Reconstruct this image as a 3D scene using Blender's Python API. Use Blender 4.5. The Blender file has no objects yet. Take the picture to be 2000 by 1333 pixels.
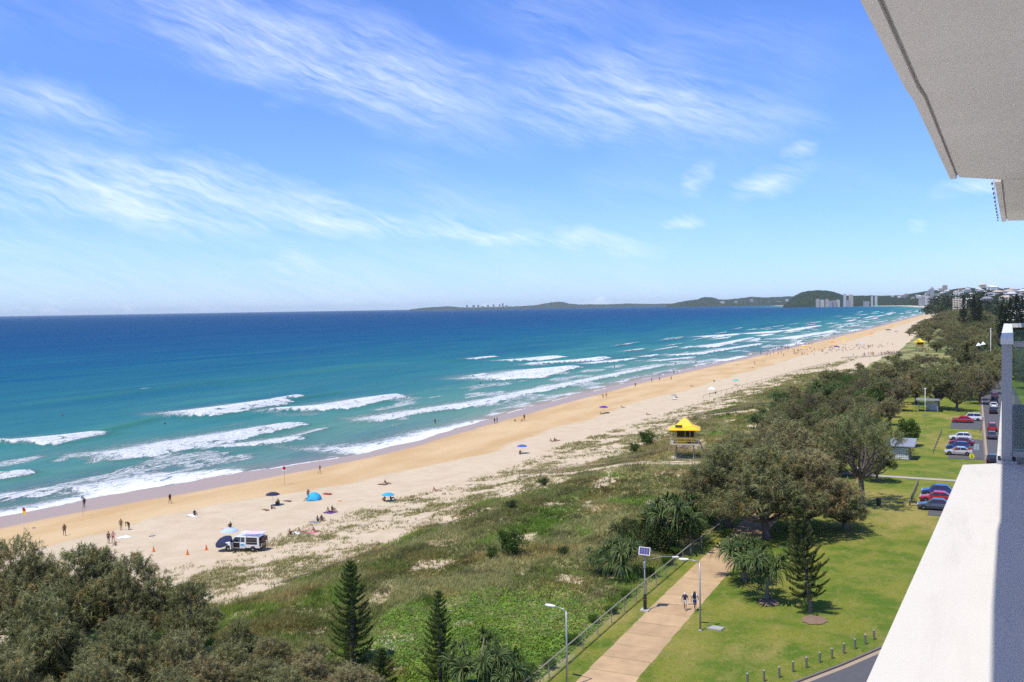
import bpy, bmesh, math, random
import numpy as np
from mathutils import Matrix, Vector

# ---------------------------------------------------------------- camera, sky, sun, exposure
# World frame in metres: +X inland, +Y south along the shore, Z up, still water level z = 0.
sc = bpy.context.scene
col = sc.collection
cam_data = bpy.data.cameras.new('camera')
cam_data.lens = 33.3
cam_data.sensor_width = 36.0
cam_data.clip_start = 0.1
cam_data.clip_end = 300000.0
cam = bpy.data.objects.new('camera', cam_data)
col.objects.link(cam)
cam.matrix_world = Matrix(((0.89989, -0.00085, 0.43611, 0.0),
                           (0.43581, 0.03895, -0.89920, 0.0),
                           (-0.01622, 0.99924, 0.03542, 32.0),
                           (0, 0, 0, 1)))
sc.camera = cam

SUN_EL = math.radians(66)
SUN_DIR = Vector((0.408, 0.913, 0)).normalized()          # the way the light travels over the ground
sun_data = bpy.data.lights.new('sun', 'SUN')
sun_data.energy = 4.2
sun_data.angle = math.radians(0.53)
sun_data.color = (1.0, 0.945, 0.83)
sun = bpy.data.objects.new('sun', sun_data)
col.objects.link(sun)
ldir = Vector((SUN_DIR.x * math.cos(SUN_EL), SUN_DIR.y * math.cos(SUN_EL), -math.sin(SUN_EL)))
sun.rotation_euler = ldir.to_track_quat('-Z', 'Y').to_euler()
sun.location = (0, -50, 120)

world = bpy.data.worlds.new('World')
sc.world = world
world.use_nodes = True
world.cycles.sampling_method = 'MANUAL'
world.cycles.sample_map_resolution = 256
wn, wl = world.node_tree.nodes, world.node_tree.links
wn.clear()
def wnode(t, **kw):
    n = wn.new(t)
    for k, v in kw.items():
        setattr(n, k, v)
    return n
def wmath(op, a, b=None, c=None, clamp=False):
    n = wnode('ShaderNodeMath', operation=op, use_clamp=clamp)
    for i, v in enumerate((a, b, c)):
        if v is None:
            continue
        if isinstance(v, (int, float)):
            n.inputs[i].default_value = v
        else:
            wl.new(v, n.inputs[i])
    return n.outputs[0]
sky = wnode('ShaderNodeTexSky', sky_type='NISHITA')
sky.sun_disc = False
sky.sun_elevation = SUN_EL
sky.sun_rotation = math.atan2(-SUN_DIR.x, -SUN_DIR.y)
sky.altitude = 30.0
sky.air_density = 1.0
sky.dust_density = 0.22
sky.ozone_density = 1.6
hsv = wnode('ShaderNodeMixRGB', blend_type='MULTIPLY')                # white balance of the clear sky
hsv.inputs[0].default_value = 1.0
hsv.inputs[2].default_value = (0.63, 0.87, 1.50, 1)
wl.new(sky.outputs[0], hsv.inputs[1])
# cirrus: streaks laid out by compass bearing and elevation, so they hang in the sky from any viewpoint
tc = wnode('ShaderNodeTexCoord')
sep = wnode('ShaderNodeSeparateXYZ')
wl.new(tc.outputs['Generated'], sep.inputs[0])
az = wmath('MULTIPLY', wmath('ARCTAN2', sep.outputs[0], sep.outputs[1]), 57.2958)
el = wmath('MULTIPLY', wmath('ARCSINE', sep.outputs[2]), 57.2958)
comb = wnode('ShaderNodeCombineXYZ')
wl.new(az, comb.inputs[0])
wl.new(el, comb.inputs[1])
def wnoise(scale, detail, rough, loc=(0, 0, 0), rot=0.0, sx=1.0, sy=1.0, dist=0.0):
    mp = wnode('ShaderNodeMapping')
    mp.vector_type = 'TEXTURE'
    mp.inputs['Location'].default_value = loc
    mp.inputs['Rotation'].default_value = (0, 0, rot)
    mp.inputs['Scale'].default_value = (sx, sy, 1)
    wl.new(comb.outputs[0], mp.inputs[0])
    n = wnode('ShaderNodeTexNoise')
    n.inputs['Scale'].default_value = scale
    n.inputs['Detail'].default_value = detail
    n.inputs['Roughness'].default_value = rough
    n.inputs['Distortion'].default_value = dist
    wl.new(mp.outputs[0], n.inputs['Vector'])
    return n.outputs[0]
warp = wnoise(0.16, 4, 0.6, (3, 8, 0), math.radians(-14), 2.2, 1.0)
wn3 = wnoise(0.30, 3, 0.55, (17, 2, 0), 0.0, 1.6, 1.0)
warp2 = wnoise(0.5, 3, 0.6, (31, 4, 0), math.radians(-20), 2.5, 1.0)
patch = wnoise(0.09, 3, 0.5, (40, 11, 0), math.radians(-12), 2.4, 1.0)
# each streak: bearing and elevation of both ends (degrees), half width at both ends, strength
CLOUDS = [
    (-46, 17.2, -26.5, 10.3, 1.5, 1.3, .72), (-42, 16.4, -24, 11.0, 2.2, 1.7, .60), (-29, 13.0, -9, 10.4, 1.6, 1.1, .58),
    (-29, 12.6, -16, 13.8, 1.3, .8, .42), (-57, 8.2, -38, 6.0, 1.3, .9, .80), (-45, 6.4, -28, 4.8, .8, .35, .62),
    (-57, 9.4, -42, 7.0, 1.0, .7, .45), (-36, 5.2, -17, 3.3, .35, .25, .6), (-57, 12.6, -46, 9.9, 1.0, .5, .5),
    (-57, 19.5, -38, 17.0, 1.0, .6, .45), (-40, 3.4, -35, 3.1, .35, .2, .4), (-12.8, 6.6, -8.7, 7.2, .55, .45, .62),
    (-15.5, 8.0, -14.6, 6.3, .45, .3, .55), (-16.5, 5.2, -14.5, 4.8, .25, .2, .5), (-10.2, 8.5, -8.2, 8.6, .3, .25, .55),
    (-1.3, 6.2, 3, 7.0, .5, .4, .6), (-3.4, 3.8, -2.2, 4.1, .3, .25, .5), (25, 14, 70, 9, 2.5, 1.8, .7), (110, 12, 165, 14, 2.5, 2.5, .7), (-110, 20, -66, 13, 2.5, 2.0, .7)]
wx = wmath('MULTIPLY_ADD', wmath('SUBTRACT', warp, 0.5), 7.0, az)
wy = wmath('MULTIPLY_ADD', wmath('SUBTRACT', warp, 0.5), 4.2, el)
wy = wmath('MULTIPLY_ADD', wmath('SUBTRACT', warp2, 0.5), 2.2, wy)
wv = wnode('ShaderNodeCombineXYZ')
wl.new(wx, wv.inputs[0])
wl.new(wy, wv.inputs[1])
total = None
for (a0, e0, a1, e1, w0, w1, st) in CLOUDS:
    mp = wnode('ShaderNodeMapping', vector_type='TEXTURE')
    mp.inputs['Location'].default_value = ((a0 + a1) / 2, (e0 + e1) / 2, 0)
    mp.inputs['Rotation'].default_value = (0, 0, math.atan2(e1 - e0, a1 - a0))
    mp.inputs['Scale'].default_value = (math.hypot(a1 - a0, e1 - e0) * 0.62, (w0 + w1) * 1.05, 1)
    wl.new(wv.outputs[0], mp.inputs[0])
    gr = wnode('ShaderNodeTexGradient', gradient_type='SPHERICAL')
    wl.new(mp.outputs[0], gr.inputs[0])
    m = wmath('MULTIPLY', gr.outputs['Fac'], st * 1.5)
    total = m if total is None else wmath('MAXIMUM', total, m)
# fibres follow the same warp as the streaks, so that they curve and fan out
fv = wnode('ShaderNodeCombineXYZ')
wl.new(wmath('MULTIPLY_ADD', wmath('SUBTRACT', warp2, 0.5), 0.8, az), fv.inputs[0])
wl.new(wmath('MULTIPLY_ADD', wmath('SUBTRACT', wn3, 0.5), 1.6, el), fv.inputs[1])
comb = fv
fib = wnoise(0.85, 7, 0.62, (0, 0, 0), math.radians(-17), 6.0, 0.8, 0.25)
fib2 = wnoise(2.4, 6, 0.66, (9, 0, 0), math.radians(-24), 6.0, 0.8, 0.2)
body = wmath('MULTIPLY_ADD', fib, 1.25, wmath('MULTIPLY', fib2, 0.75))
body = wmath('MULTIPLY', wmath('SUBTRACT', body, 0.70), 1.85, clamp=True)
cirrus = wmath('MULTIPLY', total, body)
veil = wmath('MULTIPLY', wmath('SUBTRACT', patch, 0.46), 1.3, clamp=True)
veil = wmath('MULTIPLY', veil, body)
cirrus = wmath('ADD', wmath('MULTIPLY', cirrus, 0.68), wmath('MULTIPLY', veil, 0.9), clamp=True)
# a low bank of small cumulus just above the horizon
cum = wnoise(0.55, 5, 0.55, (12, 3, 0), 0, 1.9, 0.8)
bank = wmath('MULTIPLY', wmath('SUBTRACT', cum, wmath('MULTIPLY_ADD', wmath('ABSOLUTE', wmath('SUBTRACT', el, 0.15)), 0.30, 0.50)), 9.0, clamp=True)
bank = wmath('MULTIPLY', bank, 0.75)
allc = wmath('MULTIPLY', wmath('MAXIMUM', cirrus, bank), wmath('MULTIPLY', el, 3.0, clamp=True))
mixc = wnode('ShaderNodeMixRGB')
mixc.inputs[2].default_value = (7.6, 8.3, 9.4, 1)
wl.new(allc, mixc.inputs[0])
wl.new(hsv.outputs[0], mixc.inputs[1])
bg = wnode('ShaderNodeBackground')
bg.inputs['Strength'].default_value = 0.112
wl.new(mixc.outputs[0], bg.inputs['Color'])
wo = wnode('ShaderNodeOutputWorld')
wl.new(bg.outputs[0], wo.inputs['Surface'])

sc.view_settings.view_transform = 'Standard'
sc.view_settings.look = 'None'
sc.view_settings.exposure = 0.33
sc.view_settings.gamma = 1.0
sc.view_settings.use_curve_mapping = False
sc.render.engine = 'CYCLES'
sc.cycles.use_denoising = False
sc.cycles.use_adaptive_sampling = True
sc.cycles.adaptive_threshold = 0.010
sc.cycles.max_bounces = 6
sc.cycles.diffuse_bounces = 4
sc.cycles.glossy_bounces = 3
sc.cycles.transmission_bounces = 4
sc.cycles.transparent_max_bounces = 8
sc.cycles.volume_bounces = 0
sc.cycles.caustics_reflective = False
sc.cycles.caustics_refractive = False

# ---------------------------------------------------------------- helpers
rng = np.random.default_rng(7)
random.seed(7)

def tag(o, label=None, cat=None, group=None, kind=None):
    if label: o['label'] = label
    if cat: o['category'] = cat
    if group: o['group'] = group
    if kind: o['kind'] = kind
    return o

def empty(name, loc=(0, 0, 0), rz=0.0):
    o = bpy.data.objects.new(name, None)
    col.objects.link(o)
    o.location = loc
    o.rotation_euler = (0, 0, rz)
    o.empty_display_size = 0.2
    return o

def mesh_obj(name, me, parent=None, loc=(0, 0, 0), rz=0.0):
    o = bpy.data.objects.new(name, me)
    col.objects.link(o)
    o.parent = parent
    o.location = loc
    o.rotation_euler = (0, 0, rz)
    return o

def copy_tree(o, parent=None):
    c = o.copy()
    col.objects.link(c)
    c.parent = parent
    for ch in o.children:
        copy_tree(ch, c)
    return c

class MB:
    """collects shapes and links them as one mesh"""
    def __init__(self):
        self.v, self.f, self.m = [], [], []
        self.mi = 0
    def add(self, vs, fs):
        b = len(self.v)
        self.v += [tuple(p) for p in vs]
        for f in fs:
            self.f.append(tuple(i + b for i in f))
            self.m.append(self.mi)
        return self
    def box(self, c, s, rz=0.0, taper=1.0):
        hx, hy, hz = s[0] / 2, s[1] / 2, s[2] / 2
        cs, sn = math.cos(rz), math.sin(rz)
        vs = []
        for z, k in ((-hz, 1.0), (hz, taper)):
            for x, y in ((-hx, -hy), (hx, -hy), (hx, hy), (-hx, hy)):
                x, y = x * k, y * k
                vs.append((c[0] + x * cs - y * sn, c[1] + x * sn + y * cs, c[2] + z))
        return self.add(vs, [(3, 2, 1, 0), (4, 5, 6, 7), (0, 1, 5, 4), (1, 2, 6, 5), (2, 3, 7, 6), (3, 0, 4, 7)])
    def tube(self, pts, rad, n=6, caps=True):
        pts = [Vector(p) for p in pts]
        if not isinstance(rad, (list, tuple)):
            rad = [rad] * len(pts)
        vs, fs = [], []
        for i, p in enumerate(pts):
            d = (pts[min(i + 1, len(pts) - 1)] - pts[max(i - 1, 0)]).normalized()
            ref = Vector((0, 0, 1)) if abs(d.z) < 0.9 else Vector((1, 0, 0))
            a = d.cross(ref).normalized()
            b = d.cross(a)
            for k in range(n):
                t = 2 * math.pi * k / n
                vs.append(p + (a * math.cos(t) + b * math.sin(t)) * rad[i])
        for i in range(len(pts) - 1):
            for k in range(n):
                k2 = (k + 1) % n
                fs.append((i * n + k, i * n + k2, (i + 1) * n + k2, (i + 1) * n + k))
        if caps:
            fs.append(tuple(range(n))[::-1])
            fs.append(tuple(range((len(pts) - 1) * n, len(pts) * n)))
        return self.add(vs, fs)
    def lathe(self, prof, c=(0, 0, 0), n=16, axis='z'):
        vs, fs = [], []
        for r, z in prof:
            for k in range(n):
                t = 2 * math.pi * k / n
                x, y = r * math.cos(t), r * math.sin(t)
                if axis == 'z': p = (x, y, z)
                elif axis == 'y': p = (x, z, y)
                else: p = (z, x, y)
                vs.append((p[0] + c[0], p[1] + c[1], p[2] + c[2]))
        for i in range(len(prof) - 1):
            for k in range(n):
                k2 = (k + 1) % n
                fs.append((i * n + k, i * n + k2, (i + 1) * n + k2, (i + 1) * n + k))
        fs.append(tuple(range(n))[::-1])
        fs.append(tuple(range((len(prof) - 1) * n, len(prof) * n)))
        return self.add(vs, fs)
    def prism(self, poly, z0, z1):
        n = len(poly)
        vs = [(p[0], p[1], z0) for p in poly] + [(p[0], p[1], z1) for p in poly]
        fs = [tuple(range(n))[::-1], tuple(range(n, 2 * n))]
        for i in range(n):
            j = (i + 1) % n
            fs.append((i, j, n + j, n + i))
        return self.add(vs, fs)
    def mesh(self, name, mats, smooth=False):
        me = bpy.data.meshes.new(name)
        me.from_pydata(self.v, [], self.f)
        mats = mats if isinstance(mats, (list, tuple)) else [mats]
        for m in mats: me.materials.append(m)
        if len(mats) > 1: me.polygons.foreach_set('material_index', self.m)
        bm = bmesh.new(); bm.from_mesh(me)
        bmesh.ops.recalc_face_normals(bm, faces=bm.faces)
        bm.to_mesh(me); bm.free()
        if smooth: me.polygons.foreach_set('use_smooth', [True] * len(me.polygons))
        me.update()
        return me
    def build(self, name, mats, parent=None, loc=(0, 0, 0), rz=0.0, smooth=False):
        return mesh_obj(name, self.mesh(name, mats, smooth), parent, loc, rz)

def np_mesh(name, verts, tris, mats, cols=None, smooth=False, nside=3, normals=None):
    """mesh straight from numpy arrays; cols: one rgb per vertex in the attribute 'Col'"""
    me = bpy.data.meshes.new(name)
    verts = np.asarray(verts, np.float32)
    tris = np.asarray(tris, np.int32)
    me.vertices.add(len(verts))
    me.vertices.foreach_set('co', verts.ravel())
    nf = len(tris)
    me.loops.add(nf * nside)
    me.loops.foreach_set('vertex_index', tris.ravel())
    me.polygons.add(nf)
    me.polygons.foreach_set('loop_start', np.arange(0, nf * nside, nside, dtype=np.int32))
    me.polygons.foreach_set('loop_total', np.full(nf, nside, np.int32))
    if smooth: me.polygons.foreach_set('use_smooth', np.ones(nf, bool))
    for m in (mats if isinstance(mats, (list, tuple)) else [mats]): me.materials.append(m)
    me.update(calc_edges=True)
    if cols is not None:
        at = me.attributes.new('Col', 'FLOAT_COLOR', 'POINT')
        c4 = np.ones((len(verts), 4), np.float32)
        c4[:, :3] = cols
        at.data.foreach_set('color', c4.ravel())
    me.validate()
    return me

def fattr(me, name, vals):
    at = me.attributes.new(name, 'FLOAT', 'POINT')
    at.data.foreach_set('value', np.asarray(vals, np.float32).ravel())

def hash2(i, j, s):
    n = (i * 374761393 + j * 668265263 + s * 144665) & 0x7fffffff
    n = ((n ^ (n >> 13)) * 1274126177) & 0x7fffffff
    return ((n ^ (n >> 16)) & 0xffff) / 65535.0
def vnoise(x, y, s=0):
    x = np.asarray(x, float); y = np.asarray(y, float)
    i = np.floor(x).astype(np.int64); j = np.floor(y).astype(np.int64)
    u = x - i; v = y - j
    u = u * u * (3 - 2 * u); v = v * v * (3 - 2 * v)
    a = hash2(i, j, s); b = hash2(i + 1, j, s); c = hash2(i, j + 1, s); d = hash2(i + 1, j + 1, s)
    return (a * (1 - u) + b * u) * (1 - v) + (c * (1 - u) + d * u) * v
def fbm(x, y, s=0, o=4):
    t = 0; a = 0.5; n = 0
    for k in range(o):
        t = t + a * vnoise(np.asarray(x) * 2 ** k, np.asarray(y) * 2 ** k, s + 17 * k); n += a; a *= 0.5
    return t / n
def sstep(a, b, x):
    t = np.clip((np.asarray(x, float) - a) / (b - a), 0, 1)
    return t * t * (3 - 2 * t)

# ---------------------------------------------------------------- materials
class NT:
    def __init__(self, name):
        self.m = bpy.data.materials.new(name)
        self.m.use_nodes = True
        self.n, self.l = self.m.node_tree.nodes, self.m.node_tree.links
        self.bsdf = self.n['Principled BSDF']
        self.out = self.n['Material Output']
    def node(self, t, ins=None, **kw):
        nd = self.n.new(t)
        for k, v in kw.items(): setattr(nd, k, v)
        for k, v in (ins or {}).items(): self.put(nd.inputs[k], v)
        return nd
    def put(self, sock, v):
        if isinstance(v, bpy.types.NodeSocket): self.l.new(v, sock)
        elif isinstance(v, (tuple, list)) and sock.type == 'RGBA': sock.default_value = (*v[:3], 1)
        else: sock.default_value = v
    def math(self, op, a, b=0.0, c=0.0, clamp=False):
        nd = self.node('ShaderNodeMath', operation=op, use_clamp=clamp)
        for i, v in enumerate((a, b, c)): self.put(nd.inputs[i], v)
        return nd.outputs[0]
    def noise(self, vec, scale, detail=4, rough=0.55, dist=0.0):
        nd = self.node('ShaderNodeTexNoise', {'Vector': vec, 'Scale': scale, 'Detail': detail, 'Roughness': rough, 'Distortion': dist})
        return nd.outputs[0]
    def pos(self, scale=(1, 1, 1), rot=(0, 0, 0)):
        g = self.node('ShaderNodeNewGeometry')
        mp = self.node('ShaderNodeMapping', {'Vector': g.outputs['Position'], 'Scale': scale, 'Rotation': rot})
        return mp.outputs[0]
    def attr(self, name): return self.node('ShaderNodeAttribute', attribute_name=name)
    def mix(self, f, a, b, mode='MIX'):
        nd = self.node('ShaderNodeMixRGB', {0: f, 1: a, 2: b}, blend_type=mode)
        return nd.outputs[0]
    def ramp(self, f, stops):
        nd = self.node('ShaderNodeValToRGB', {0: f})
        e = nd.color_ramp.elements
        while len(e) < len(stops): e.new(0.5)
        for el_, (p, c) in zip(e, stops):
            el_.position = p
            el_.color = (*c, 1) if len(c) == 3 else c
        return nd.outputs[0]
    def step(self, v, a, b):
        nd = self.node('ShaderNodeMapRange', {0: v, 1: a, 2: b, 3: 0.0, 4: 1.0}, interpolation_type='SMOOTHSTEP')
        return nd.outputs[0]
    def set(self, **kw):
        names = {'col': 'Base Color', 'rough': 'Roughness', 'metal': 'Metallic', 'spec': 'Specular IOR Level', 'normal': 'Normal', 'ior': 'IOR', 'trans': 'Transmission Weight', 'coat': 'Coat Weight', 'alpha': 'Alpha'}
        for k, v in kw.items(): self.put(self.bsdf.inputs[names[k]], v)
        return self
    def bump(self, h, strength=0.5, dist=0.1):
        return self.node('ShaderNodeBump', {'Height': h, 'Strength': strength, 'Distance': dist}).outputs[0]

_mc = {}
def plain(name, c, rough=0.6, metal=0.0, spec=0.4, var=0.12, scale=3.0, coat=0.0, bump=0.0):
    """a painted, cloth, metal or timber surface with slight mottling"""
    if name in _mc: return _mc[name]
    t = NT(name)
    n = t.noise(t.pos(), scale, 5, 0.6)
    f = t.math('MULTIPLY_ADD', n, 2 * var, 1 - var)
    cc = t.mix(1.0, c, t.node('ShaderNodeCombineColor', {0: f, 1: f, 2: f}).outputs[0], 'MULTIPLY')
    t.set(col=cc, rough=rough, metal=metal, spec=spec, coat=coat)
    if bump: t.set(normal=t.bump(t.noise(t.pos(), scale * 6, 4, 0.6), bump, 0.05))
    _mc[name] = t.m
    return t.m

def foliage(name, tint=(1, 1, 1), trans=0.35, rough=0.6, spec=0.25, hue=0.12, green=0.0):
    """leaf surface: the colour of each leaf comes from the mesh, shifted a little from plant to plant"""
    t = NT(name)
    a = t.attr('Col').outputs['Color']
    oi = t.node('ShaderNodeObjectInfo').outputs['Random']
    v = t.math('MULTIPLY_ADD', oi, 2 * hue, 1 - hue)
    c = t.mix(1.0, a, t.node('ShaderNodeCombineColor', {0: v, 1: t.math('MULTIPLY_ADD', v, 0.5, 0.5), 2: v}).outputs[0], 'MULTIPLY')
    c = t.mix(1.0, c, tint, 'MULTIPLY')
    oi2 = t.math('FRACT', t.math('MULTIPLY', oi, 7.31))
    c = t.mix(t.math('MULTIPLY', oi2, green), c, t.mix(1.0, c, (0.55, 1.0, 0.45), 'MULTIPLY'))
    t.set(col=c, rough=rough, spec=spec)
    tr = t.node('ShaderNodeBsdfTranslucent', {'Color': t.mix(1.0, c, (1.1, 1.25, 0.6), 'MULTIPLY')})
    mx = t.node('ShaderNodeMixShader', {0: trans, 1: t.bsdf.outputs[0], 2: tr.outputs[0]})
    t.l.new(mx.outputs[0], t.out.inputs['Surface'])
    return t.m

# ---------------------------------------------------------------- shape of the coast
def lerpf(ys, xs):
    ys = np.array(ys, float); xs = np.array(xs, float)
    return lambda y: np.interp(y, ys, xs)
_yfar = [3300, 4200, 5160, 6200, 6900, 7100, 7250, 9000, 11000, 14000, 19000, 23000, 26000, 40000]
_xfar = [-98, -140, -222, -340, -431, -760, -1280, -1500, -1900, -2700, -4700, -7600, -11000, -14000]
x_wet = lerpf([0, 92, 106, 124, 155, 181, 230, 284, 390, 485, 603, 797, 1173, 1891] + _yfar,
              [-131, -130, -128.5, -123.5, -117.5, -115, -117.5, -119.6, -121, -118, -114.5, -110.6, -105.3, -99] + _xfar)      # upper edge of the wet sand
x_foam = lerpf([0, 99, 117, 144, 169, 194, 240, 284, 390, 485, 603, 797, 1173, 1891] + _yfar,
               [-141, -139.5, -137.3, -131.3, -123, -121.5, -125, -128, -129, -126, -122, -118, -113, -107] + [v - 9 for v in _xfar])  # where the water sheet ends
x_dry = lerpf([0, 91, 116, 134, 180, 278, 470, 800, 2000, 6000, 9000, 26000], [-116, -114, -108, -99, -92.5, -95, -90, -86, -75, -360, -1260, -11000])
x_toe = lerpf([0, 85, 121, 141, 158, 188, 244, 335, 440, 509, 560, 590, 640, 700, 900, 2000, 3300, 4500, 6000, 7600, 9000, 11000, 26000],
              [-83, -83, -82, -79, -77, -79, -76, -72.5, -68, -60.5, -50, -36, -30, -50, -60, -58, -58, -140, -350, -700, -1260, -1850, -10900])

def gz(x, y):
    """height of the ground"""
    x = np.asarray(x, float); y = np.asarray(y, float)
    xf, xw, xt = x_foam(y), x_wet(y), x_toe(y)
    z = np.where(x < xf, (x - xf) * 0.035, 0.0)
    z = z + np.clip((x - xf) / (xw - xf), 0, 1) * 0.34
    z = z + np.clip((x - xw) / (xt - xw), 0, 1) * 1.55
    z = np.maximum(z, -6)
    d = x - xt
    z = z + sstep(0, 20, d) * 1.5 + sstep(17, 25, d) * 0.95 + sstep(30, 50, d) * 0.16
    amp = sstep(1, 12, d) * (1 - sstep(-36, -29, x)) * sstep(8000, 3000, y) * 1.0
    amp = np.where(y > 3000, 0, amp)
    z = z + amp * (1.5 * (fbm(x / 13.0, y / 17.0, 3, 3) - 0.5) + 0.55 * (fbm(x / 3.1, y / 3.6, 9, 3) - 0.5))
    am2 = np.clip(sstep(3, -4, np.abs(x + 100) - 22), 0, 1) * (y < 900)
    z = z + am2 * 0.12 * (fbm(x / 5, y / 9, 21, 3) - 0.5)
    return z
def gzs(x, y): return float(gz(x, y))

TRACK = np.array([(-84, 141), (-68, 144.5), (-62, 149.4), (-56, 153), (-50, 158.5), (-43, 162.5), (-36, 166), (-31, 168)])
def dist_line(x, y, line):
    best = np.full(np.shape(x), 1e9)
    for (x0, y0), (x1, y1) in zip(line[:-1], line[1:]):
        L2 = (x1 - x0) ** 2 + (y1 - y0) ** 2
        t = np.clip(((x - x0) * (x1 - x0) + (y - y0) * (y1 - y0)) / L2, 0, 1)
        best = np.minimum(best, np.hypot(x - x0 - t * (x1 - x0), y - y0 - t * (y1 - y0)))
    return best
# cover of the dunes: how thick the plants grow (0..1), and the zones of ground
def cover(x, y, fore_k=0.85):
    d = x - x_toe(y)
    c = fbm(x / 4.5, y / 5.5, 31, 4)
    fore = sstep(-1.0, 1.0, d + 3 * (fbm(x / 6, y / 8, 5, 3) - 0.5)) * sstep(0.47, 0.62, c + 0.03 * sstep(6, 18, d))
    line = -60 + 5 * (fbm(x * 0 + 1, y / 14, 8, 2) - 0.5)
    line = np.where(y < 70, -78, line)
    line = np.where(y > 380, np.maximum(line, x_toe(y) + 34), line)
    back = sstep(-6, 4, x - line + 13 * (fbm(x / 6, y / 8, 12, 4) - 0.5))
    bare = sstep(0.63, 0.72, fbm(x / 4.0, y / 5.5, 55, 3))
    c = np.maximum(fore * fore_k, back * (1 - 0.75 * bare))
    c = c * sstep(1.3, 2.3, dist_line(x, y, TRACK)) * sstep(1.6, 2.6, np.abs(y - 246 - .5 * (x + 52)) + 4 * (x > -42))
    return np.clip(c, 0, 1)

# grid: fine where the camera is near, coarse far away
xl = [-420, -320, -260, -220, -190, -170, -158, -150]
xl += list(np.arange(-146, -4, 0.7)) + list(np.arange(-4, 40, 2.0)) + list(np.geomspace(40, 6000, 30))
yl = [-60, -20, 10, 25, 35]
y = 42.0
while y < 3300:
    yl.append(y)
    y += max(0.55, y * 0.0085)
xl, yl = np.array(xl), np.array(yl)
X, Y = np.meshgrid(xl, yl)
Z = gz(X, Y)
nx, ny = len(xl), len(yl)
idx = np.arange(nx * ny).reshape(ny, nx)
quads = np.stack([idx[:-1, :-1], idx[:-1, 1:], idx[1:, 1:], idx[1:, :-1]], -1).reshape(-1, 4)
verts = np.stack([X, Y, Z], -1).reshape(-1, 3)
D_wet = (X - x_wet(Y)); D_foam = (X - x_foam(Y)); D_dry = (X - x_dry(Y))
wet = sstep(1.2, -1.2, D_wet + 1.8 * (fbm(Y / 9, X / 9, 2, 3) - 0.5))
damp = sstep(5, -5, D_dry + 9 * (fbm(X / 16, Y / 22, 4, 4) - 0.5) + 3 * (fbm(X / 3, Y / 5, 6, 3) - 0.5))
cov = cover(X, Y, 0.44)
lawn = sstep(-29.2, -28.0, X) * (Y < 420)
scrub = ((X > -40) & (Y >= 330)) * 1.0
def ground_material():
    t = NT('ground')
    p = t.pos()
    ps = t.pos((1.0, 0.35, 1.0))
    wet, damp, cov, lawn = (t.attr(n).outputs['Fac'] for n in ('wet', 'damp', 'cov', 'lawn'))
    n1 = t.noise(p, 0.35, 6, 0.6); n2 = t.noise(p, 2.6, 5, 0.65); n3 = t.noise(ps, 0.11, 4, 0.55)
    fine = t.noise(p, 9.0, 3, 0.7)
    dry = t.mix(t.step(n1, 0.3, 0.7), (0.48, 0.385, 0.255), (0.54, 0.445, 0.31))
    dry = t.mix(t.math('MULTIPLY', t.step(fine, 0.55, 0.75), 0.20), dry, (0.42, 0.33, 0.22))
    foot = t.step(t.noise(p, 1.9, 6, 0.74), 0.52, 0.68)
    dry = t.mix(t.math('MULTIPLY', foot, 0.30), dry, (0.40, 0.315, 0.21))
    dmp = t.mix(t.step(n3, 0.3, 0.7), (0.465, 0.315, 0.155), (0.55, 0.405, 0.225))
    dmp = t.mix(t.math('MULTIPLY', t.step(n2, 0.5, 0.7), 0.25), dmp, (0.40, 0.25, 0.12))
    df = t.step(t.math('MULTIPLY_ADD', t.math('SUBTRACT', n2, 0.5), 0.35, damp), 0.3, 0.7)
    sand = t.mix(df, dry, dmp)
    sand = t.mix(wet, sand, (0.34, 0.245, 0.175))
    # bare dune sand between the plants is littered
    litter = t.math('MULTIPLY', t.step(t.noise(p, 1.7, 6, 0.7), 0.50, 0.62), t.math('MULTIPLY', t.math('SUBTRACT', 1.0, damp), 0.0))
    soil = t.mix(t.step(t.noise(p, 0.9, 5, 0.65), 0.35, 0.65), (0.21, 0.20, 0.075), (0.33, 0.285, 0.14))
    soil = t.mix(t.step(t.noise(p, 0.13, 3, 0.5), 0.42, 0.62), soil, (0.10, 0.145, 0.028))
    cf = t.step(t.math('MULTIPLY_ADD', t.math('SUBTRACT', n2, 0.5), 1.1, cov), 0.42, 0.75)
    base = t.mix(cf, sand, soil)
    gr = t.mix(t.step(t.noise(p, 0.22, 5, 0.6), 0.36, 0.62), (0.085, 0.145, 0.014), (0.185, 0.195, 0.030))
    gr = t.mix(t.math('MULTIPLY', t.step(t.noise(t.pos((1, .5, 1)), 0.10, 5, 0.62), 0.50, 0.66), 0.72), gr, (0.33, 0.255, 0.08))
    gr = t.mix(t.math('MULTIPLY', t.step(t.noise(p, 3.5, 5, 0.7), 0.52, 0.72), 0.45), gr, (0.075, 0.115, 0.015))
    gr = t.mix(t.math('MULTIPLY', t.step(t.noise(p, 0.45, 4, 0.7), 0.68, 0.74), 0.7), gr, (0.36, 0.27, 0.15))
    gr = t.mix(t.math('MULTIPLY', t.step(t.noise(t.pos((1, .6, 1)), 1.3, 6, 0.72), 0.50, 0.66), 0.55), gr, (0.25, 0.20, 0.07))
    gr = t.mix(t.math('MULTIPLY', t.step(t.noise(p, 7.0, 4, 0.75), 0.54, 0.70), 0.5), gr, (0.055, 0.085, 0.012))
    base = t.mix(lawn, base, gr)
    rough = t.mix(wet, (0.9,) * 3, (0.38,) * 3)
    t.set(col=base, rough=rough, spec=t.math('MULTIPLY_ADD', wet, 0.14, 0.12))
    h = t.math('MULTIPLY_ADD', n2, 0.5, t.math('MULTIPLY', fine, 0.35))
    st = t.math('MULTIPLY_ADD', wet, -0.5, 0.55)
    t.set(normal=t.node('ShaderNodeBump', {'Height': h, 'Strength': st, 'Distance': 0.35}).outputs[0])
    return t.m
M_ground = ground_material()
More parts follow.
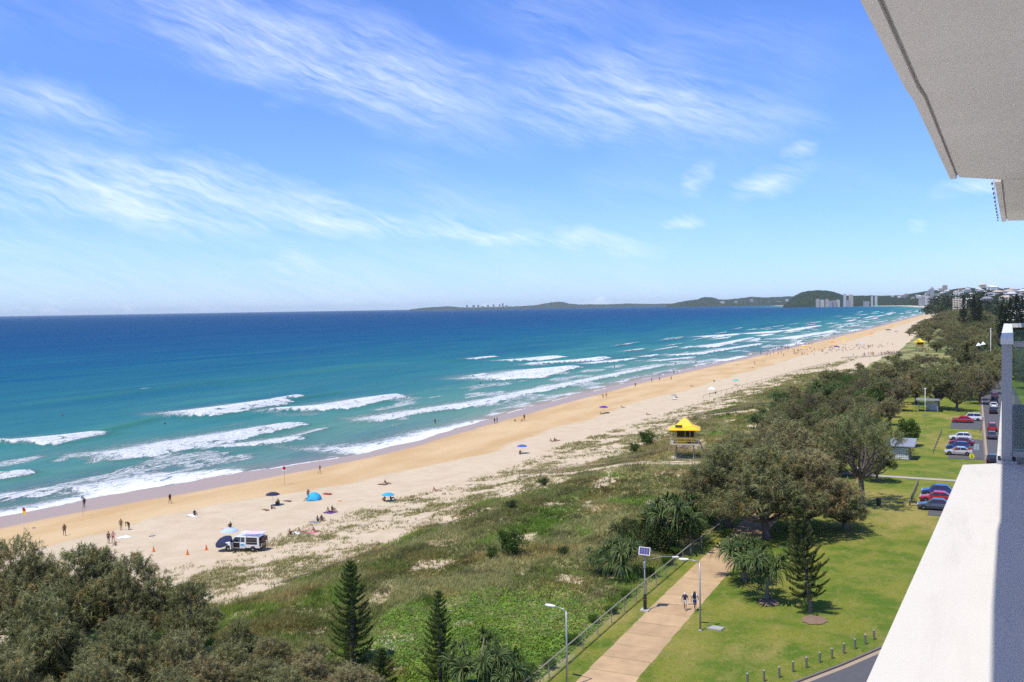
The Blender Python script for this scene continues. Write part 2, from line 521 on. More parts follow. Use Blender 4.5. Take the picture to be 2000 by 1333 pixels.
me = np_mesh('ground', verts, quads, M_ground, smooth=True, nside=4)
for n, v in (('wet', wet), ('damp', damp), ('cov', np.maximum(cov, scrub)), ('lawn', lawn)): fattr(me, n, v)
ground = tag(mesh_obj('ground', me), 'sandy coast with beach, dunes and mown park grass', kind='structure')

# ---------------------------------------------------------------- the sea
# breaking waves: (lower edge, upper edge of the white water, height); x as a function of y
BREAK = [
    ([(-222.08, 150.56), (-217.86, 155.73), (-201.85, 157.74), (-204.19, 172.17)], [(-227.45, 154.23), (-224.12, 160.24), (-217.53, 168.56), (-211.18, 178.1)], 0.8),
    ([(-219.19, 213.38), (-207.89, 219.83), (-210.48, 240.03)], [(-231.6, 225.53), (-227.94, 241.15), (-228.33, 260.49)], 1.1),
    ([(-214.1, 245.43), (-213.73, 250.6)], [(-223.62, 256.39), (-225.92, 264.97)], 0.8), ([(-220.6, 264.66), (-222.11, 273.85)], [(-227.02, 272.41), (-228.76, 282.08)], 0.7),
    ([(-198.75, 234.4), (-181.73, 231.08), (-179.88, 249.57), (-183.17, 275.82)], [(-203.89, 240.49), (-199.17, 253.37), (-198.18, 275.1), (-196.25, 295.61)], 0.9),
    ([(-181.5, 143.01), (-166.89, 144.73), (-163.3, 153.41), (-162.02, 172.77), (-166.53, 204.37)], [(-184.76, 145.59), (-180.57, 156.7), (-181.32, 170.48), (-177.69, 189.6), (-174.9, 214.69)], 0.8),
    ([(-158.36, 167.17), (-152.45, 174.41), (-149.06, 181.85)], [(-162.6, 171.68), (-157.83, 180.61), (-155.7, 190)], 0.4), ([(-151.66, 184.64), (-155.24, 205.94)], [(-153.47, 186.87), (-157.26, 208.64)], 0.3),
    ([(-149.12, 102.49), (-148.16, 105.51), (-147.07, 110.52), (-147.56, 118.17), (-137.96, 118.87), (-135.75, 123.75), (-133.75, 134.22), (-131.74, 145.72)], [(-155.78, 107.12), (-155.76, 110.99), (-153.02, 115.04), (-151.06, 121.01), (-149.87, 129.24), (-149.15, 136.08), (-139.7, 140.24), (-135.2, 149.58)], 0.5),
    ([(-132.51, 169.99), (-121.31, 171.73), (-118.14, 179.14), (-117.39, 187.73), (-120.71, 200.2), (-119.91, 215.73), (-121.72, 238.49)], [(-135.91, 174.38), (-127.59, 180.69), (-125.38, 190.19), (-125.35, 200.53), (-126.18, 209.35), (-124.06, 223.23), (-124.55, 244.05)], 0.2),
    ([(-139.93, 94.41), (-138.75, 98.73), (-137.14, 106.78), (-138.05, 117.85), (-135.87, 122.68)], [(-141.34, 95.37), (-140.17, 99.76), (-138.61, 107.93), (-139.23, 118.87), (-136.65, 123.4)], 0.15), ([(-132.57, 103.18), (-131.73, 112.4), (-126.01, 121.56), (-121.67, 128.16)], [(-133.6, 103.99), (-132.8, 113.32), (-127.07, 122.6), (-122.72, 129.28)], 0.1),
    ([(-176.25, 119.24), (-169.27, 120.72), (-168.62, 123.3)], [(-180.77, 122.33), (-175.8, 125.43), (-174.64, 127.75)], 0.7),
    ([(-156.57, 218.3), (-150.89, 223.87), (-151.3, 240.85), (-146.17, 263.22), (-143.98, 280.43), (-145.77, 304.01), (-144.63, 343.75), (-144.39, 389.44), (-143, 470.23)], [(-162.4, 226.47), (-160.33, 237.95), (-158.91, 253.03), (-154.84, 278.91), (-152.1, 296.31), (-154.6, 322.48), (-152.31, 362.06), (-151.82, 409.55), (-147.86, 486.23)], 0.5),
    ([(-190.17, 363.45), (-175.65, 361.51), (-173.36, 388.48), (-182.66, 445.89)], [(-210.62, 402.67), (-209.91, 432.24), (-199.14, 446.42), (-190.4, 464.84)], 0.9),
    ([(-217.52, 477.28), (-195.01, 463.92), (-196.52, 515.12)], [(-223.47, 490.35), (-215.12, 511.87), (-210.18, 551.01)], 0.8), ([(-187.86, 482.97), (-179.23, 528.45)], [(-194.66, 500.5), (-184.41, 543.75)], 0.5),
    ([(-250.37, 500.5), (-242.75, 507.04), (-230.4, 514.44)], [(-257.68, 515.15), (-252.34, 527.12), (-249.4, 556.97)], 0.7), ([(-279.23, 517.06), (-275.45, 529.07)], [(-284.88, 527.55), (-287.02, 551.35)], 0.5),
    ([(-207.59, 386.6), (-207.08, 393.29)], [(-212.32, 395.42), (-211.86, 402.39)], 0.5), ([(-178.69, 555.91), (-177.83, 567.68)], [(-184.09, 572.74), (-183.3, 585.17)], 0.5),
    ([(-161.98, 511.28), (-156.35, 522.14), (-149.74, 554.83)], [(-164.94, 520.64), (-160.73, 536.82), (-152.66, 565.65)], 0.4),
    ([(-132.41, 526.33), (-123.83, 532.79), (-122.68, 575.92)], [(-134.83, 535.98), (-127.27, 547.64), (-125.1, 587.3)], 0.4),
    ([(-170.29, 568.8), (-154.7, 595.42), (-152.92, 628.68), (-146.62, 732.36)], [(-175.51, 586.26), (-161.27, 620.79), (-159.75, 656.81), (-152.2, 760.27)], 0.5),
    ([(-181.8, 678.08), (-169.19, 695.71), (-177.43, 846.17)], [(-190.68, 711.28), (-184.46, 758.6), (-185.31, 883.79)], 0.7), ([(-234.14, 897.95), (-215.61, 955.24)], [(-245.46, 941.42), (-226.55, 1003.8)], 0.6),
    ([(-209.91, 986.25), (-189.77, 1052.74)], [(-220.87, 1037.79), (-200.22, 1110.77)], 0.6), ([(-185.05, 924.6), (-180.49, 938.8)], [(-190.93, 954.06), (-192.5, 1001.35)], 0.5),
    ([(-180.76, 1070.07), (-181.57, 1264.71)], [(-194.44, 1151.16), (-193.5, 1347.89)], 0.6), ([(-149.63, 834.66), (-140.22, 883.23), (-132.14, 1047.08)], [(-158.37, 883.46), (-151.14, 952.15), (-139.19, 1103.02)], 0.6)]
FACE = [([(-207.43, 165.1), (-208.83, 178.91), (-223.55, 217.64)], 0.9, 5.0), ([(-214.44, 153.27), (-204.01, 155.18)], 0.6, 4.0), ([(-211.58, 241.29), (-216.74, 260.28), (-220.73, 313.46)], 0.8, 4.0), ([(-171.93, 122.64), (-154.59, 138.44), (-146.74, 186.36)], 0.5, 6.0),
        ([(-152.11, 136.2), (-151.01, 160.95), (-144.11, 191.09)], 0.5, 5.0), ([(-164.16, 208.62), (-162.78, 247.28), (-163.39, 279.91)], 0.4, 5.0), ([(-279.66, 479.96), (-283.19, 527.82)], 0.8, 4.0), ([(-208.23, 370.75), (-205.54, 390.35)], 0.7, 4.0),
        ([(-194.15, 515.54), (-186.37, 610.85)], 0.7, 5.0), ([(-199.53, 202.8), (-195.12, 228.21), (-192.35, 255.46)], 0.4, 5.0), ([(-291.71, 275.01), (-304.78, 388.38), (-313.38, 500.16)], 0.5, 9.0), ([(-298.89, 214.11), (-307.29, 289.77), (-319.49, 366.84)], 0.45, 9.0)]
rb = np.random.default_rng(3)
for k in range(95):                                            # the surf goes on down the coast
    y0 = 620 * (5.2 ** rb.random()); ln = y0 * rb.uniform(0.02, 0.10) + 12
    u0 = rb.uniform(3, 130) * (0.35 + 0.65 * rb.random()) * (1 + y0 / 4000); wd = rb.uniform(2.0, 5.0) * (1 + y0 / 2500)
    ys_ = [y0, y0 + ln / 2, y0 + ln]; sk = rb.uniform(-3, 3)
    lo = [(float(x_foam(q)) - u0 + sk * i, q) for i, q in enumerate(ys_)]
    BREAK.append((lo, [(lo[0][0] - wd * .5, ys_[0]), (lo[1][0] - wd, ys_[1]), (lo[2][0] - wd * .7, ys_[2])], 0.6))
ul = list(np.arange(-9, 4, 0.9)) + list(np.arange(4, 150, 0.75)) + list(np.geomspace(151, 420, 70)) + list(np.geomspace(430, 42000, 55))
yl2 = [-500, -50, 10, 30]
y = 42.0
while y < 3400:
    yl2.append(y)
    y += max(0.9, y * 0.0068)
yl2 += list(np.geomspace(y, 42000, 36))
U_, Y2 = np.meshgrid(np.array(ul), np.array(yl2))
X2 = x_foam(Y2) - U_
facea = np.zeros_like(X2); foam = np.zeros_like(X2); lace = np.zeros_like(X2); hgt = np.zeros_like(X2)
jag = (fbm(X2 / 3, Y2 / 4, 77, 4) - 0.5)
for lo, up, h in BREAK:
    lo = sorted(lo, key=lambda q: q[1]); up = sorted(up, key=lambda q: q[1])
    la, ua = np.array(lo), np.array(up)
    y0, y1 = max(la[0, 1], ua[0, 1]), min(la[-1, 1], ua[-1, 1])
    y0, y1 = min(la[0, 1], ua[0, 1]), max(la[-1, 1], ua[-1, 1])
    xlo = np.interp(Y2, la[:, 1], la[:, 0]); xup = np.interp(Y2, ua[:, 1], ua[:, 0])
    xup = xlo - (0.62 if h >= .3 else 1.0) * (xlo - xup)
    w = np.maximum(xlo - xup, 0.6)
    soft = np.clip(w * 0.10, 0.35, 2.5)
    j2 = jag * np.clip(w * 0.5, 0.8, 5)
    endl = np.clip((y1 - y0) * 0.12, 1.5, 12)
    tw = np.clip((xlo - X2) / w, 0, 1.6)
    inside = sstep(-soft, soft, xlo + 0.9 * j2 - X2) * np.clip(1.0 - 0.95 * tw ** 0.8, 0, 1) * sstep(-soft * 2.5, soft * 2.0, X2 - xup - j2) * sstep(y0 - 1, y0 + endl, Y2) * sstep(y1 + 1.5, y1 - endl * .4, Y2)
    inside = inside * (0.45 + 0.55 * sstep(.28, .48, fbm(Y2 / 15, X2 / 7, 301, 3)))
    foam = np.maximum(foam, inside)
    trail = sstep(-1, 1, xlo - X2) * np.exp(-np.maximum(xup - X2, 0) / (7 + 1.2 * w)) * sstep(y0 - 8, y0 + endl, Y2) * sstep(y1 + 4, y1 - endl, Y2)
    lace = np.maximum(lace, trail * 0.9)
    cx = xlo - 0.45 * w
    rdg = np.where(X2 > cx, np.exp(-((X2 - cx) / (0.30 * w + 0.5)) ** 2), np.exp(-((X2 - cx) / (0.8 * w + 2.0)) ** 2)) * sstep(y0 - 6, y0 + endl, Y2) * sstep(y1 + 6, y1 - endl, Y2)
    hgt = np.maximum(hgt, 1.7 * h * rdg)
    facea = np.maximum(facea, 0.75 * h * np.exp(-((X2 - xlo - 1.0) / 3.2) ** 2) * sstep(y0 - 6, y0 + endl, Y2) * sstep(y1 + 10, y1 - endl, Y2))
for pts, h, w in FACE:
    pa = np.array(sorted(pts, key=lambda q: q[1]))
    xc = np.interp(Y2, pa[:, 1], pa[:, 0]); y0, y1 = pa[0, 1], pa[-1, 1]; e = (y1 - y0) * 0.3
    rdg = np.where(X2 > xc, np.exp(-((X2 - xc) / (0.45 * w)) ** 2), np.exp(-((X2 - xc) / w) ** 2)) * sstep(y0 - 3, y0 + e, Y2) * sstep(y1 + 3, y1 - e, Y2)
    hgt = np.maximum(hgt, h * rdg); facea = np.maximum(facea, rdg * h)
# lace of old foam drifting in the surf
zone = sstep(2, 10, U_) * sstep(105, 40, U_ * (1 - 0.25 * (Y2 < 150)))
drift = sstep(0.50, 0.66, fbm(X2 / 9, Y2 / 26, 91, 4)) * zone * np.clip(1.3 - Y2 / 4000, 0.2, 1)
lace = np.maximum(lace, drift * 0.72)
lace = np.maximum(lace, sstep(15, 5, U_) * sstep(0.0, 3.0, U_) * 0.75 * sstep(0.35, 0.6, fbm(X2 / 5, Y2 / 14, 44, 3)))
# thin swash: lobes running up the sand, edged with foam
lob = fbm(Y2 / 11, X2 * 0, 101, 3) - 0.5
zsw = 0.02 + 0.16 * lob * sstep(3500, 1500, Y2)
zwat = np.where(U_ < 14, zsw * sstep(14, 3, U_), 0.0) + hgt * sstep(1, 10, U_)
swell = sstep(120, 200, U_) * sstep(3500, 1200, U_) * 0.35 * np.sin((X2 + 9 * fbm(X2 / 60, Y2 / 130, 5, 3)) / 5.2) * fbm(X2 / 60, Y2 / 120, 15, 2)
zwat = zwat + swell * (Y2 < 3000)
sand_z = gz(X2, Y2)
depth = zwat - sand_z
edge = sstep(0.055, 0.0, depth) * sstep(-0.03, 0.004, depth)
foam = np.maximum(foam, edge * 0.8 * (U_ < 8) * sstep(0.35, 0.55, fbm(Y2 / 10, X2 / 10, 66, 2)))
nx, ny = U_.shape[1], U_.shape[0]
idx = np.arange(nx * ny).reshape(ny, nx)
quads = np.stack([idx[:-1, :-1], idx[1:, :-1], idx[1:, 1:], idx[:-1, 1:]], -1).reshape(-1, 4)
far_z = np.where(U_ > 2, zwat, zwat)
verts = np.stack([X2, Y2, far_z], -1).reshape(-1, 3)
def sea_material():
    t = NT('sea')
    foam, lace, off, face = (t.attr(n).outputs['Fac'] for n in ('foam', 'lace', 'off', 'face'))
    p = t.pos()
    st = t.pos((1.0, 0.28, 1.0))
    stf = t.pos((1.0, 0.16, 1.0))
    wob = t.math('MULTIPLY_ADD', t.math('SUBTRACT', t.noise(stf, 0.035, 5, 0.6), 0.5), 0.26, off)   # off is log scaled distance from the shore
    c = t.ramp(wob, [(0.0, (0.285, 0.235, 0.18)), (0.16, (0.215, 0.225, 0.18)), (0.29, (0.135, 0.235, 0.185)), (0.46, (0.072, 0.200, 0.175)), (0.565, (0.034, 0.165, 0.172)), (0.65, (0.012, 0.118, 0.160)),
                     (0.75, (0.002, 0.075, 0.155)), (0.84, (0.001, 0.050, 0.140)), (1.0, (0.0005, 0.042, 0.125))])
    mot = t.noise(stf, 0.016, 6, 0.62)
    c = t.mix(t.math('MULTIPLY', t.step(mot, 0.44, 0.66), 0.40), c, (0.010, 0.075, 0.150))
    chop = t.noise(st, 0.42, 6, 0.68)
    c = t.mix(t.math('MULTIPLY', t.step(chop, 0.48, 0.70), 0.20), c, (0.004, 0.05, 0.085))
    c = t.mix(t.math('MULTIPLY', face, 0.75, clamp=True), c, (0.030, 0.150, 0.100))
    # foam: solid where the wave breaks, lace where it is old
    ln = t.noise(t.pos((1, 0.33, 1)), 0.62, 8, 0.70, 0.8)
    ln2 = t.noise(t.pos((1, 0.5, 1)), 2.4, 5, 0.7, 0.3)
    web = t.math('ABSOLUTE', t.math('SUBTRACT', ln, 0.5))
    lf = t.step(t.math('MULTIPLY_ADD', web, -4.0, t.math('MULTIPLY_ADD', lace, 1.05, t.math('MULTIPLY', ln2, 0.55))), 0.52, 0.98)
    ff = t.step(t.math('MULTIPLY_ADD', t.math('SUBTRACT', t.math('MULTIPLY_ADD', ln, 0.6, t.math('MULTIPLY', ln2, 0.5)), 0.55), 2.6, foam), 0.34, 0.66)
    wh = t.math('MAXIMUM', ff, t.math('MULTIPLY', lf, t.math('MULTIPLY', lace, 1.1, clamp=True)), clamp=True)
    # a few whitecaps out at sea
    cap = t.math('MULTIPLY', t.step(t.noise(t.pos((1, .45, 1)), 0.055, 3, 0.55), 0.745, 0.775), t.step(off, 0.5, 0.7))
    wh = t.math('MAXIMUM', wh, t.math('MULTIPLY', cap, 0.5))
    c2 = t.mix(wh, c, t.mix(t.step(ln2, 0.35, 0.65), (0.56, 0.60, 0.61), (0.72, 0.73, 0.73)))
    rough = t.mix(wh, (0.22,) * 3, (0.85,) * 3)
    t.set(col=c2, rough=0.9, spec=0.0)
    b1 = t.noise(st, 0.16, 4, 0.6); b2 = t.noise(st, 0.9, 5, 0.65)
    hh = t.math('ADD', t.math('MULTIPLY', b1, 1.6), t.math('MULTIPLY', b2, 0.42))
    hh = t.math('ADD', hh, t.math('MULTIPLY', wh, t.math('MULTIPLY_ADD', ln2, 0.7, 0.1)))
    bs = t.math('MULTIPLY_ADD', t.step(off, 0.05, 0.3), 0.75, 0.12)
    nrm = t.node('ShaderNodeBump', {'Height': hh, 'Strength': bs, 'Distance': 1.0}).outputs[0]
    t.set(normal=nrm)
    # choppy water never mirrors fully at grazing angles: the facets that face the viewer dominate
    gl = t.node('ShaderNodeBsdfGlossy', {'Color': (0.9, 0.95, 1.0), 'Roughness': 0.24, 'Normal': nrm})
    fr = t.node('ShaderNodeFresnel', {'IOR': 1.33, 'Normal': nrm}).outputs[0]
    fr = t.math('MULTIPLY', t.math('MINIMUM', fr, 0.06), t.math('SUBTRACT', 1.0, wh))
    mx = t.node('ShaderNodeMixShader', {0: fr, 1: t.bsdf.outputs[0], 2: gl.outputs[0]})
    t.l.new(mx.outputs[0], t.out.inputs['Surface'])
    return t.m
me = np_mesh('sea', verts, quads, sea_material(), smooth=True, nside=4)
off = np.clip(np.log10(np.maximum(U_, 1.0)) / 3.5, 0, 1)
for n, v in (('foam', foam), ('lace', lace), ('off', off), ('face', facea)): fattr(me, n, v)
sea = tag(mesh_obj('sea', me), 'blue ocean with breaking waves', kind='structure')

# ---------------------------------------------------------------- plants: generators
def rand_unit(n, r):
    v = r.normal(size=(n, 3)); return v / np.linalg.norm(v, axis=1, keepdims=True)
def strips(base, dirs, length, width, r, droop=0.0):
    """one thin triangle per needle or blade; dirs need not be unit"""
    n = len(base)
    d = dirs / np.linalg.norm(dirs, axis=1, keepdims=True)
    side = np.cross(d, rand_unit(n, r)); side /= np.linalg.norm(side, axis=1, keepdims=True) + 1e-9
    w = (np.asarray(width) * np.ones(n))[:, None]; L = (np.asarray(length) * np.ones(n))[:, None]
    tip = base + d * L; tip[:, 2] -= droop * L[:, 0]
    v = np.stack([base - side * w / 2, base + side * w / 2, tip], 1).reshape(-1, 3)
    return v
def tri_idx(nv): return np.arange(nv).reshape(-1, 3)
def mixcol(a, b, t): return np.asarray(a) * (1 - t[:, None]) + np.asarray(b) * t[:, None]

M_bark = plain('bark_grey', (0.13, 0.105, 0.085), 0.9, var=0.35, scale=5, bump=0.4)
M_bark2 = plain('bark_pale', (0.22, 0.18, 0.14), 0.9, var=0.3, scale=6, bump=0.4)
M_sheoak = foliage('sheoak_foliage', trans=0.25, hue=0.16, green=0.22)
M_pine = foliage('pine_foliage', trans=0.15, hue=0.06)
M_strap = foliage('strap_leaf', trans=0.22, rough=0.55, spec=0.15, hue=0.08)
M_leaf = foliage('broad_leaf', trans=0.3, rough=0.45, spec=0.4, hue=0.2)
M_grass = foliage('dune_grass', trans=0.35, hue=0.0)

def limbs_mesh(paths, n=6):
    mb = MB()
    for pts, rad in paths: mb.tube(pts, rad, n, caps=False)
    return mb

def sheoak(seed, h, rx, plumes, per, wid, ry=None, bare=0.2, dark=(0.024, 0.023, 0.008), light=(0.37, 0.335, 0.16), lean=0.0, low=0.07, open_=0.0, zlo=0.26):
    """she-oak: forking trunk, drooping grey-green branchlets gathered in plumes. returns trunk mesh, crown mesh; height h, base at origin"""
    r = np.random.default_rng(seed); rr = random.Random(seed); ry = ry or rx
    paths = []; tops = []
    lobes = []
    nl = rr.randint(12, 15)
    for k in range(nl):
        a = 2 * math.pi * (k + rr.random() * .7) / nl; q = rr.uniform(0.30, 0.85)
        zl = rr.uniform(zlo, 0.84 - 0.22 * q)
        lobes.append((math.cos(a) * rx * q + lean * h * .5, math.sin(a) * ry * q, h * zl, rr.uniform(0.30, 0.46)))
    lobes.append((lean * h * .6, 0, h * 0.86, 0.42)); lobes.append((rx * .15 + lean * h * .5, -ry * .2, h * 0.78, 0.45))
    fork = Vector((lean * h * .25, 0.02 * h, h * bare))
    tr = 0.028 * h + 0.05
    paths.append(([(0, 0, -0.4), (0.03 * h * lean, 0.01 * h, h * bare * .5), tuple(fork)], [tr * 1.25, tr, tr * .85]))
    for lx, ly, lz, q in lobes:
        e = Vector((lx, ly, lz)); mid = fork.lerp(e, 0.5) + Vector((rr.uniform(-.06, .06) * h, rr.uniform(-.06, .06) * h, -0.03 * h))
        paths.append(([fork - Vector((0, 0, .1)), mid, e], [tr * .6, tr * .34, tr * .10]))
        for _ in range(3):
            p = mid.lerp(e, rr.random()); q2 = p + Vector((rr.uniform(-1, 1), rr.uniform(-1, 1), rr.uniform(-.1, .9))).normalized() * h * 0.16
            paths.append(([p, q2], [tr * .18, tr * .05]))
    tm = limbs_mesh(paths, 6)
    lob = np.array([(a, b, c, q) for a, b, c, q in lobes])
    pick = r.integers(0, len(lob), plumes)
    u = rand_unit(plumes, r); u[:, 2] = np.where(u[:, 2] < -0.25, -u[:, 2] * .6, u[:, 2])
    rad = r.uniform(0.55, 1.0, plumes) ** 0.6
    sz = lob[pick, 3]
    c = lob[pick, :3] + u * rad[:, None] * np.stack([sz * rx, sz * ry, sz * h * 0.42], 1)
    c[:, 2] = np.maximum(c[:, 2], h * low)
    keep = r.random(plumes) > open_ * (fbm(c[:, 0] * .9 + 50, c[:, 1] * .9 + c[:, 2] * .7, seed, 2) > 0.5)
    c, u, rad = c[keep], u[keep], rad[keep]; plumes = len(c)
    ax = u * 0.8 + np.array([0, 0, 0.55]) + 0.3 * r.normal(size=(plumes, 3))
    ax /= np.linalg.norm(ax, axis=1, keepdims=True)
    ln = r.uniform(0.5, 1.25, plumes) * (0.075 * h + 0.25)
    t = r.random((plumes, per))
    base = c[:, None, :] + ax[:, None, :] * (t * ln[:, None])[..., None] + r.normal(size=(plumes, per, 3)) * 0.035 * ln[:, None, None]
    out = r.normal(size=(plumes, per, 3)) * 0.75 + ax[:, None, :] * 0.55 + np.array([0, 0, -0.55]) * r.random((plumes, per, 1)) * 2
    lenn = ln[:, None] * r.uniform(0.40, 0.85, (plumes, per)) * (1.1 - 0.45 * t)
    v = strips(base.reshape(-1, 3), out.reshape(-1, 3), lenn.ravel(), wid, r, 0.18)
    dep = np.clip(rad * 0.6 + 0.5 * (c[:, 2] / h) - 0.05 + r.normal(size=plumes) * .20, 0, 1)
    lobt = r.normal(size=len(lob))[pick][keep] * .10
    tone = np.clip((dep + lobt)[:, None] * 0.62 - .12 + t * 0.34 + r.normal(size=(plumes, per)) * 0.12, 0, 1)  # crown shade put into the needle colour: inner plumes dark, outer and upper light
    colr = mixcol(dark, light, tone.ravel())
    br = r.random(plumes) < 0.10
    colr = colr * np.where(np.repeat(br, per)[:, None], np.array([1.25, 0.95, 0.8]), 1.0)
    cols = np.repeat(colr, 3, axis=0)
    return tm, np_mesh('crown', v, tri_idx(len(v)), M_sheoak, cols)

def norfolk(seed, h, rad, dark=(0.012, 0.028, 0.008), light=(0.105, 0.155, 0.026), dens=1.0, wid=0.05, skip=0.1):
    """Norfolk pine: straight leader, tiers of flat branches with upswept needles"""
    r = np.random.default_rng(seed); rr = random.Random(seed)
    mb = MB(); mb.tube([(0, 0, -0.3), (0.01 * h, 0, h * .5), (0, 0, h * 0.99)], [0.017 * h + 0.03, 0.011 * h + .02, 0.012], 7, caps=False)
    B, Dd, Ln, T = [], [], [], []
    z = h * skip; k = 0
    while z < h * 0.985:
        f = (z - h * skip) / (h * (1 - skip)); L = rad * (1 - f) ** 0.80 * (0.88 + 0.2 * rr.random()) + 0.10
        if f < .15: L *= 0.75 + 1.6 * f
        nb = rr.choice((4, 5, 5, 6)); ph = rr.random() * 6.28
        for j in range(nb):
            a = ph + 2 * math.pi * j / nb + rr.uniform(-.14, .14); Lb = L * rr.uniform(0.82, 1.08)
            rise = 0.10 + 0.45 * f
            m = max(5, int(26 * dens * Lb ** .8))
            ts = np.linspace(0.12, 1, m)
            px = np.cos(a) * Lb * ts; py = np.sin(a) * Lb * ts; pz = z + Lb * (rise * ts + 0.22 * ts ** 2 - 0.10 * np.sin(ts * 3.1))
            P = np.stack([px, py, pz], 1)
            mb.tube([tuple(P[0] * [0, 0, 1]), tuple(P[m // 2]), tuple(P[-1])], [0.022, 0.014, 0.006], 3, caps=False)
            n4 = 9
            Pn = np.repeat(P, n4, axis=0); tn = np.repeat(ts, n4)
            sd = r.choice([-1, 1], len(Pn)); per = np.array([-math.sin(a), math.cos(a), 0]); fw = np.array([math.cos(a), math.sin(a), 0])
            spread = Lb * 0.20 * (1.12 - tn) + 0.10
            off = r.random(len(Pn)) ** .8
            bs = Pn + per * (sd * off * spread)[:, None] + np.array([0, 0, 1]) * (off * spread * 0.30)[:, None] + r.normal(size=Pn.shape) * .02
            di = per * sd[:, None] * 0.45 + fw * 0.40 + np.array([0, 0, 1.0]) * (0.25 + 0.9 * r.random((len(Pn), 1))) + r.normal(size=Pn.shape) * 0.25
            B.append(bs); Dd.append(di); Ln.append(np.full(len(bs), 0.12 + 0.05 * Lb) * r.uniform(.7, 1.3, len(bs)))
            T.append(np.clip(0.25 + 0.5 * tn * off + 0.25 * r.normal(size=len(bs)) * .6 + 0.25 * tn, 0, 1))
        z += (0.50 + 0.030 * h) * (1 - 0.55 * f); k += 1
    tz = np.linspace(h * .9, h, 40); B.append(np.stack([tz * 0, tz * 0, tz], 1)); Dd.append(r.normal(size=(40, 3)) * .6 + [0, 0, .8]); Ln.append(np.full(40, .14)); T.append(r.random(40))
    v = strips(np.concatenate(B), np.concatenate(Dd), np.concatenate(Ln), wid, r)
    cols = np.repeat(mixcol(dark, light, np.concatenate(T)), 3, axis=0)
    return mb, np_mesh('crown', v, tri_idx(len(v)), M_pine, cols)

def strap_rosette(center, axis, n, L, w, r, V, F, Cc, dark, light):
    """a head of long arching strap leaves"""
    ax = np.array(axis) / np.linalg.norm(axis)
    for i in range(n):
        d = rand_unit(1, r)[0]; d = d - ax * (d @ ax); d /= np.linalg.norm(d) + 1e-6
        up = r.uniform(-0.15, 1.3); l = L * r.uniform(.75, 1.1)
        side = np.cross(ax, d); 
        p0 = np.array(center); dirn = d + ax * up; dirn /= np.linalg.norm(dirn)
        p1 = p0 + dirn * l * .5; p2 = p1 + (dirn * .8 + np.array([0, 0, -.45])) * l * .3; p3 = p2 + (dirn * .35 + np.array([0, 0, -1.0])) * l * .28
        b = len(V); t = r.random()
        for p, ww in ((p0, w * .8), (p1, w), (p2, w * .8)):
            V.append(p - side * ww / 2); V.append(p + side * ww / 2)
        V.append(p3)
        F += [(b, b + 1, b + 3), (b, b + 3, b + 2), (b + 2, b + 3, b + 5), (b + 2, b + 5, b + 4), (b + 4, b + 5, b + 6)]
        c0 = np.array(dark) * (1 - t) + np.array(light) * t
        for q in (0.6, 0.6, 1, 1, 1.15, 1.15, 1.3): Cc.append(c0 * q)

def pandanus(seed, h, spread, heads, leaf=1.0, dark=(0.020, 0.045, 0.012), light=(0.115, 0.155, 0.045)):
    r = np.random.default_rng(seed); rr = random.Random(seed)
    mb = MB(); V, F, Cc = [], [], []
    fork = Vector((0.1 * spread, 0, h * .42))
    mb.tube([(0, 0, -.3), (0.05, 0.05, h * .2), tuple(fork)], [.14, .12, .11], 7, caps=False)
    for k in range(5):
        a = k * 1.25 + rr.random(); mb.tube([(math.cos(a) * .5, math.sin(a) * .5, -.2), (math.cos(a) * .25, math.sin(a) * .25, .35), (0.03, 0, .75)], [.035, .035, .03], 4, caps=False)
    for k in range(heads):
        a = 2 * math.pi * k / heads + rr.uniform(-.3, .3); q = spread * rr.uniform(.25, 1.0) * .62 if k else 0
        e = Vector((math.cos(a) * q, math.sin(a) * q, h * rr.uniform(.46, .88) - 0.10 * q))
        m = fork.lerp(e, .5) + Vector((0, 0, -.12))
        mb.tube([tuple(fork), tuple(m), tuple(e)], [.075, .06, .055], 5, caps=False)
        strap_rosette(e, (e - m).normalized() + Vector((0, 0, .5)), 46, leaf, 0.075, r, V, F, Cc, dark, light)
        dn = [np.array([0, 0, -1])]
    return mb, np_mesh('crown', np.array(V), np.array(F), M_strap, np.array(Cc))

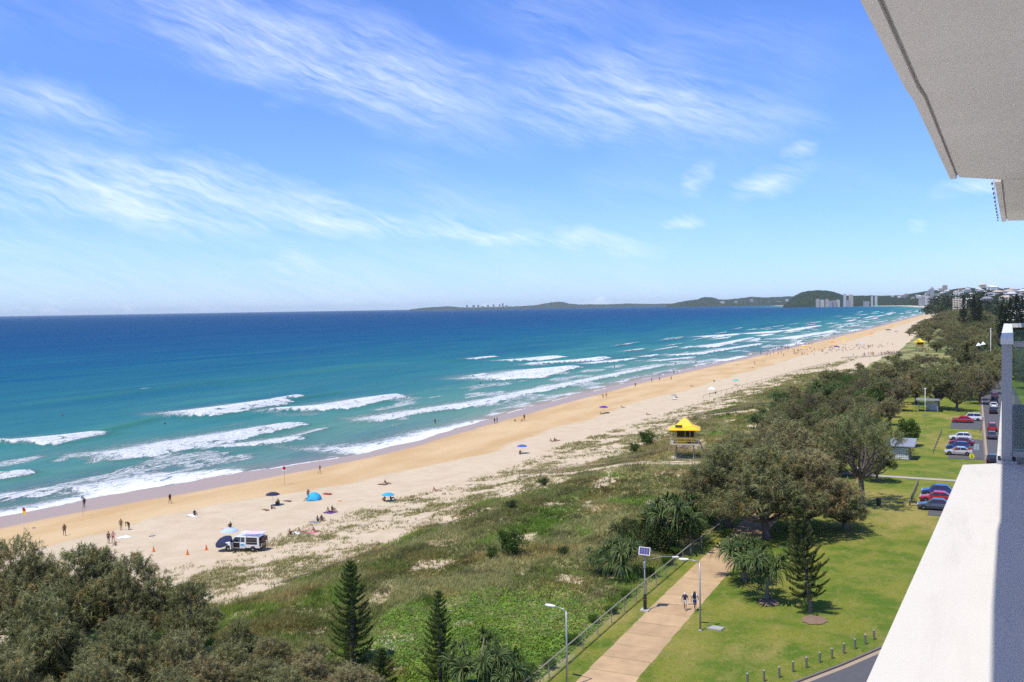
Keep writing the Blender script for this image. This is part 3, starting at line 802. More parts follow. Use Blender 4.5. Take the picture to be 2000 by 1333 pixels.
def bush(seed, h, rx, n, leaf=0.16, dark=(0.016, 0.036, 0.008), light=(0.10, 0.155, 0.025), clumps=26):
    """broad-leaved shrub: short stems and leaf clumps with gaps between"""
    r = np.random.default_rng(seed); rr = random.Random(seed)
    cl = rand_unit(clumps, r) * r.uniform(.45, .95, (clumps, 1)) * [rx * .8, rx * .8, h * .42] + [0, 0, h * .52]
    cl[:, 2] = np.maximum(cl[:, 2], h * .14)
    mb = MB(); mb.tube([(0, 0, -.3), (0.03, 0, h * .3)], [.05 * h ** .5, .035 * h ** .5], 5, caps=False)
    for q in cl: mb.tube([(0.02, 0, h * .18), tuple((q * .5 + np.array([0, 0, h * .12]))), tuple(q)], [.03 * h ** .5, .02, .008], 4, caps=False)
    pk = r.integers(0, clumps, n); sz = r.uniform(.20, .36, clumps)[pk]
    u = rand_unit(n, r); rad = r.random(n) ** .4
    c = cl[pk] + u * (rad * sz)[:, None] * [rx, rx, h * .7]
    c[:, 2] = np.maximum(c[:, 2], .03)
    d = u * .7 + rand_unit(n, r) * .6 + [0, 0, .35]; d /= np.linalg.norm(d, axis=1, keepdims=True)
    s = np.cross(d, rand_unit(n, r)); s /= np.linalg.norm(s, axis=1, keepdims=True)
    L = leaf * r.uniform(.7, 1.3, n)[:, None]
    v = np.stack([c - d * L * .5, c + s * L * .32, c + d * L * .5, c - s * L * .32], 1).reshape(-1, 3)
    f = np.arange(len(v)).reshape(-1, 4)
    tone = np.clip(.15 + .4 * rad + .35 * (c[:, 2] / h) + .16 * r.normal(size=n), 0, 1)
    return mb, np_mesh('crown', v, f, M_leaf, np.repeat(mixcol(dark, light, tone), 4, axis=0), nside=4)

TREES = []          # (x, y, radius) of planted trees, so that the random ones keep clear
def plant(name, gen, loc, label, cat='tree', group=None, bark=None, rz=0.0, scale=1.0, stem='trunk', sxy=None):
    mb, crown = gen
    root = empty(name, loc, rz)
    root.scale = (sxy or scale, sxy or scale, scale)
    tag(root, label, cat, group)
    me = mb if isinstance(mb, bpy.types.Mesh) else mb.mesh(stem, bark or M_bark, smooth=True)
    mesh_obj(stem, me, root)
    mesh_obj('crown' if cat == 'tree' else 'foliage', crown, root)
    TREES.append((loc[0], loc[1]))
    return root
def ready(gen, bark=None, stem='trunk'): return (gen[0].mesh(stem, bark or M_bark, smooth=True), gen[1])

# ---------------------------------------------------------------- big she-oaks in the foreground
SO = [ready(sheoak(11, 10, 4.3, 1150, 36, 0.055, open_=.25)), ready(sheoak(12, 10, 4.0, 1100, 36, 0.055)), ready(sheoak(13, 10, 4.6, 1150, 36, 0.055, ry=3.9, open_=.25)),
      ready(sheoak(14, 10, 4.2, 1000, 36, 0.055, open_=.35))]
def top_plant(name, gen, p, label, base_h=10.0, rz=0.0, sx=1.0, **kw):
    """p = the top of the plant; it grows from the ground below to that height"""
    x, y, zt = p; z0 = gzs(x, y); s = (zt - z0) / base_h
    return plant(name, gen, (x, y, z0), label, rz=rz, scale=s, sxy=s * sx, **kw)
FG = [
    ((-75.03, 54.75, 12.12), 0, 0.3, 'grey-green she-oak at the left edge with its crown top over the beach'),
    ((-67.92, 55.97, 11.94), 1, 1.9, 'grey-green she-oak whose plumes cut across the wet-sand swimmers at far left'),
    ((-62.54, 56.36, 11.47), 2, 3.0, 'tall wispy she-oak in the foreground reaching up in front of the orange cones'),
    ((-56.89, 56.88, 10), 3, 4.4, 'she-oak on the right end of the foreground thicket below the white utility truck'),
    ((-59.22, 44.63, 12.05), 2, 5.2, 'dense she-oak in the lower left of the foreground thicket'),
    ((-52.28, 45.77, 10.97), 3, 0.9, 'open she-oak with bare branches showing sand through the foreground thicket'),
    ((-48.68, 47.52, 10.02), 0, 2.4, 'she-oak low in the foreground thicket left of the Norfolk pines'),
    ((-53.58, 38.48, 10.81), 1, 3.7, 'she-oak in the bottom left corner of the picture'),
    ((-49.02, 40.68, 10.24), 0, 1.2, 'she-oak crown cut by the bottom edge in the left foreground'),
    ((-50.57, 55.5, 8.19), 1, 0.2, 'small she-oak standing alone right of the foreground thicket'),
    ((-57.67, 45.38, 9.47), 3, 2.2, 'low she-oak filling the middle of the foreground thicket'), ((-51.53, 48.36, 8.56), 1, 5.6, 'low she-oak at the foot of the tall wispy foreground one'), ((-58.44, 49.46, 7.2), 2, 0.7, 'half-hidden low she-oak at the back of the foreground thicket')]
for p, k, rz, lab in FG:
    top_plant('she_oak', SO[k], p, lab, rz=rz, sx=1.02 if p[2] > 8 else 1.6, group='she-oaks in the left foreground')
for p, k, rz, lab in [
    ((-45.68, 46.75, 8.9), 2, 4.0, 'low she-oak scrub at the bottom edge right of the foreground thicket'),
    ((-42.63, 48.23, 8.7), 3, 2.0, 'low she-oak scrub at the bottom edge below the small lone she-oak'),
    ((-40.85, 51.32, 8.25), 1, 5.0, 'low she-oak scrub at the foot of the left Norfolk pine'),
    ((-46.98, 50.57, 8.47), 0, 3.0, 'low she-oak scrub between the thicket and the lone small she-oak'), ((-39.5, 47.53, 8.76), 2, 3.3, 'low she-oak scrub cut by the bottom edge left of the left pine'), ((-44.76, 42.75, 9.59), 3, 0.4, 'low she-oak scrub cut by the bottom edge under the thicket'),
    ((-45.89, 53.32, 8.09), 2, 1.7, 'low she-oak scrub just right of the lone small she-oak'), ((-42.88, 54.78, 7.66), 3, 4.7, 'low she-oak scrub touching the left side of the left Norfolk pine'),
    ((-36.99, 50.97, 8.26), 0, 1.0, 'low she-oak scrub at the bottom edge between the two foreground Norfolk pines')]:
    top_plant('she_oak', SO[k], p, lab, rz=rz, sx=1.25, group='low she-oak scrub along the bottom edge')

# ---------------------------------------------------------------- Norfolk pines
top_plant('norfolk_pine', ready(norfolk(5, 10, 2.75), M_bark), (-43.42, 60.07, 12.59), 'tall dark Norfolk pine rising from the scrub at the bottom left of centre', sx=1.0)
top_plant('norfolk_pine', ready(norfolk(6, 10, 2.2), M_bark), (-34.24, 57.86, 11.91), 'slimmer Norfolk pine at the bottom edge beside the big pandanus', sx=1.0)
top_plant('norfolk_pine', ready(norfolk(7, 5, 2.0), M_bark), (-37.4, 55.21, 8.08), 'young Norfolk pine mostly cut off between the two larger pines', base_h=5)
lp = (-12.74, 86.09, 4.5)
plant('norfolk_pine', ready(norfolk(8, 10, 2.6, dark=(0.016, 0.028, 0.008), light=(0.115, 0.13, 0.03), skip=.16), M_bark), (lp[0], lp[1], gzs(lp[0], lp[1])), 'leaning Norfolk pine standing in a mulch ring on the lawn right of the path', scale=.95).rotation_euler = (0, math.radians(-7), 0)

# ---------------------------------------------------------------- pandanus
def at_plant(name, gen, p, label, **kw): return plant(name, gen, (p[0], p[1], gzs(p[0], p[1])), label, **kw)
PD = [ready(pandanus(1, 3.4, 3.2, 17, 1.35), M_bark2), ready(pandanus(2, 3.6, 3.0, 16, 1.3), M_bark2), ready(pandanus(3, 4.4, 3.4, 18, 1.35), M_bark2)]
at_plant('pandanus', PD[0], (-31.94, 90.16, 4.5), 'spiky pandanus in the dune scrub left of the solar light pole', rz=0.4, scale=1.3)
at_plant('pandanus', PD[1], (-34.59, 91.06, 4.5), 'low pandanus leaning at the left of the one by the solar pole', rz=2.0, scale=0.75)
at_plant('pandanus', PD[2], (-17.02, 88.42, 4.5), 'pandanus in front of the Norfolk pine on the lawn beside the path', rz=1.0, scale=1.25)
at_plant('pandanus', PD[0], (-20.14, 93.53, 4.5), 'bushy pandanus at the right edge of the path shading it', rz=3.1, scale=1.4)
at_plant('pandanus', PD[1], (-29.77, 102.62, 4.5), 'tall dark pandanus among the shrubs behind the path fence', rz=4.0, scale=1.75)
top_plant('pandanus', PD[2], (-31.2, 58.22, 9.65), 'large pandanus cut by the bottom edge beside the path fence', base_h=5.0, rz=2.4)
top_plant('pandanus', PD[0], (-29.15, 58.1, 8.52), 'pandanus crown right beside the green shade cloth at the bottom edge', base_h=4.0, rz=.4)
for p, rz, s, lab in [((-42.32, 209.65, 4.5), 1, 1.0, 'left one of two dark pandanus on the green dune by the beach track'), ((-40.72, 215.83, 4.5), 2, 1.1, 'right one of two dark pandanus on the green dune by the beach track'),
                      ((-44.43, 250.13, 4.5), 3, 1.5, 'round dark pandanus at the end of the beach track fence'), ((-31.84, 267.33, 4.5), 4, 1.6, 'pandanus poking above the scrub in front of the sparse far dune'),
                      ((-24.99, 167.41, 4.5), 5, 1.3, 'pandanus with pale green straps in the scrub behind the she-oaks'), ((-30.22, 180.91, 4.5), 0, 1.2, 'pandanus in the thicket right of the near yellow tower'), ((-36.93, 265.79, 4.5), 2.5, 1.3, 'pandanus at the left of the scrub belt behind the dune')]:
    at_plant('pandanus', PD[int(rz) % 3], p, lab, rz=rz, scale=s)

# ---------------------------------------------------------------- she-oaks along the path and in the park
for p, k, rz, s, sx, lab in [
    ((-26.77, 115.81, 4.5), 0, 0.5, 0.98, 1.3, 'wide she-oak at the left of the clump over the path'),
    ((-21.48, 111.81, 4.5), 2, 1.5, 1.02, 1.3, 'she-oak with its trunks right beside the far end of the visible path'),
    ((-17.46, 116.7, 4.5), 1, 2.5, 0.95, 1.3, 'she-oak behind the lawn Norfolk pine'),
    ((-13.83, 119.56, 4.5), 3, 3.5, 0.5, 1.5, 'low she-oak at the right end of the clump over the lawn'),
    ((-22.46, 132.15, 4.5), 0, 4.5, 1.08, 1.3, 'she-oak at the back of the clump over the path'),
    ((-29.64, 133.07, 4.5), 1, 5.5, 0.9, 1.3, 'she-oak at the back left of the clump below the near tower'),
    ((-30.36, 117.37, 4.5), 2, 0.9, 0.62, 1.3, 'rounded she-oak between the path fence and the dune')]:
    at_plant('she_oak', SO[k], p, lab, rz=rz, scale=s, sxy=s * sx, group='she-oaks arching over the path')
big = ready(sheoak(21, 10, 4.4, 420, 44, 0.045, bare=.30, low=.34, open_=.75, zlo=.5, dark=(0.05, 0.048, 0.022)))
at_plant('she_oak', big, (-13.07, 134.06, 4.5), 'open she-oak with a thick bare trunk and forked limbs on the lawn', scale=1.28, rz=2.2)
at_plant('she_oak', SO[3], (-12.8, 153.26, 4.5), 'small drooping she-oak right behind the bare-trunked one', scale=0.62, rz=1.2)
at_plant('she_oak', SO[1], (-18.7, 156.64, 4.5), 'she-oak behind and left of the bare-trunked one', scale=0.9, rz=4.2, sxy=1.05)
at_plant('park_tree', ready(bush(71, 5, 2.2, 5200, .30, clumps=22)), (-10.6, 193.39, 4.5), 'small leafy green tree beside the grey amenities block', bark=M_bark, scale=1.15)

# ---------------------------------------------------------------- shrubs
BU = [ready(bush(31, 2.6, 1.7, 4200, .14), stem='stem'), ready(bush(32, 3.2, 2.4, 5200, .17, dark=(0.02, 0.035, 0.012), light=(0.095, 0.12, 0.035)), stem='stem'),
      ready(bush(33, 2.2, 2.2, 4200, .17, dark=(0.022, 0.055, 0.008), light=(0.115, 0.19, 0.02)), stem='stem'), ready(bush(34, 4.0, 2.8, 5200, .20), stem='stem')]
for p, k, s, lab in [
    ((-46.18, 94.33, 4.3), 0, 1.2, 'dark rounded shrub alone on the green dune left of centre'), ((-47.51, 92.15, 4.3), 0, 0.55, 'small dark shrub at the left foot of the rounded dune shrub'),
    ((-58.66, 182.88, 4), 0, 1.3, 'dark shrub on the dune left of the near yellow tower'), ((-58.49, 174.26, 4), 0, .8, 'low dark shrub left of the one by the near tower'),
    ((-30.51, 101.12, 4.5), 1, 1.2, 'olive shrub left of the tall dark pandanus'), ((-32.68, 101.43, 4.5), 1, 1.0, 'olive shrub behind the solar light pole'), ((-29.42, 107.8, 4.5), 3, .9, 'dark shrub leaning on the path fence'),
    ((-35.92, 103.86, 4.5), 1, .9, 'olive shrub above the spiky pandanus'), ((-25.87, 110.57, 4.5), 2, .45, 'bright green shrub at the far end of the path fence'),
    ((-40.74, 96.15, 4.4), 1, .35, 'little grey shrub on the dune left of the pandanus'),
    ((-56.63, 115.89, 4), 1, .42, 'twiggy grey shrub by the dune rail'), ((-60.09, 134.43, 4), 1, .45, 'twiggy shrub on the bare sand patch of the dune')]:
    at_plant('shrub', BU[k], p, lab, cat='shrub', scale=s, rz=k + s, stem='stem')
# a hedge of leafy weeds along the path fence
for i, (yy, s, k) in enumerate([(58, .5, 2), (60.5, .55, 2), (63, .42, 2), (65.2, .38, 2), (70.5, .4, 2), (76, .34, 2), (79, .36, 2), (84, .34, 2), (92, .40, 2), (96.5, .45, 2), (100.5, .5, 2)]):
    at_plant('shrub', BU[k], (-28.9 - .3 * (i % 3), yy), 'leafy green shrub growing along the wire path fence', cat='shrub', scale=s, rz=i * 1.3, stem='stem', group='shrubs along the path fence')
# scrub belt between dune and park
rs = np.random.default_rng(17)
SM = [ready(sheoak(41, 8, 3.4, 420, 26, 0.075, zlo=.34)), ready(sheoak(42, 8, 3.0, 400, 26, 0.075, zlo=.3, dark=(0.05, 0.05, 0.025), light=(0.26, 0.225, 0.13))), ready(sheoak(43, 8, 3.8, 420, 26, 0.08, ry=3, zlo=.3))]
def far_ok(x, y, d): return all((x - a) ** 2 + (y - b) ** 2 > d * d for a, b in TREES)
cnt = 0
for i in range(900):
    x, y = rs.uniform(-44, -8), rs.uniform(128, 330)
    edge = np.interp(y, [128, 150, 175, 200, 240, 300, 330], [-31, -33, -35, -38, -42, -45, -44])
    redge = np.interp(y, [128, 150, 170, 195, 215, 250, 300, 330], [-20, -20, -19, -19, -15, -17, -16, -14])
    if x < edge or x > redge or not far_ok(x, y, 2.9): continue
    if abs(y - 171) < 7 and x < -38: continue
    k = rs.random(); rz = rs.uniform(0, 6.28); cnt += 1
    if k < .42:
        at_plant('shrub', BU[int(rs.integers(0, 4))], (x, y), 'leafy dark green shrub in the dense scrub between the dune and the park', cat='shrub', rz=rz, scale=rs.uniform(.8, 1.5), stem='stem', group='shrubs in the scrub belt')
    else:
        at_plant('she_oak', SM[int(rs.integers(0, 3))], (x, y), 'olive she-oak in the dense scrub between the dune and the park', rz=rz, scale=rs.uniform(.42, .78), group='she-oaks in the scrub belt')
# the taller trees round the picnic shelter
for i, (p, s, k) in enumerate([((-21.68, 257.21, 4.5), 1.05, 0), ((-16.69, 255.05, 4.5), 1.0, 1), ((-13.06, 273.02, 4.5), 1.15, 2), ((-7.51, 261.62, 4.5), 1.3, 0), ((-3.26, 259.26, 4.5), 1.15, 1), ((-6.12, 297.32, 4.5), 1.35, 2), ((-0.18, 288.29, 4.5), 1.2, 0),
                               ((2.25, 277.65, 4.5), 1.1, 1), ((-18.63, 301.98, 4.5), 1.25, 2), ((-12.08, 312.54, 4.5), 1.3, 1), ((4.51, 308.53, 4.5), 1.2, 2), ((-23.48, 300.61, 4.5), 1.1, 0)]):
    at_plant('she_oak', SM[k], p, 'broad she-oak in the shady row behind the parked cars and picnic shelter', rz=i * 1.1, scale=s, sxy=s * 1.15, group='she-oaks round the picnic shelter')
# coastal woodland running on down the beach
n_wood = 0
for i in range(4000):
    t = rs.random(); y = 330 * (7.5 ** t); x = rs.uniform(-56, 24)
    edge = np.interp(y, [330, 420, 500, 540, 580, 640, 720, 770, 900, 1500, 2500], [-43, -40, -34, -28, -22, -22, -36, -40, -50, -50, -52])
    if x < edge or (x > 2.0 and y < 262) or not far_ok(x, y, 4.6 + y / 260): continue
    if 518 < y < 600 and x < -19: continue
    n_wood += 1
    sc_ = rs.uniform(.75, 1.15) * np.interp(x - edge, [0, 14], [.6, 1.15]) * (1 + max(0, y - 600) / 4000) * (.58 if y < 545 and x < -12 else 1.0)
    at_plant('she_oak', SM[int(rs.integers(0, 3))], (x, y), 'she-oak in the dark olive coastal woodland beyond the park', rz=rs.uniform(0, 6.28), scale=sc_, sxy=sc_ * (1.25 + y / 2500), group='coastal woodland she-oaks')
    if n_wood > 210: break
# Norfolk pines standing over the far houses
FP = [ready(norfolk(51, 20, 4.2, dens=.30, wid=.30, dark=(0.012, 0.022, 0.012), light=(0.05, 0.065, 0.03))), ready(norfolk(52, 20, 3.6, dens=.30, wid=.30, dark=(0.012, 0.022, 0.012), light=(0.05, 0.065, 0.03)))]
for i, (p, lab) in enumerate([((-6.4, 997.16, 35.21), 'leftmost dark Norfolk pine on the skyline by the cream apartment blocks'), ((2.14, 912.39, 37.43), 'dark Norfolk pine second from the left among the far houses'), ((6.42, 958.93, 33.91), 'Norfolk pine right behind the second skyline one'),
                              ((14.09, 540.31, 30.29), 'dark Norfolk pine above the white roof at the right edge'), ((14.74, 507.28, 29.15), 'Norfolk pine right beside the one above the white roof'), ((22.33, 588.76, 35.35), 'tall Norfolk pine at the right edge of the skyline'), ((24.15, 567.42, 33.82), 'Norfolk pine cut by the right edge of the picture'), ((20.79, 632.47, 33.55), 'Norfolk pine between the white roof and the right-edge pines'), ((-1.37, 366.1, 16.75), 'small dark conical pine standing up from the woodland by the white flagpole')]):
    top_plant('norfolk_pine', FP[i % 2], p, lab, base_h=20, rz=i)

# ---------------------------------------------------------------- dune grass and ground cover
rg = np.random.default_rng(23)
def scatter(x0, x1, y0, y1, n, dens_falloff=1.0):
    u = rg.random(n); k = dens_falloff
    if k == 1.0: y = y0 * (y1 / y0) ** u                       # thins out with distance as 1/y
    else: y = (y0 ** (1 - k) + u * (y1 ** (1 - k) - y0 ** (1 - k))) ** (1 / (1 - k))
    x = rg.uniform(x0, x1, n)
    return x, y
def tuft_mesh(x, y, h, blades, width, c0, c1, spread=0.25, flop=0.8, tone=None):
    n = len(x); z = gz(x, y)
    b = np.repeat(np.stack([x, y, z - 0.03], 1), blades, axis=0)
    b[:, :2] += rg.normal(size=(len(b), 2)) * np.repeat(h, blades)[:, None] * spread
    d = rg.normal(size=b.shape) * flop * 0.5; d[:, 2] = 1.0
    d[:, :2] += np.array([0.25, 0.10])
    hh = np.repeat(h, blades) * rg.uniform(0.6, 1.15, len(b))
    v = strips(b, d, hh, np.repeat(np.asarray(width) * np.ones(n), blades), rg)
    t = np.clip(np.repeat(tone if tone is not None else rg.random(n), blades) * .75 + .25 * rg.random(len(b)), 0, 1)
    col_ = mixcol(c0, c1, t)
    cols = np.repeat(col_, 3, axis=0); cols[0::3] *= .75; cols[1::3] *= .75; cols[2::3] *= 1.1
    return v, cols
# green cover of the back dune
x, y = scatter(-64, -29.2, 46, 420, 76000, 1.35)
cv = cover(x, y)
def vine(x, y): return sstep(13, 7, np.hypot((x + 36) / 1.15, (y - 70) / 1.25) + 8 * (fbm(x / 4, y / 4, 81, 3) - .5))
keep = (rg.random(len(x)) < cv * 1.1 * (1 - .85 * vine(x, y))) & (dist_line(x, y, TRACK) > 1.7) & ~((x > -36) & (y > 330))
x, y = x[keep], y[keep]
pale = sstep(.36, .56, fbm(x / 9, y / 11, 61, 3)); grn = sstep(.58, .70, fbm(x / 7, y / 9, 63, 3))
h = (0.34 + 0.30 * rg.random(len(x))) * (1.0 + 0.25 * pale)
v1, c1_ = tuft_mesh(x, y, h, 6, 0.035 + y / 2600, (0.185, 0.20, 0.060), (0.47, 0.42, 0.20), tone=np.clip(pale * .8 + .15 * rg.normal(size=len(x)), 0, 1))
gsel = np.repeat(grn, 18)[:, None]
c1_ = c1_ * (1 - gsel) + gsel * (c1_ * np.array([.60, .95, .38]))
brn = np.repeat(sstep(.50, .64, fbm(x / 4.5, y / 6, 67, 3)), 18)[:, None] * .75
c1_ = c1_ * (1 - brn) + brn * (c1_ * np.array([1.12, .88, .80]))
drk = np.repeat(sstep(.56, .68, fbm(x / 2.6, y / 3.2, 69, 3)), 18)[:, None] * .45
c1_ = c1_ * (1 - drk)
me = np_mesh('dune_grass', v1, tri_idx(len(v1)), M_grass, c1_)
tag(mesh_obj('dune_grass', me), 'green and pale dune grass covering the back dune', 'grass', kind='stuff')
# straw-coloured tufts on the bare foredune
x, y = scatter(-86, -54, 60, 620, 90000, 1.2)
cv = cover(x, y)
patch_ = sstep(.40, .58, fbm(x / 3.0, y / 3.6, 71, 3))
keep = (rg.random(len(x)) < (cv * .85 + .16 * patch_) * (x - x_toe(y) > -1.5)) & (dist_line(x, y, TRACK) > 1.5)
x, y = x[keep], y[keep]
v2, c2_ = tuft_mesh(x, y, 0.22 + 0.30 * rg.random(len(x)), 6, 0.03 + y / 2600, (0.17, 0.17, 0.055), (0.42, 0.36, 0.17), spread=.5, flop=1.0)
me = np_mesh('foredune_grass', v2, tri_idx(len(v2)), M_grass, c2_)
tag(mesh_obj('foredune_grass', me), 'sparse straw-coloured grass tufts on the bare foredune sand', 'grass', kind='stuff')
# bright creeping vine in front of the path fence
x, y = scatter(-48, -28.6, 50, 96, 76000, 1.0)
m_ = vine(x, y) + .9 * sstep(-31, -29.5, x + 1.2 * fbm(x, y / 3, 4, 2))
m_ = np.clip(m_, 0, 1)
keep = rg.random(len(x)) < m_ * .95
x, y = x[keep], y[keep]; n = len(x); z = gz(x, y) + .05 + .32 * rg.random(n) * fbm(x, y, 83, 2)
c = np.stack([x, y, z], 1); nn = rand_unit(n, rg) * .7; nn[:, 2] = 1; nn /= np.linalg.norm(nn, axis=1, keepdims=True)
a_ = np.cross(nn, rand_unit(n, rg)); a_ /= np.linalg.norm(a_, axis=1, keepdims=True); b_ = np.cross(nn, a_); s = rg.uniform(.05, .11, n)[:, None]
v = np.stack([c - a_ * s, c + b_ * s * .8, c + a_ * s * 1.1, c - b_ * s * .8], 1).reshape(-1, 3)
cc = mixcol((0.065, 0.155, 0.008), (0.28, 0.40, 0.03), np.clip(.55 * rg.random(n) ** 1.4 + .9 * (fbm(x / 1.6, y / 2.0, 85, 3) - .28), 0, 1))
me = np_mesh('creeping_vine', v, np.arange(len(v)).reshape(-1, 4), M_leaf, np.repeat(cc, 4, axis=0), nside=4)
tag(mesh_obj('creeping_vine', me), 'bright green creeping vine over the dune beside the path fence', 'ground cover', kind='stuff')
# mown lawn: short blades near the path so that the turf has a nap
x, y = scatter(-28, 2, 52, 130, 90000, 1.6)
keep = ~((x > -26.3) & (x < -21.9)) & ~(x - np.interp(y, [50, 58, 65.5, 70, 74, 78, 86, 95, 110, 300], [-24, -18, -13.5, -11.2, -8.9, -6.9, -3, .5, 2, 2.3]) > -.4)
x, y = x[keep], y[keep]
tn = np.clip(sstep(.38, .66, fbm(x / 5, y / 9, 95, 4)) * .8 + .2 * rg.random(len(x)), 0, 1)
v3, c3_ = tuft_mesh(x, y, 0.05 + .06 * rg.random(len(x)), 3, 0.055, (0.095, 0.145, 0.014), (0.27, 0.255, 0.045), spread=1.2, flop=1.4, tone=tn)
me = np_mesh('lawn_grass', v3, tri_idx(len(v3)), M_grass, c3_)
tag(mesh_obj('lawn_grass', me), 'short mown grass of the park lawn', 'grass', kind='stuff')

# ---------------------------------------------------------------- path, road, kerb
M_path = [plain('path_concrete_%d' % i, c, 0.85, var=.34, scale=.8, bump=.15) for i, c in enumerate([(0.42, 0.285, 0.15), (0.395, 0.265, 0.14), (0.44, 0.30, 0.16)])]
path = tag(empty('path', (-24.0, 40, 0)), kind='structure')
meshes = [None] * 3
for i in range(30):
    yy = 46 + i * 2.9
    xo = .25 * math.sin(yy / 19)
    mb = MB()
    e0, e1 = random.uniform(-.05, .05), random.uniform(-.05, .05)
    b = MB().prism([(-1.98 + e0, .03), (1.98 + e1, .03), (1.98 + e1 + .03, 1.4), (1.98 + e0, 2.87), (-1.98 + e1, 2.87), (-2.01 + e0, 1.5)], -.08, .05)
    o = mesh_obj('slab', b.mesh('slab', M_path[(i * 7 + i // 3) % 3]), path, (xo, yy - 40, 4.46 + .004 * (i % 3)))
x_road = lambda q: np.interp(q, [40, 50, 58, 65.5, 69.9, 74.1, 78.2, 86, 95, 110, 300, 420], [-32, -24.5, -18.3, -13.6, -11.2, -8.9, -6.9, -3.2, .4, 2.0, 2.3, 2.5])
M_asphalt = plain('asphalt', (0.085, 0.083, 0.085), 0.9, var=.22, scale=1.5, bump=.2)
M_kerb = plain('kerb_concrete', (0.15, 0.125, 0.105), 0.9, var=.25, scale=2)
M_gutter = plain('gutter_concrete', (0.33, 0.255, 0.17), 0.9, var=.2, scale=1.2)
yy = np.concatenate([np.arange(44, 112, 2.0), np.arange(112, 430, 20)])
def ribbon(name, xa, xb, z, mat, kind='structure', parent=None):
    mb = MB()
    for i in range(len(yy) - 1):
        q0, q1 = yy[i], yy[i + 1]
        mb.add([(xa(q0), q0, z), (xb(q0), q0, z), (xb(q1), q1, z), (xa(q1), q1, z)], [(0, 1, 2, 3)])
    return tag(mb.build(name, mat, parent), kind=kind)
mb = MB(); mb.add([(-40, -60, 4.56), (60, -60, 4.56), (60, 41, 4.56), (-40, 41, 4.56)], [(0, 1, 2, 3)])  # pale ground added out of view to throw sunlight up onto the soffit
tag(mb.build('bounce_sheet', plain('bounce_sheet_pale', (0.50, 0.47, 0.42), .9)), 'unseen pale ground sheet added to bounce light up to the soffit', kind='structure')
ribbon('road', lambda q: x_road(q) + .55, lambda q: 12.0, 4.545, M_asphalt)
ribbon('gutter', lambda q: x_road(q) + .10, lambda q: x_road(q) + .56, 4.55, M_gutter)
mb = MB()
for i in range(len(yy) - 1):
    q0, q1 = yy[i], yy[i + 1]; a0, a1 = float(x_road(q0)), float(x_road(q1))
    mb.add([(a0 - .10, q0, 4.3), (a0 + .12, q0, 4.3), (a0 + .12, q0, 4.68), (a0 - .10, q0, 4.68), (a1 - .10, q1, 4.3), (a1 + .12, q1, 4.3), (a1 + .12, q1, 4.68), (a1 - .10, q1, 4.68)],
           [(0, 3, 7, 4), (1, 5, 6, 2), (3, 2, 6, 7)])
tag(mb.build('kerb', M_kerb), kind='structure')
for y0, y1, x0 in ((131.5, 143, -5.0), (180.5, 207, -3.6), (223, 244, -4.0)):
    mb = MB(); mb.add([(x0, y0, 4.54), (2.6, y0, 4.54), (2.6, y1, 4.54), (x0, y1, 4.54)], [(0, 1, 2, 3)])
    tag(mb.build('parking_bay', M_asphalt), 'asphalt parking bay beside the road', kind='structure')
mb = MB(); mb.add([(-22, 158.2, 4.55), (2.2, 157.4, 4.55), (2.2, 159.0, 4.55), (-22, 159.8, 4.55)], [(0, 1, 2, 3)])
tag(mb.build('footpath', plain('footpath_concrete', (0.36, 0.32, 0.27), .9)), kind='structure')
mb = MB(); mb.add([(2.7, 60, 4.553), (2.2, 120, 4.553), (2.4, 400, 4.553), (3.8, 400, 4.553), (3.6, 120, 4.553), (4.1, 60, 4.553)], [(0, 1, 4, 5), (1, 2, 3, 4)])
# bare mulch rings under the lawn trees
M_mulch = plain('mulch', (0.20, 0.13, 0.085), .95, var=.4, scale=6, bump=.4)
for (px_, py_), s in (((-12.29, 84.19, 4.5)[:2], 1.15), ((-16.76, 87.54, 4.5)[:2], 1.1)):
    mb = MB(); pts = [(math.cos(a) * s * random.uniform(.8, 1.15), math.sin(a) * s * random.uniform(.8, 1.15)) for a in np.linspace(0, 6.28, 22)[:-1]]
    mb.add([(p[0], p[1], 0) for p in pts] + [(0, 0, .09)], [(i, (i + 1) % 21, 21) for i in range(21)])
    tag(mb.build('mulch_bed', M_mulch, loc=(px_, py_, 4.56)), kind='structure')

# ---------------------------------------------------------------- fences and bollards
M_wire = plain('galvanised_wire', (0.30, 0.29, 0.27), .5, .6)
M_rail = plain('weathered_rail', (0.27, 0.23, 0.19), .85, var=.25)
M_timber = plain('grey_timber', (0.15, 0.12, 0.095), .9, var=.3)
M_timber2 = plain('tan_timber', (0.30, 0.235, 0.15), .9, var=.25)
def fence(name, pts, label, h, post_r, rails, mat, spacing, rail_r=.035, group=None, wires=(), dz=0.0):
    """post and rail fence along a line on the ground; every post and rail is a part"""
    root = tag(empty(name, (*pts[0], gzs(*pts[0]))), label, 'fence', group)
    r0 = root.location
    P = []
    for (xa, ya), (xb, yb) in zip(pts[:-1], pts[1:]):
        L = math.hypot(xb - xa, yb - ya); n = max(1, round(L / spacing))
        for i in range(n): P.append((xa + (xb - xa) * i / n, ya + (yb - ya) * i / n))
    P.append(pts[-1])
    P = [Vector((a, b, gzs(a, b) + dz)) - r0 for a, b in P]
    pm = MB().tube([(0, 0, -.4), (0, 0, h)], post_r, 6).mesh('post', mat)
    for p in P: mesh_obj('post', pm, root, p)
    for hz in rails:
        mb = MB()
        for a, b in zip(P[:-1], P[1:]): mb.tube([a + Vector((0, 0, hz)), b + Vector((0, 0, hz))], rail_r, 5)
        mb.build('rail', mat, root)
    for hz in wires:
        mb = MB()
        for a, b in zip(P[:-1], P[1:]): mb.tube([a + Vector((0, 0, hz)), b + Vector((0, 0, hz))], .008, 3)
        mb.build('wire', M_wire, root)
    return root
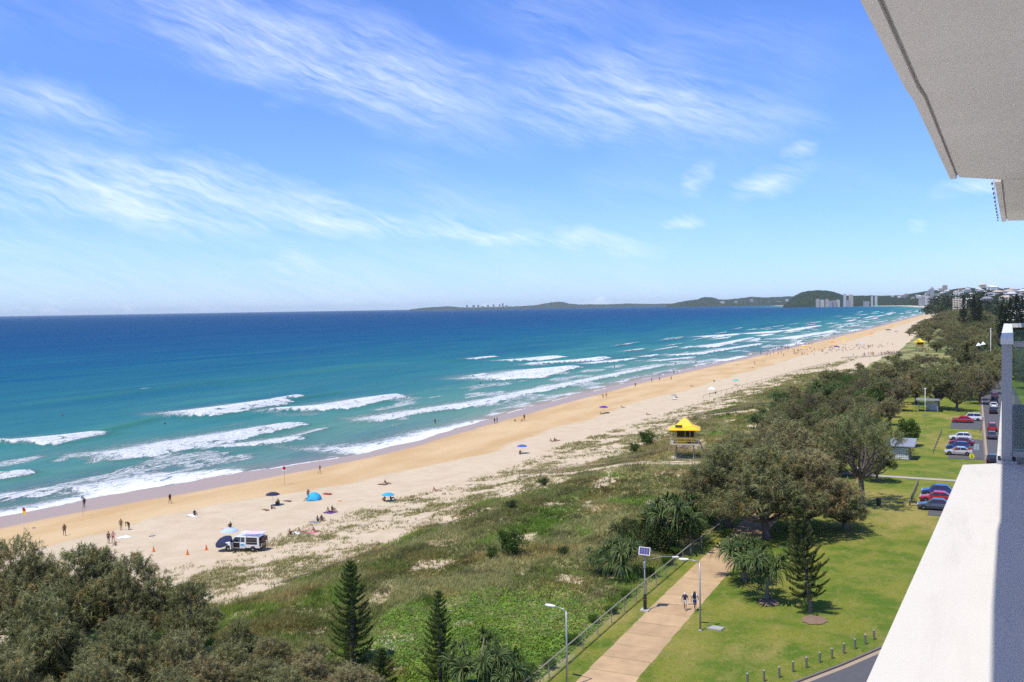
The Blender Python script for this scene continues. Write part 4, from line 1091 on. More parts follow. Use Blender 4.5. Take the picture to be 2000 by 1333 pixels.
fence('path_fence', [(-28.2, 50), (-28.0, 80), (-27.6, 101), (-27.0, 112)], 'wire fence with a grey top rail running along the left of the path', 1.28, .045, (1.28,), M_rail, 3.2, .055, wires=(.25, .5, .75, 1.0))
fence('dune_fence', [(-64.5, 76), (-61.5, 92), (-61, 104), (-61.2, 118), (-61.9, 134)], 'low weathered rail fence half buried along the crest of the dune', .45, .05, (.4,), M_timber, 2.6, .04)
fence('beach_fence', [(-68.0, 142.2), (-62.4, 147.4), (-55.8, 150.2), (-50.1, 155.3), (-43.4, 160.0), (-36.5, 163.5)], 'tan post and rail fence on the near side of the beach access track', 1.1, .06, (1.05, .55), M_timber2, 3.4, .05)
fence('beach_fence', [(-69, 146.0), (-62.0, 151.4), (-57.5, 156.4), (-54.5, 161.2), (-52.5, 165.5), (-51.5, 172.5), (-41.6, 176.3), (-36, 178)], 'tan post and rail fence behind the near yellow tower and access track', 1.1, .06, (1.05, .55), M_timber2, 3.4, .05)
fence('beach_fence', [(-66, 226), (-57.5, 236.0), (-51.5, 250.1), (-44, 257.6), (-38, 260)], 'dark rail fence curving along the second beach track behind the near tower', 1.1, .07, (1.05, .5), M_timber, 3.6, .07)
fence('beach_fence', [(-64, 233), (-56, 241), (-50, 254), (-43, 261)], 'grey fence on the far side of the second beach track', 1.1, .06, (1.05,), M_rail, 4.0, .05)
fence('toe_fence', [(-77.5, 300), (-75, 330), (-71.5, 372), (-69, 410), (-66, 447), (-62.5, 485)], 'thin fence line along the foot of the far dune beside the beach', 1.0, .06, (.95,), M_timber, 6, .05)
fence('track_fence', [(-62, 528), (-52, 537), (-40, 548), (-24, 560)], 'low dark fence at the front edge of the crowded far beach', 1.0, .08, (.95, .5), M_timber, 4, .09)
M_boll = plain('bollard_timber', (0.145, 0.135, 0.10), .9, var=.3)
M_bollcap = plain('bollard_cap', (0.32, 0.31, 0.27), .9, var=.2)
bl = [(1430, 1343), (1460, 1337), (1492, 1331), (1522, 1324), (1549, 1313), (1575, 1305), (1601, 1295), (1625, 1287), (1648, 1277), (1670, 1268), (1690, 1259), (1707, 1250)]
BP = [(-14.52, 68.02), (-13.55, 69.06), (-12.66, 70.18), (-11.92, 71.67), (-11.14, 72.88), (-10.38, 74.33), (-9.64, 75.57), (-8.94, 77.04), (-8.26, 78.43), (-7.62, 79.82), (-7.09, 81.2)]
bm_ = MB().lathe([(.085, -.3), (.085, .78)], n=10).mesh('post', M_boll)
cm_ = MB().lathe([(.085, .78), (.075, .82), (.03, .85)], n=10).mesh('cap', M_bollcap)
ords = 'leftmost second third fourth fifth sixth seventh eighth ninth tenth rightmost'.split()
for (bx, by), w_ in zip(BP, ords):
    b = tag(empty('bollard', (bx, by, gzs(bx, by))), 'grey timber bollard beside the bottom-right kerb, %s of the curved row%s' % (w_, '' if w_ in ('leftmost', 'rightmost') else ' from the left'), 'bollard', 'bollards along the kerb')
    mesh_obj('post', bm_, b); mesh_obj('cap', cm_, b)
for a, c, n, lab in (((-7.39, 136.99, 4.5), (-7.11, 152.77, 4.5), 11, 'row of leaning timber barrier posts left of the dark car beside the ledge'), ((-6.09, 185.69, 4.5), (-5.49, 215.12, 4.5), 9, 'row of timber barrier posts left of the four-car bay'), ((1.68, 217.57, 4.5), (2.48, 240.02, 4.5), 6, 'row of timber barrier posts right of the red car bay')):
    root = tag(empty('log_barrier', (a[0], a[1], gzs(a[0], a[1]))), lab, 'barrier')
    for i in range(n):
        t = i / (n - 1); mesh_obj('post', bm_, root, (t * (c[0] - a[0]), t * (c[1] - a[1]), 0)); 
        mesh_obj('cap', cm_, root, (t * (c[0] - a[0]), t * (c[1] - a[1]), 0))
# green shade cloth on its frame at the bottom edge
root = tag(empty('shade_screen', (-29.6, 60.2, gzs(-29.6, 60.2))), 'dark green cloth screen at the bottom edge by the path fence', 'screen')
M_shade = plain('shade_cloth', (0.01, 0.10, 0.065), .8, var=.15)
mb = MB(); n = 10
for i in range(n):
    t0, t1 = i / n, (i + 1) / n
    mb.box((-2.4 + 2.4 * (t0 + t1) / 2, -5.2 + 5.2 * (t0 + t1) / 2, .95), (.62, .02, 1.5), math.atan2(5.2, 2.4))
mb.build('cloth', M_shade, root)
for t in (0, .5, 1): MB().tube([(-2.4 + 2.4 * t, -5.2 + 5.2 * t, -.3), (-2.4 + 2.4 * t, -5.2 + 5.2 * t, 1.78)], .04, 6).build('post', M_rail, root)

# ---------------------------------------------------------------- lamps
M_galv = plain('galvanised_steel', (0.36, 0.37, 0.37), .45, .5, var=.1)
M_white = plain('white_paint', (0.74, 0.74, 0.72), .5, var=.05)
M_dark = plain('dark_metal', (0.03, 0.03, 0.032), .5, .3)
M_lens = plain('lamp_lens', (0.55, 0.56, 0.55), .2)
def street_lamp(p, label, h=5.9, arm=(-1, 0.12)):
    x, y = p[0], p[1]; r = tag(empty('street_lamp', (x, y, gzs(x, y))), label, 'street lamp', 'grey street lamps by the path')
    pole = MB().tube([(0, 0, -.2), (0, 0, h * .5), (0, 0, h - .1)], [.085, .07, .055], 10).build('pole', M_galv, r, smooth=True)
    MB().lathe([(.16, 0), (.16, .06), (.10, .10)], n=10).build('base_plate', M_galv, pole)
    d = Vector((arm[0], arm[1], 0)).normalized()
    MB().tube([(0, 0, h - .15), tuple(d * .25 + Vector((0, 0, h + .02))), tuple(d * .95 + Vector((0, 0, h + .10)))], [.05, .04, .035], 8).build('arm', M_galv, r, smooth=True)
    a = math.atan2(d.y, d.x)
    hd = MB().lathe([(.04, -.42), (.13, -.30), (.17, 0), (.14, .32), (.05, .44)], n=10, axis='x').build('lamp_head', M_white, r, tuple(d * 1.3 + Vector((0, 0, h + .12))), a, smooth=True)
    hd.scale = (1, 1.0, .55)
    MB().box((0, 0, -.15), (.5, .2, .08)).build('lens', M_lens, hd)
    return r
street_lamp((-26.2, 62.23, 4.5), 'grey street lamp rising from the bottom edge left of the path', 5.7, (-.95, .1))
street_lamp((-20.53, 77.84, 4.5), 'grey street lamp on the lawn edge beside the walking couple', 5.9, (-.9, -.2))
x, y = (-26.42, 81.06, 4.5)[:2]
r = tag(empty('solar_light', (x, y, gzs(x, y))), 'dark light pole with a tilted solar panel on top beside the path', 'solar light')
MB().box((0, 0, .06), (.75, .75, .12)).build('footing', plain('pale_concrete', (0.42, 0.39, 0.34), .9), r)
pl_ = MB().tube([(0, 0, .1), (0, 0, 5.1)], [.075, .05], 10).build('pole', M_galv, r, smooth=True)
MB().lathe([(.16, .12), (.16, 1.25), (.13, 1.3), (.13, 1.5), (.08, 1.55)], n=12).build('battery_case', M_dark, pl_)
MB().lathe([(.166, 1.0), (.166, 1.1)], n=12).build('red_band', plain('red_band', (0.22, 0.03, 0.03), .6), pl_)
MB().lathe([(.05, 3.8), (.12, 3.9), (.12, 4.4), (.06, 4.5)], n=12).build('lamp_collar', M_galv, pl_)
pan = MB().box((0, 0, 0), (1.0, .78, .05)).build('panel_frame', plain('panel_frame', (0.75, 0.72, 0.70), .4), r, (0, 0, 5.4))
pan.rotation_euler = (math.radians(48), math.radians(6), math.radians(18))
M_pv = plain('solar_cells', (0.045, 0.04, 0.14), .25, var=.3, scale=9, spec=.6)
for i in range(4):
    for j in range(3): MB().box((-.345 + .23 * i, -.23 + .23 * j, .028), (.215, .215, .02)).build('solar_cell', M_pv, pan)
arm = MB().tube([(0, 0, 4.55), (1.4, .9, 4.85), (2.2, 1.3, 4.8)], [.03, .025, .02], 6).build('lamp_arm', M_galv, r)
MB().box((2.45, 1.42, 4.78), (.55, .2, .08), .5).build('lamp_head', M_white, arm)
for p, h, lab in (((7.21, 430.52, 4.5), 15.5, 'tall white pole rising from the woodland by the right balcony'), ((-9.38, 234.11, 4.5), 7.5, 'slim pale lamp pole by the picnic shelter'), ((-14.88, 144.72, 4.5), 3.2, 'short white sign pole left of the bare-trunked she-oak')):
    r = tag(empty('pole', (p[0], p[1], gzs(p[0], p[1]))), lab, 'pole'); MB().tube([(0, 0, -.2), (0, 0, h)], [.14 if h > 10 else .06, .08 if h > 10 else .05], 8).build('shaft', M_white, r, smooth=True)
    if h > 10: MB().lathe([(.08, h), (.2, h + .1), (.2, h + .4), (.05, h + .5)], n=8).build('finial', M_white, r)
    else: MB().box((0, 0, h + .05), (.5, .16, .2 if h > 5 else .5)).build('head', M_white, r)
# concrete pit lid by the lamp
x, y = (-19.47, 78.85, 4.5)[:2]
tag(MB().prism([(-.7, -.4), (.55, -.5), (.7, .35), (-.5, .5)], 0, .1).build('pit_lid', M_bollcap, loc=(x, y, 4.5)), 'pale concrete pit lid in the lawn at the lamp foot', 'pit lid')

# ---------------------------------------------------------------- lifeguard towers
M_yel = plain('tower_yellow', (0.78, 0.47, 0.01), .5, var=.06)
M_yel2 = plain('tower_yellow_panel', (0.72, 0.45, 0.015), .5, var=.08)
M_tglass = plain('tower_glass', (0.035, 0.025, 0.022), .15, spec=.6)
M_tfr = plain('tower_frame', (0.40, 0.34, 0.25), .7, var=.12)
M_deck = plain('tower_deck', (0.45, 0.38, 0.29), .8, var=.15)
def tower(p, rz, label):
    x, y = p[0], p[1]; r = tag(empty('lifeguard_tower', (x, y, gzs(x, y)), rz), label, 'lifeguard tower')
    MB().box((0, 0, .0), (5.0, 4.6, .35)).build('pad', M_deck, r)
    for a in (-1.55, 1.55):
        for b in (-1.5, 1.5): MB().tube([(a, b, .1), (a, b, 2.85)], .11, 8).build('leg', M_tfr, r)
    for b in (-1.5, 1.5): MB().tube([(-1.55, b, .3), (1.55, b, 2.7)], .04, 5).build('brace', M_tfr, r)
    MB().box((0, 0, 2.95), (5.1, 4.7, .18)).build('deck', M_deck, r)
    for hz in (.45, .95):
        mb = MB()
        for q0, q1 in (((-2.5, -2.3), (2.5, -2.3)), ((-2.5, -2.3), (-2.5, 2.3)), ((2.5, -2.3), (2.5, 1.2)), ((-2.5, 2.3), (2.5, 2.3))): mb.tube([(*q0, 3.04 + hz), (*q1, 3.04 + hz)], .03, 6)
        mb.build('railing', M_tfr, r)
    pm = MB().tube([(0, 0, 0), (0, 0, .98)], .04, 6).mesh('railing_post', M_tfr)
    for q in ((-2.5, -2.3), (-1.25, -2.3), (0, -2.3), (1.25, -2.3), (2.5, -2.3), (-2.5, 0), (-2.5, 2.3), (2.5, 2.3), (2.5, 0)): mesh_obj('railing_post', pm, r, (*q, 3.04))
    MB().box((.15, .2, 3.6), (3.3, 3.2, 1.15)).build('wall', M_yel2, r)
    MB().box((-.9, -1.48, 3.32), (1.5, .16, .5)).build('yellow_locker', M_yel, r)
    MB().box((.9, -1.47, 3.25), (.9, .14, .35)).build('dark_locker', M_dark, r)
    w = MB().box((.15, .2, 4.75), (3.1, 3.0, 1.2)).build('window_band', M_tglass, r)
    for a in (-1.42, .1, .95, 1.72):
        MB().box((a, -1.34, 4.75), (.13, .1, 1.25)).build('mullion', M_tfr, w)
    for b in (-.6, .6, 1.6): MB().box((1.74, b, 4.75), (.1, .13, 1.25)).build('mullion', M_tfr, w)
    MB().box((.15, .2, 5.42), (3.3, 3.2, .16)).build('lintel', M_tfr, r)
    mb = MB(); prev = None; vs = []; fs = []
    for hw, z in ((2.75, 5.48), (2.75, 5.56), (1.5, 6.15), (.95, 6.75), (.35, 7.35), (.05, 7.5)):
        vs += [(-hw, -hw * .95, z), (hw, -hw * .95, z), (hw, hw * .95, z), (-hw, hw * .95, z)]
    for i in range(5):
        for k in range(4): fs.append((i * 4 + k, i * 4 + (k + 1) % 4, i * 4 + 4 + (k + 1) % 4, i * 4 + 4 + k))
    fs += [(3, 2, 1, 0), (20, 21, 22, 23)]
    rf = mb.add(vs, fs).build('roof', M_yel, r)
    MB().box((-1.0, -2.1, 6.2), (1.25, .10, .42)).build('sign_board', plain('tower_sign', (0.10, 0.06, 0.03), .6, var=.4, scale=8), rf)
    MB().tube([(1.0, -1.0, 6.4), (1.2, -1.0, 7.0)], .03, 5).build('aerial', M_tfr, rf)
    st = MB(); st.tube([(3.6, 2.0, 0), (2.6, 1.7, 3.0)], .07, 5); st.tube([(3.6, 1.2, 0), (2.6, 1.1, 3.0)], .07, 5)
    st = st.build('stair', M_tfr, r)
    tm = MB().box((0, 0, 0), (.28, .8, .05)).mesh('tread', M_deck)
    for i in range(9): mesh_obj('tread', tm, st, (3.55 - i * .105, 1.55, .25 + i * .32))
    return r
tower((-46.39, 166.36, 3.9), math.radians(14), 'yellow-roofed lifeguard tower on legs on the near dune above the track')
tower((-24.94, 554, 3.9), math.radians(12), 'distant yellow-roofed lifeguard tower at the edge of the woodland by the crowd')

# ---------------------------------------------------------------- park buildings
M_roofg = plain('grey_roof_sheet', (0.32, 0.33, 0.36), .4, .3, var=.08)
M_block = plain('white_block', (0.62, 0.62, 0.60), .8, var=.08)
M_wallg = plain('grey_wall', (0.33, 0.32, 0.31), .8, var=.12)
x, y = -12.2, 178.2
r = tag(empty('amenities_block', (x, y, gzs(x, y)), math.radians(-2)), 'grey skillion-roofed amenities block with white lattice walls on the lawn', 'building')
MB().box((0, 0, 1.2), (5.0, 3.6, 2.4)).build('wall', M_wallg, r)
sc_ = MB().box((0, -1.86, 1.1), (5.2, .10, 2.1)).build('lattice_screen', M_wallg, r)
bm2 = MB().box((0, 0, 0), (.30, .10, .26)).mesh('screen_block', M_block)
for i in range(14):
    for j in range(6): mesh_obj('screen_block', bm2, sc_, (-2.36 + .365 * i, -1.95, .28 + .335 * j))
MB().box((2.65, 0, 1.1), (.12, 3.6, 2.2)).build('end_wall', plain('shade_wall', (0.22, 0.22, 0.24), .8), r)
mb = MB(); mb.add([(-3.2, -2.6, 2.35), (3.6, -2.6, 2.35), (3.6, 2.4, 3.15), (-3.2, 2.4, 3.15), (-3.2, -2.6, 2.5), (3.6, -2.6, 2.5), (3.6, 2.4, 3.3), (-3.2, 2.4, 3.3)],
                  [(3, 2, 1, 0), (4, 5, 6, 7), (0, 1, 5, 4), (1, 2, 6, 5), (2, 3, 7, 6), (3, 0, 4, 7)])
mb.build('roof', M_roofg, r)
x, y = -9.6, 257
r = tag(empty('picnic_shelter', (x, y, gzs(x, y))), 'small grey flat-roofed picnic shelter in the shade under the she-oaks', 'shelter')
for a in (-2.2, 2.2):
    for b in (-1.6, 1.6): MB().tube([(a, b, -.1), (a, b, 2.8)], .09, 6).build('post', M_wallg, r)
MB().box((.9, 1.2, 1.2), (2.6, .12, 2.3)).build('back_wall', M_block, r)
MB().box((0, 0, 2.9), (5.6, 4.4, .2)).build('roof', M_roofg, r)
MB().box((-.6, -.2, .75), (1.8, .8, .06)).build('table_top', M_timber2, r)
# signs and bin near the ledge end
x, y = (0.85, 181.5, 4.5)[:2]
r = tag(empty('street_sign', (x, y, gzs(x, y))), 'pale grey rectangular sign board on a post by the parking bay', 'sign')
MB().tube([(0, 0, -.2), (0, 0, 2.6)], .04, 6).build('post', M_galv, r); MB().box((0, 0, 2.1), (.85, .04, 1.05), .35).build('board', plain('sign_back', (0.42, 0.46, 0.47), .5), r)
x, y = (0.12, 166.17, 4.5)[:2]
r = tag(empty('crossing_sign', (x, y, gzs(x, y))), 'round yellow crossing sign peeking over the far end of the white ledge', 'sign')
MB().tube([(0, 0, -.2), (0, 0, 2.9)], .04, 6).build('post', M_galv, r)
d = MB().lathe([(.05, -.02), (.42, -.02), (.42, .02), (.05, .02)], n=20, axis='y').build('disc', plain('sign_yellow', (0.80, 0.72, 0.01), .4, var=.03), r, (0, 0, 2.75), .45)
MB().tube([(0, -.035, .12), (0, -.035, -.02), (-.10, -.035, -.22)], .035, 5).tube([(0, -.035, -.02), (.10, -.035, -.22)], .035, 5).lathe([(.0, .17), (.05, .2), (.05, .24), (.0, .27)], (0, -.035, 0), 6).build('figure_mark', M_dark, d)
x, y = (-11.2, 135.5, 4.5)[:2]
r = tag(empty('rubbish_bin', (x, y, gzs(x, y))), 'dark green rubbish bin in the tree shade right of the bare trunk', 'bin')
MB().lathe([(.28, 0), (.33, .9)], n=12).build('body', plain('bin_green', (0.02, 0.05, 0.03), .5), r); MB().lathe([(.36, .9), (.36, .98), (.1, 1.05)], n=12).build('lid', plain('bin_red', (0.10, 0.03, 0.03), .5), r)

# ---------------------------------------------------------------- people
SKIN = [plain('skin_tan', (0.30, 0.155, 0.09), .55, var=.06), plain('skin_brown', (0.17, 0.085, 0.05), .55, var=.06), plain('skin_fair', (0.50, 0.30, 0.21), .55, var=.06)]
HAIR = [plain('hair_dark', (0.025, 0.017, 0.012), .6), plain('hair_brown', (0.09, 0.05, 0.025), .6), plain('hair_fair', (0.33, 0.23, 0.11), .6), plain('hat_white', (0.62, 0.60, 0.56), .8)]
CL = {n: plain('cloth_' + n, c, .85, var=.1) for n, c in dict(black=(0.012, 0.012, 0.014), navy=(0.015, 0.02, 0.06), white=(0.70, 0.70, 0.68), red=(0.42, 0.03, 0.03), blue=(0.04, 0.10, 0.35), pale=(0.38, 0.48, 0.66),
      yellow=(0.72, 0.50, 0.03), orange=(0.70, 0.22, 0.03), purple=(0.09, 0.03, 0.16), teal=(0.02, 0.38, 0.33), green=(0.05, 0.20, 0.06), grey=(0.22, 0.22, 0.23), pink=(0.60, 0.22, 0.25), brown=(0.13, 0.07, 0.04), lightblue=(0.03, 0.33, 0.60)).items()}

J0 = dict(pel=(0, 0, .95), spi=(0, .0, 1.13), che=(0, 0, 1.33), nec=(0, 0, 1.475), hea=(0, .015, 1.57), top=(0, .02, 1.69),
          sl=(-.185, 0, 1.41), el=(-.24, -.02, 1.14), wl=(-.26, .06, .90), fl=(-.26, .09, .80), sr=(.185, 0, 1.41), er=(.24, -.02, 1.14), wr=(.26, .06, .90), fr=(.26, .09, .80),
          hl=(-.095, 0, .90), kl=(-.10, .03, .49), al=(-.10, -.01, .09), tl=(-.11, .16, .03), hr=(.095, 0, .90), kr=(.10, .03, .49), ar=(.10, -.01, .09), tr=(.11, .16, .03))
RAD = dict(pel=.150, spi=.130, che=.155, nec=.062, hea=.098, top=.082, s=.072, e=.044, w=.032, f=.036, h=.098, k=.058, a=.042, t=.036)
BONES = [('pel', 'spi', 1), ('spi', 'che', 1), ('che', 'nec', 0), ('nec', 'hea', 0), ('hea', 'top', 3), ('che', 'sl', 1), ('sl', 'el', 0), ('el', 'wl', 0), ('wl', 'fl', 0), ('che', 'sr', 1), ('sr', 'er', 0), ('er', 'wr', 0), ('wr', 'fr', 0),
         ('pel', 'hl', 2), ('hl', 'kl', 0), ('kl', 'al', 0), ('al', 'tl', 0), ('pel', 'hr', 2), ('hr', 'kr', 0), ('kr', 'ar', 0), ('ar', 'tr', 0)]
POSES = {
    'stand': {},
    'walk': dict(kl=(-.10, .20, .52), al=(-.10, .30, .10), tl=(-.11, .46, .05), kr=(.10, -.02, .50), ar=(.10, -.30, .13), tr=(.11, -.17, .04), el=(-.25, -.14, 1.16), wl=(-.26, -.16, .92), fl=(-.25, -.14, .83), er=(.25, .10, 1.16), wr=(.25, .27, .97), fr=(.24, .33, .90)),
    'hips': dict(el=(-.36, -.08, 1.19), wl=(-.18, .05, 1.02), fl=(-.13, .1, 1.02), kl=(-.16, .02, .49), al=(-.20, 0, .09), tl=(-.22, .16, .03), kr=(.13, .02, .49), ar=(.16, 0, .09), tr=(.18, .16, .03)),
    'bend': dict(spi=(0, .12, 1.10), che=(0, .34, 1.14), nec=(0, .47, 1.12), hea=(0, .57, 1.10), top=(0, .67, 1.06), sl=(-.18, .38, 1.10), el=(-.2, .42, .82), wl=(-.18, .44, .58), fl=(-.17, .45, .48), sr=(.18, .38, 1.10), er=(.2, .42, .82), wr=(.18, .44, .58), fr=(.17, .45, .48)),
    'sit': dict(pel=(0, 0, .15), spi=(0, -.06, .33), che=(0, -.06, .53), nec=(0, -.03, .67), hea=(0, 0, .77), top=(0, .01, .89), sl=(-.185, -.06, .60), el=(-.25, .10, .42), wl=(-.2, .36, .44), fl=(-.17, .45, .44), sr=(.185, -.06, .60), er=(.25, .10, .42), wr=(.2, .36, .44), fr=(.17, .45, .44),
                hl=(-.1, .04, .13), kl=(-.13, .42, .48), al=(-.12, .72, .08), tl=(-.13, .88, .04), hr=(.1, .04, .13), kr=(.13, .42, .46), ar=(.13, .70, .08), tr=(.14, .86, .04)),
    'recline': dict(pel=(0, 0, .13), spi=(0, -.14, .27), che=(0, -.26, .44), nec=(0, -.32, .58), hea=(0, -.31, .68), top=(0, -.30, .80), sl=(-.185, -.28, .50), el=(-.26, -.44, .26), wl=(-.27, -.44, .05), fl=(-.28, -.36, .03), sr=(.185, -.28, .50), er=(.26, -.44, .26), wr=(.27, -.44, .05), fr=(.28, -.36, .03),
                    hl=(-.1, .08, .12), kl=(-.12, .50, .22), al=(-.12, .90, .07), tl=(-.14, 1.0, .14), hr=(.1, .08, .12), kr=(.12, .48, .36), ar=(.12, .80, .07), tr=(.14, .95, .05)),
    'lie': dict(pel=(0, 0, .13), spi=(0, -.18, .13), che=(0, -.38, .14), nec=(0, -.53, .16), hea=(0, -.63, .17), top=(0, -.74, .18), sl=(-.185, -.45, .13), el=(-.36, -.58, .06), wl=(-.25, -.78, .05), fl=(-.16, -.82, .05), sr=(.185, -.45, .13), er=(.36, -.58, .06), wr=(.25, -.78, .05), fr=(.16, -.82, .05),
                hl=(-.1, .06, .12), kl=(-.13, .48, .08), al=(-.14, .90, .06), tl=(-.16, 1.04, .05), hr=(.1, .06, .12), kr=(.13, .48, .08), ar=(.14, .90, .06), tr=(.16, 1.04, .05)),
}
def body_mesh(name, pose, clothed=0, fingers=False):
    """one continuous skinned surface; slots: skin, top, bottom, hair. clothed: 0 swimwear, 1 shirt and shorts, 2 bare chest"""
    J = dict(J0); J.update(POSES[pose]); names = list(J)
    me = bpy.data.meshes.new(name)
    me.from_pydata([J[k] for k in names], [(names.index(a), names.index(b)) for a, b, _ in BONES], [])
    o = bpy.data.objects.new(name, me); col.objects.link(o)
    o.modifiers.new('skin', 'SKIN')
    if not me.skin_vertices: me.attributes.new
    bm = bmesh.new(); bm.from_mesh(me); lay = bm.verts.layers.skin.verify(); bm.verts.ensure_lookup_table()
    for i, k in enumerate(names):
        r = RAD.get(k) or RAD[k[0]]
        rx = r * (1.15 if k in ('pel', 'che', 'spi') else 1.0)
        bm.verts[i][lay].radius = (rx, r * (.82 if k in ('pel', 'che', 'spi') else 1.0)); bm.verts[i][lay].use_root = (k == 'pel')
    bm.to_mesh(me); bm.free()
    o.modifiers.new('sub', 'SUBSURF').levels = 1; o.modifiers['sub'].render_levels = 1
    dg = bpy.context.evaluated_depsgraph_get(); dg.update()
    out = bpy.data.meshes.new_from_object(o.evaluated_get(dg)); bpy.data.objects.remove(o)
    out.materials.clear()
    n = len(out.polygons); cen = np.zeros(n * 3); out.polygons.foreach_get('center', cen); cen = cen.reshape(-1, 3)
    best = np.full(n, 1e9); slot = np.zeros(n, int); par = np.zeros(n)
    for a, b, s in BONES:
        p, q = np.array(J[a]), np.array(J[b]); t = np.clip(((cen - p) @ (q - p)) / ((q - p) @ (q - p)), 0, 1)
        d = np.linalg.norm(cen - p - t[:, None] * (q - p), axis=1) - .5 * ((1 - t) * (RAD.get(a) or RAD[a[0]]) + t * (RAD.get(b) or RAD[b[0]]))
        ss = np.full(n, s)
        if a in ('hl', 'hr'): ss = np.where(t < (.75 if clothed else .22), 2, 0)
        if (a, b) == ('pel', 'spi'): ss = np.where(t < .35, 2, 1 if clothed == 1 else 0)
        if (a, b) == ('spi', 'che'): ss = np.full(n, 0 if clothed == 2 else 1)
        if a == 'che' and b in ('sl', 'sr'): ss = np.full(n, 1 if clothed == 1 else 0)
        if a in ('sl', 'sr') and clothed == 1: ss = np.where(t < .5, 1, 0)
        if (a, b) == ('hea', 'top'):
            up = np.array(J['top']) - np.array(J['hea']); fw = np.array([0, 1.0, 0]) if abs(up[2]) > .05 else np.array([0, 0, 1.0])
            ss = np.where((t > .45) | ((cen - p) @ fw < 0.01), 3, 0)
        m = d < best; best[m] = d[m]; slot[m] = ss[m]
    for _ in range(4): out.materials.append(SKIN[0])
    out.polygons.foreach_set('material_index', slot.astype(np.int32)); out.polygons.foreach_set('use_smooth', [True] * n)
    if fingers:                                                        # hands with separate fingers and thumb
        mb = MB()
        for sgn, w, f in ((-1, 'wl', 'fl'), (1, 'wr', 'fr')):
            F0, d = Vector(J[f]), (Vector(J[f]) - Vector(J[w])).normalized()
            for i, L in enumerate((.055, .065, .062, .05)):
                b = F0 + Vector((0, (i - 1.5) * .019, 0)) + d * .02; k = d + Vector((-sgn * .45, 0, 0))
                mb.tube([b, b + d * L * .6, b + d * L * .6 + k.normalized() * L * .6], [.010, .009, .007], 5)
            b = F0 + Vector((0, .03, .02)); mb.tube([b, b + Vector((0, .035, -.02)), b + Vector((-sgn * .01, .045, -.05))], [.012, .010, .008], 5)
        bm = bmesh.new(); bm.from_mesh(out); bm.from_mesh(mb.mesh('fingers', SKIN[0])); bm.to_mesh(out); bm.free()
    return out
BODY = {}
def body(pose, clothed):
    k = (pose, clothed)
    if k not in BODY: BODY[k] = body_mesh('person_' + pose, pose, clothed)
    return BODY[k]
def person(p, pose, rz, label, skin=0, top='black', bottom='black', hair=0, clothed=0, s=1.0, z=None, group=None, cat='person'):
    x, y = p[0], p[1]
    o = mesh_obj('person', body(pose, clothed), None, (x, y, gzs(x, y) - .01 if z is None else z), math.radians(rz))
    o.scale = (s, s, s)
    for i, m in enumerate((SKIN[skin], CL[top], CL[bottom], HAIR[hair])):
        o.material_slots[i].link = 'OBJECT'; o.material_slots[i].material = m
    return tag(o, label, cat, group)
def towel(p, rz, c, label, s=(.9, 1.9)):
    x, y = p[0], p[1]; mb = MB(); n = 6; vs = []; fs = []; rr = random.Random(int(x * 10))
    for i in range(n + 1):
        for j in range(4): vs.append(((j / 3 - .5) * s[0], (i / n - .5) * s[1], .03 + .05 * rr.random()))
    for i in range(n):
        for j in range(3): fs.append((i * 4 + j, i * 4 + j + 1, i * 4 + j + 5, i * 4 + j + 4))
    mb.add(vs, fs); b = len(vs)
    mb.add([(v[0], v[1], v[2] - .02) for v in vs], [f[::-1] for f in fs])
    return tag(mb.build('towel', CL[c], None, (x, y, gzs(x, y)), math.radians(rz)), label, 'towel')
def umbrella(p, c, label, h=2.0, rad=1.15, tilt=(0, 0), stripe=None):
    x, y = p[0], p[1]; r = tag(empty('beach_umbrella', (x, y, gzs(x, y))), label, 'umbrella'); r.rotation_euler = (math.radians(tilt[0]), math.radians(tilt[1]), 0.3)
    MB().tube([(0, 0, -.3), (0, 0, h)], .02, 6).build('pole', M_white, r)
    vs = [(0, 0, h)]; fs = []; mi = []; n = 16
    for q, z in ((.45, -.06), (.8, -.20), (1.0, -.36)):
        for k in range(n):
            rr_ = rad * q * (1 if k % 2 == 0 else .965); vs.append((rr_ * math.cos(k * math.pi / 8), rr_ * math.sin(k * math.pi / 8), h + z * rad))
    for k in range(n): fs.append((0, 1 + k, 1 + (k + 1) % n)); mi.append((k // 2) % 2)
    for l in range(2):
        for k in range(n): fs.append((1 + l * n + k, 1 + (l + 1) * n + k, 1 + (l + 1) * n + (k + 1) % n, 1 + l * n + (k + 1) % n)); mi.append((k // 2) % 2)
    mb = MB(); mb.add(vs, fs); mb.m = mi
    cn = mb.build('canopy', [CL[c], CL[stripe or c]], r); sol = cn.modifiers.new('thickness', 'SOLIDIFY'); sol.thickness = .012
    rb_ = MB()
    for k in range(8): MB().tube([(0, 0, h - .25), (rad * .75 * math.cos(k * math.pi / 4), rad * .75 * math.sin(k * math.pi / 4), h - .2 * rad)], .008, 3).build('rib', M_galv, r)
    return r
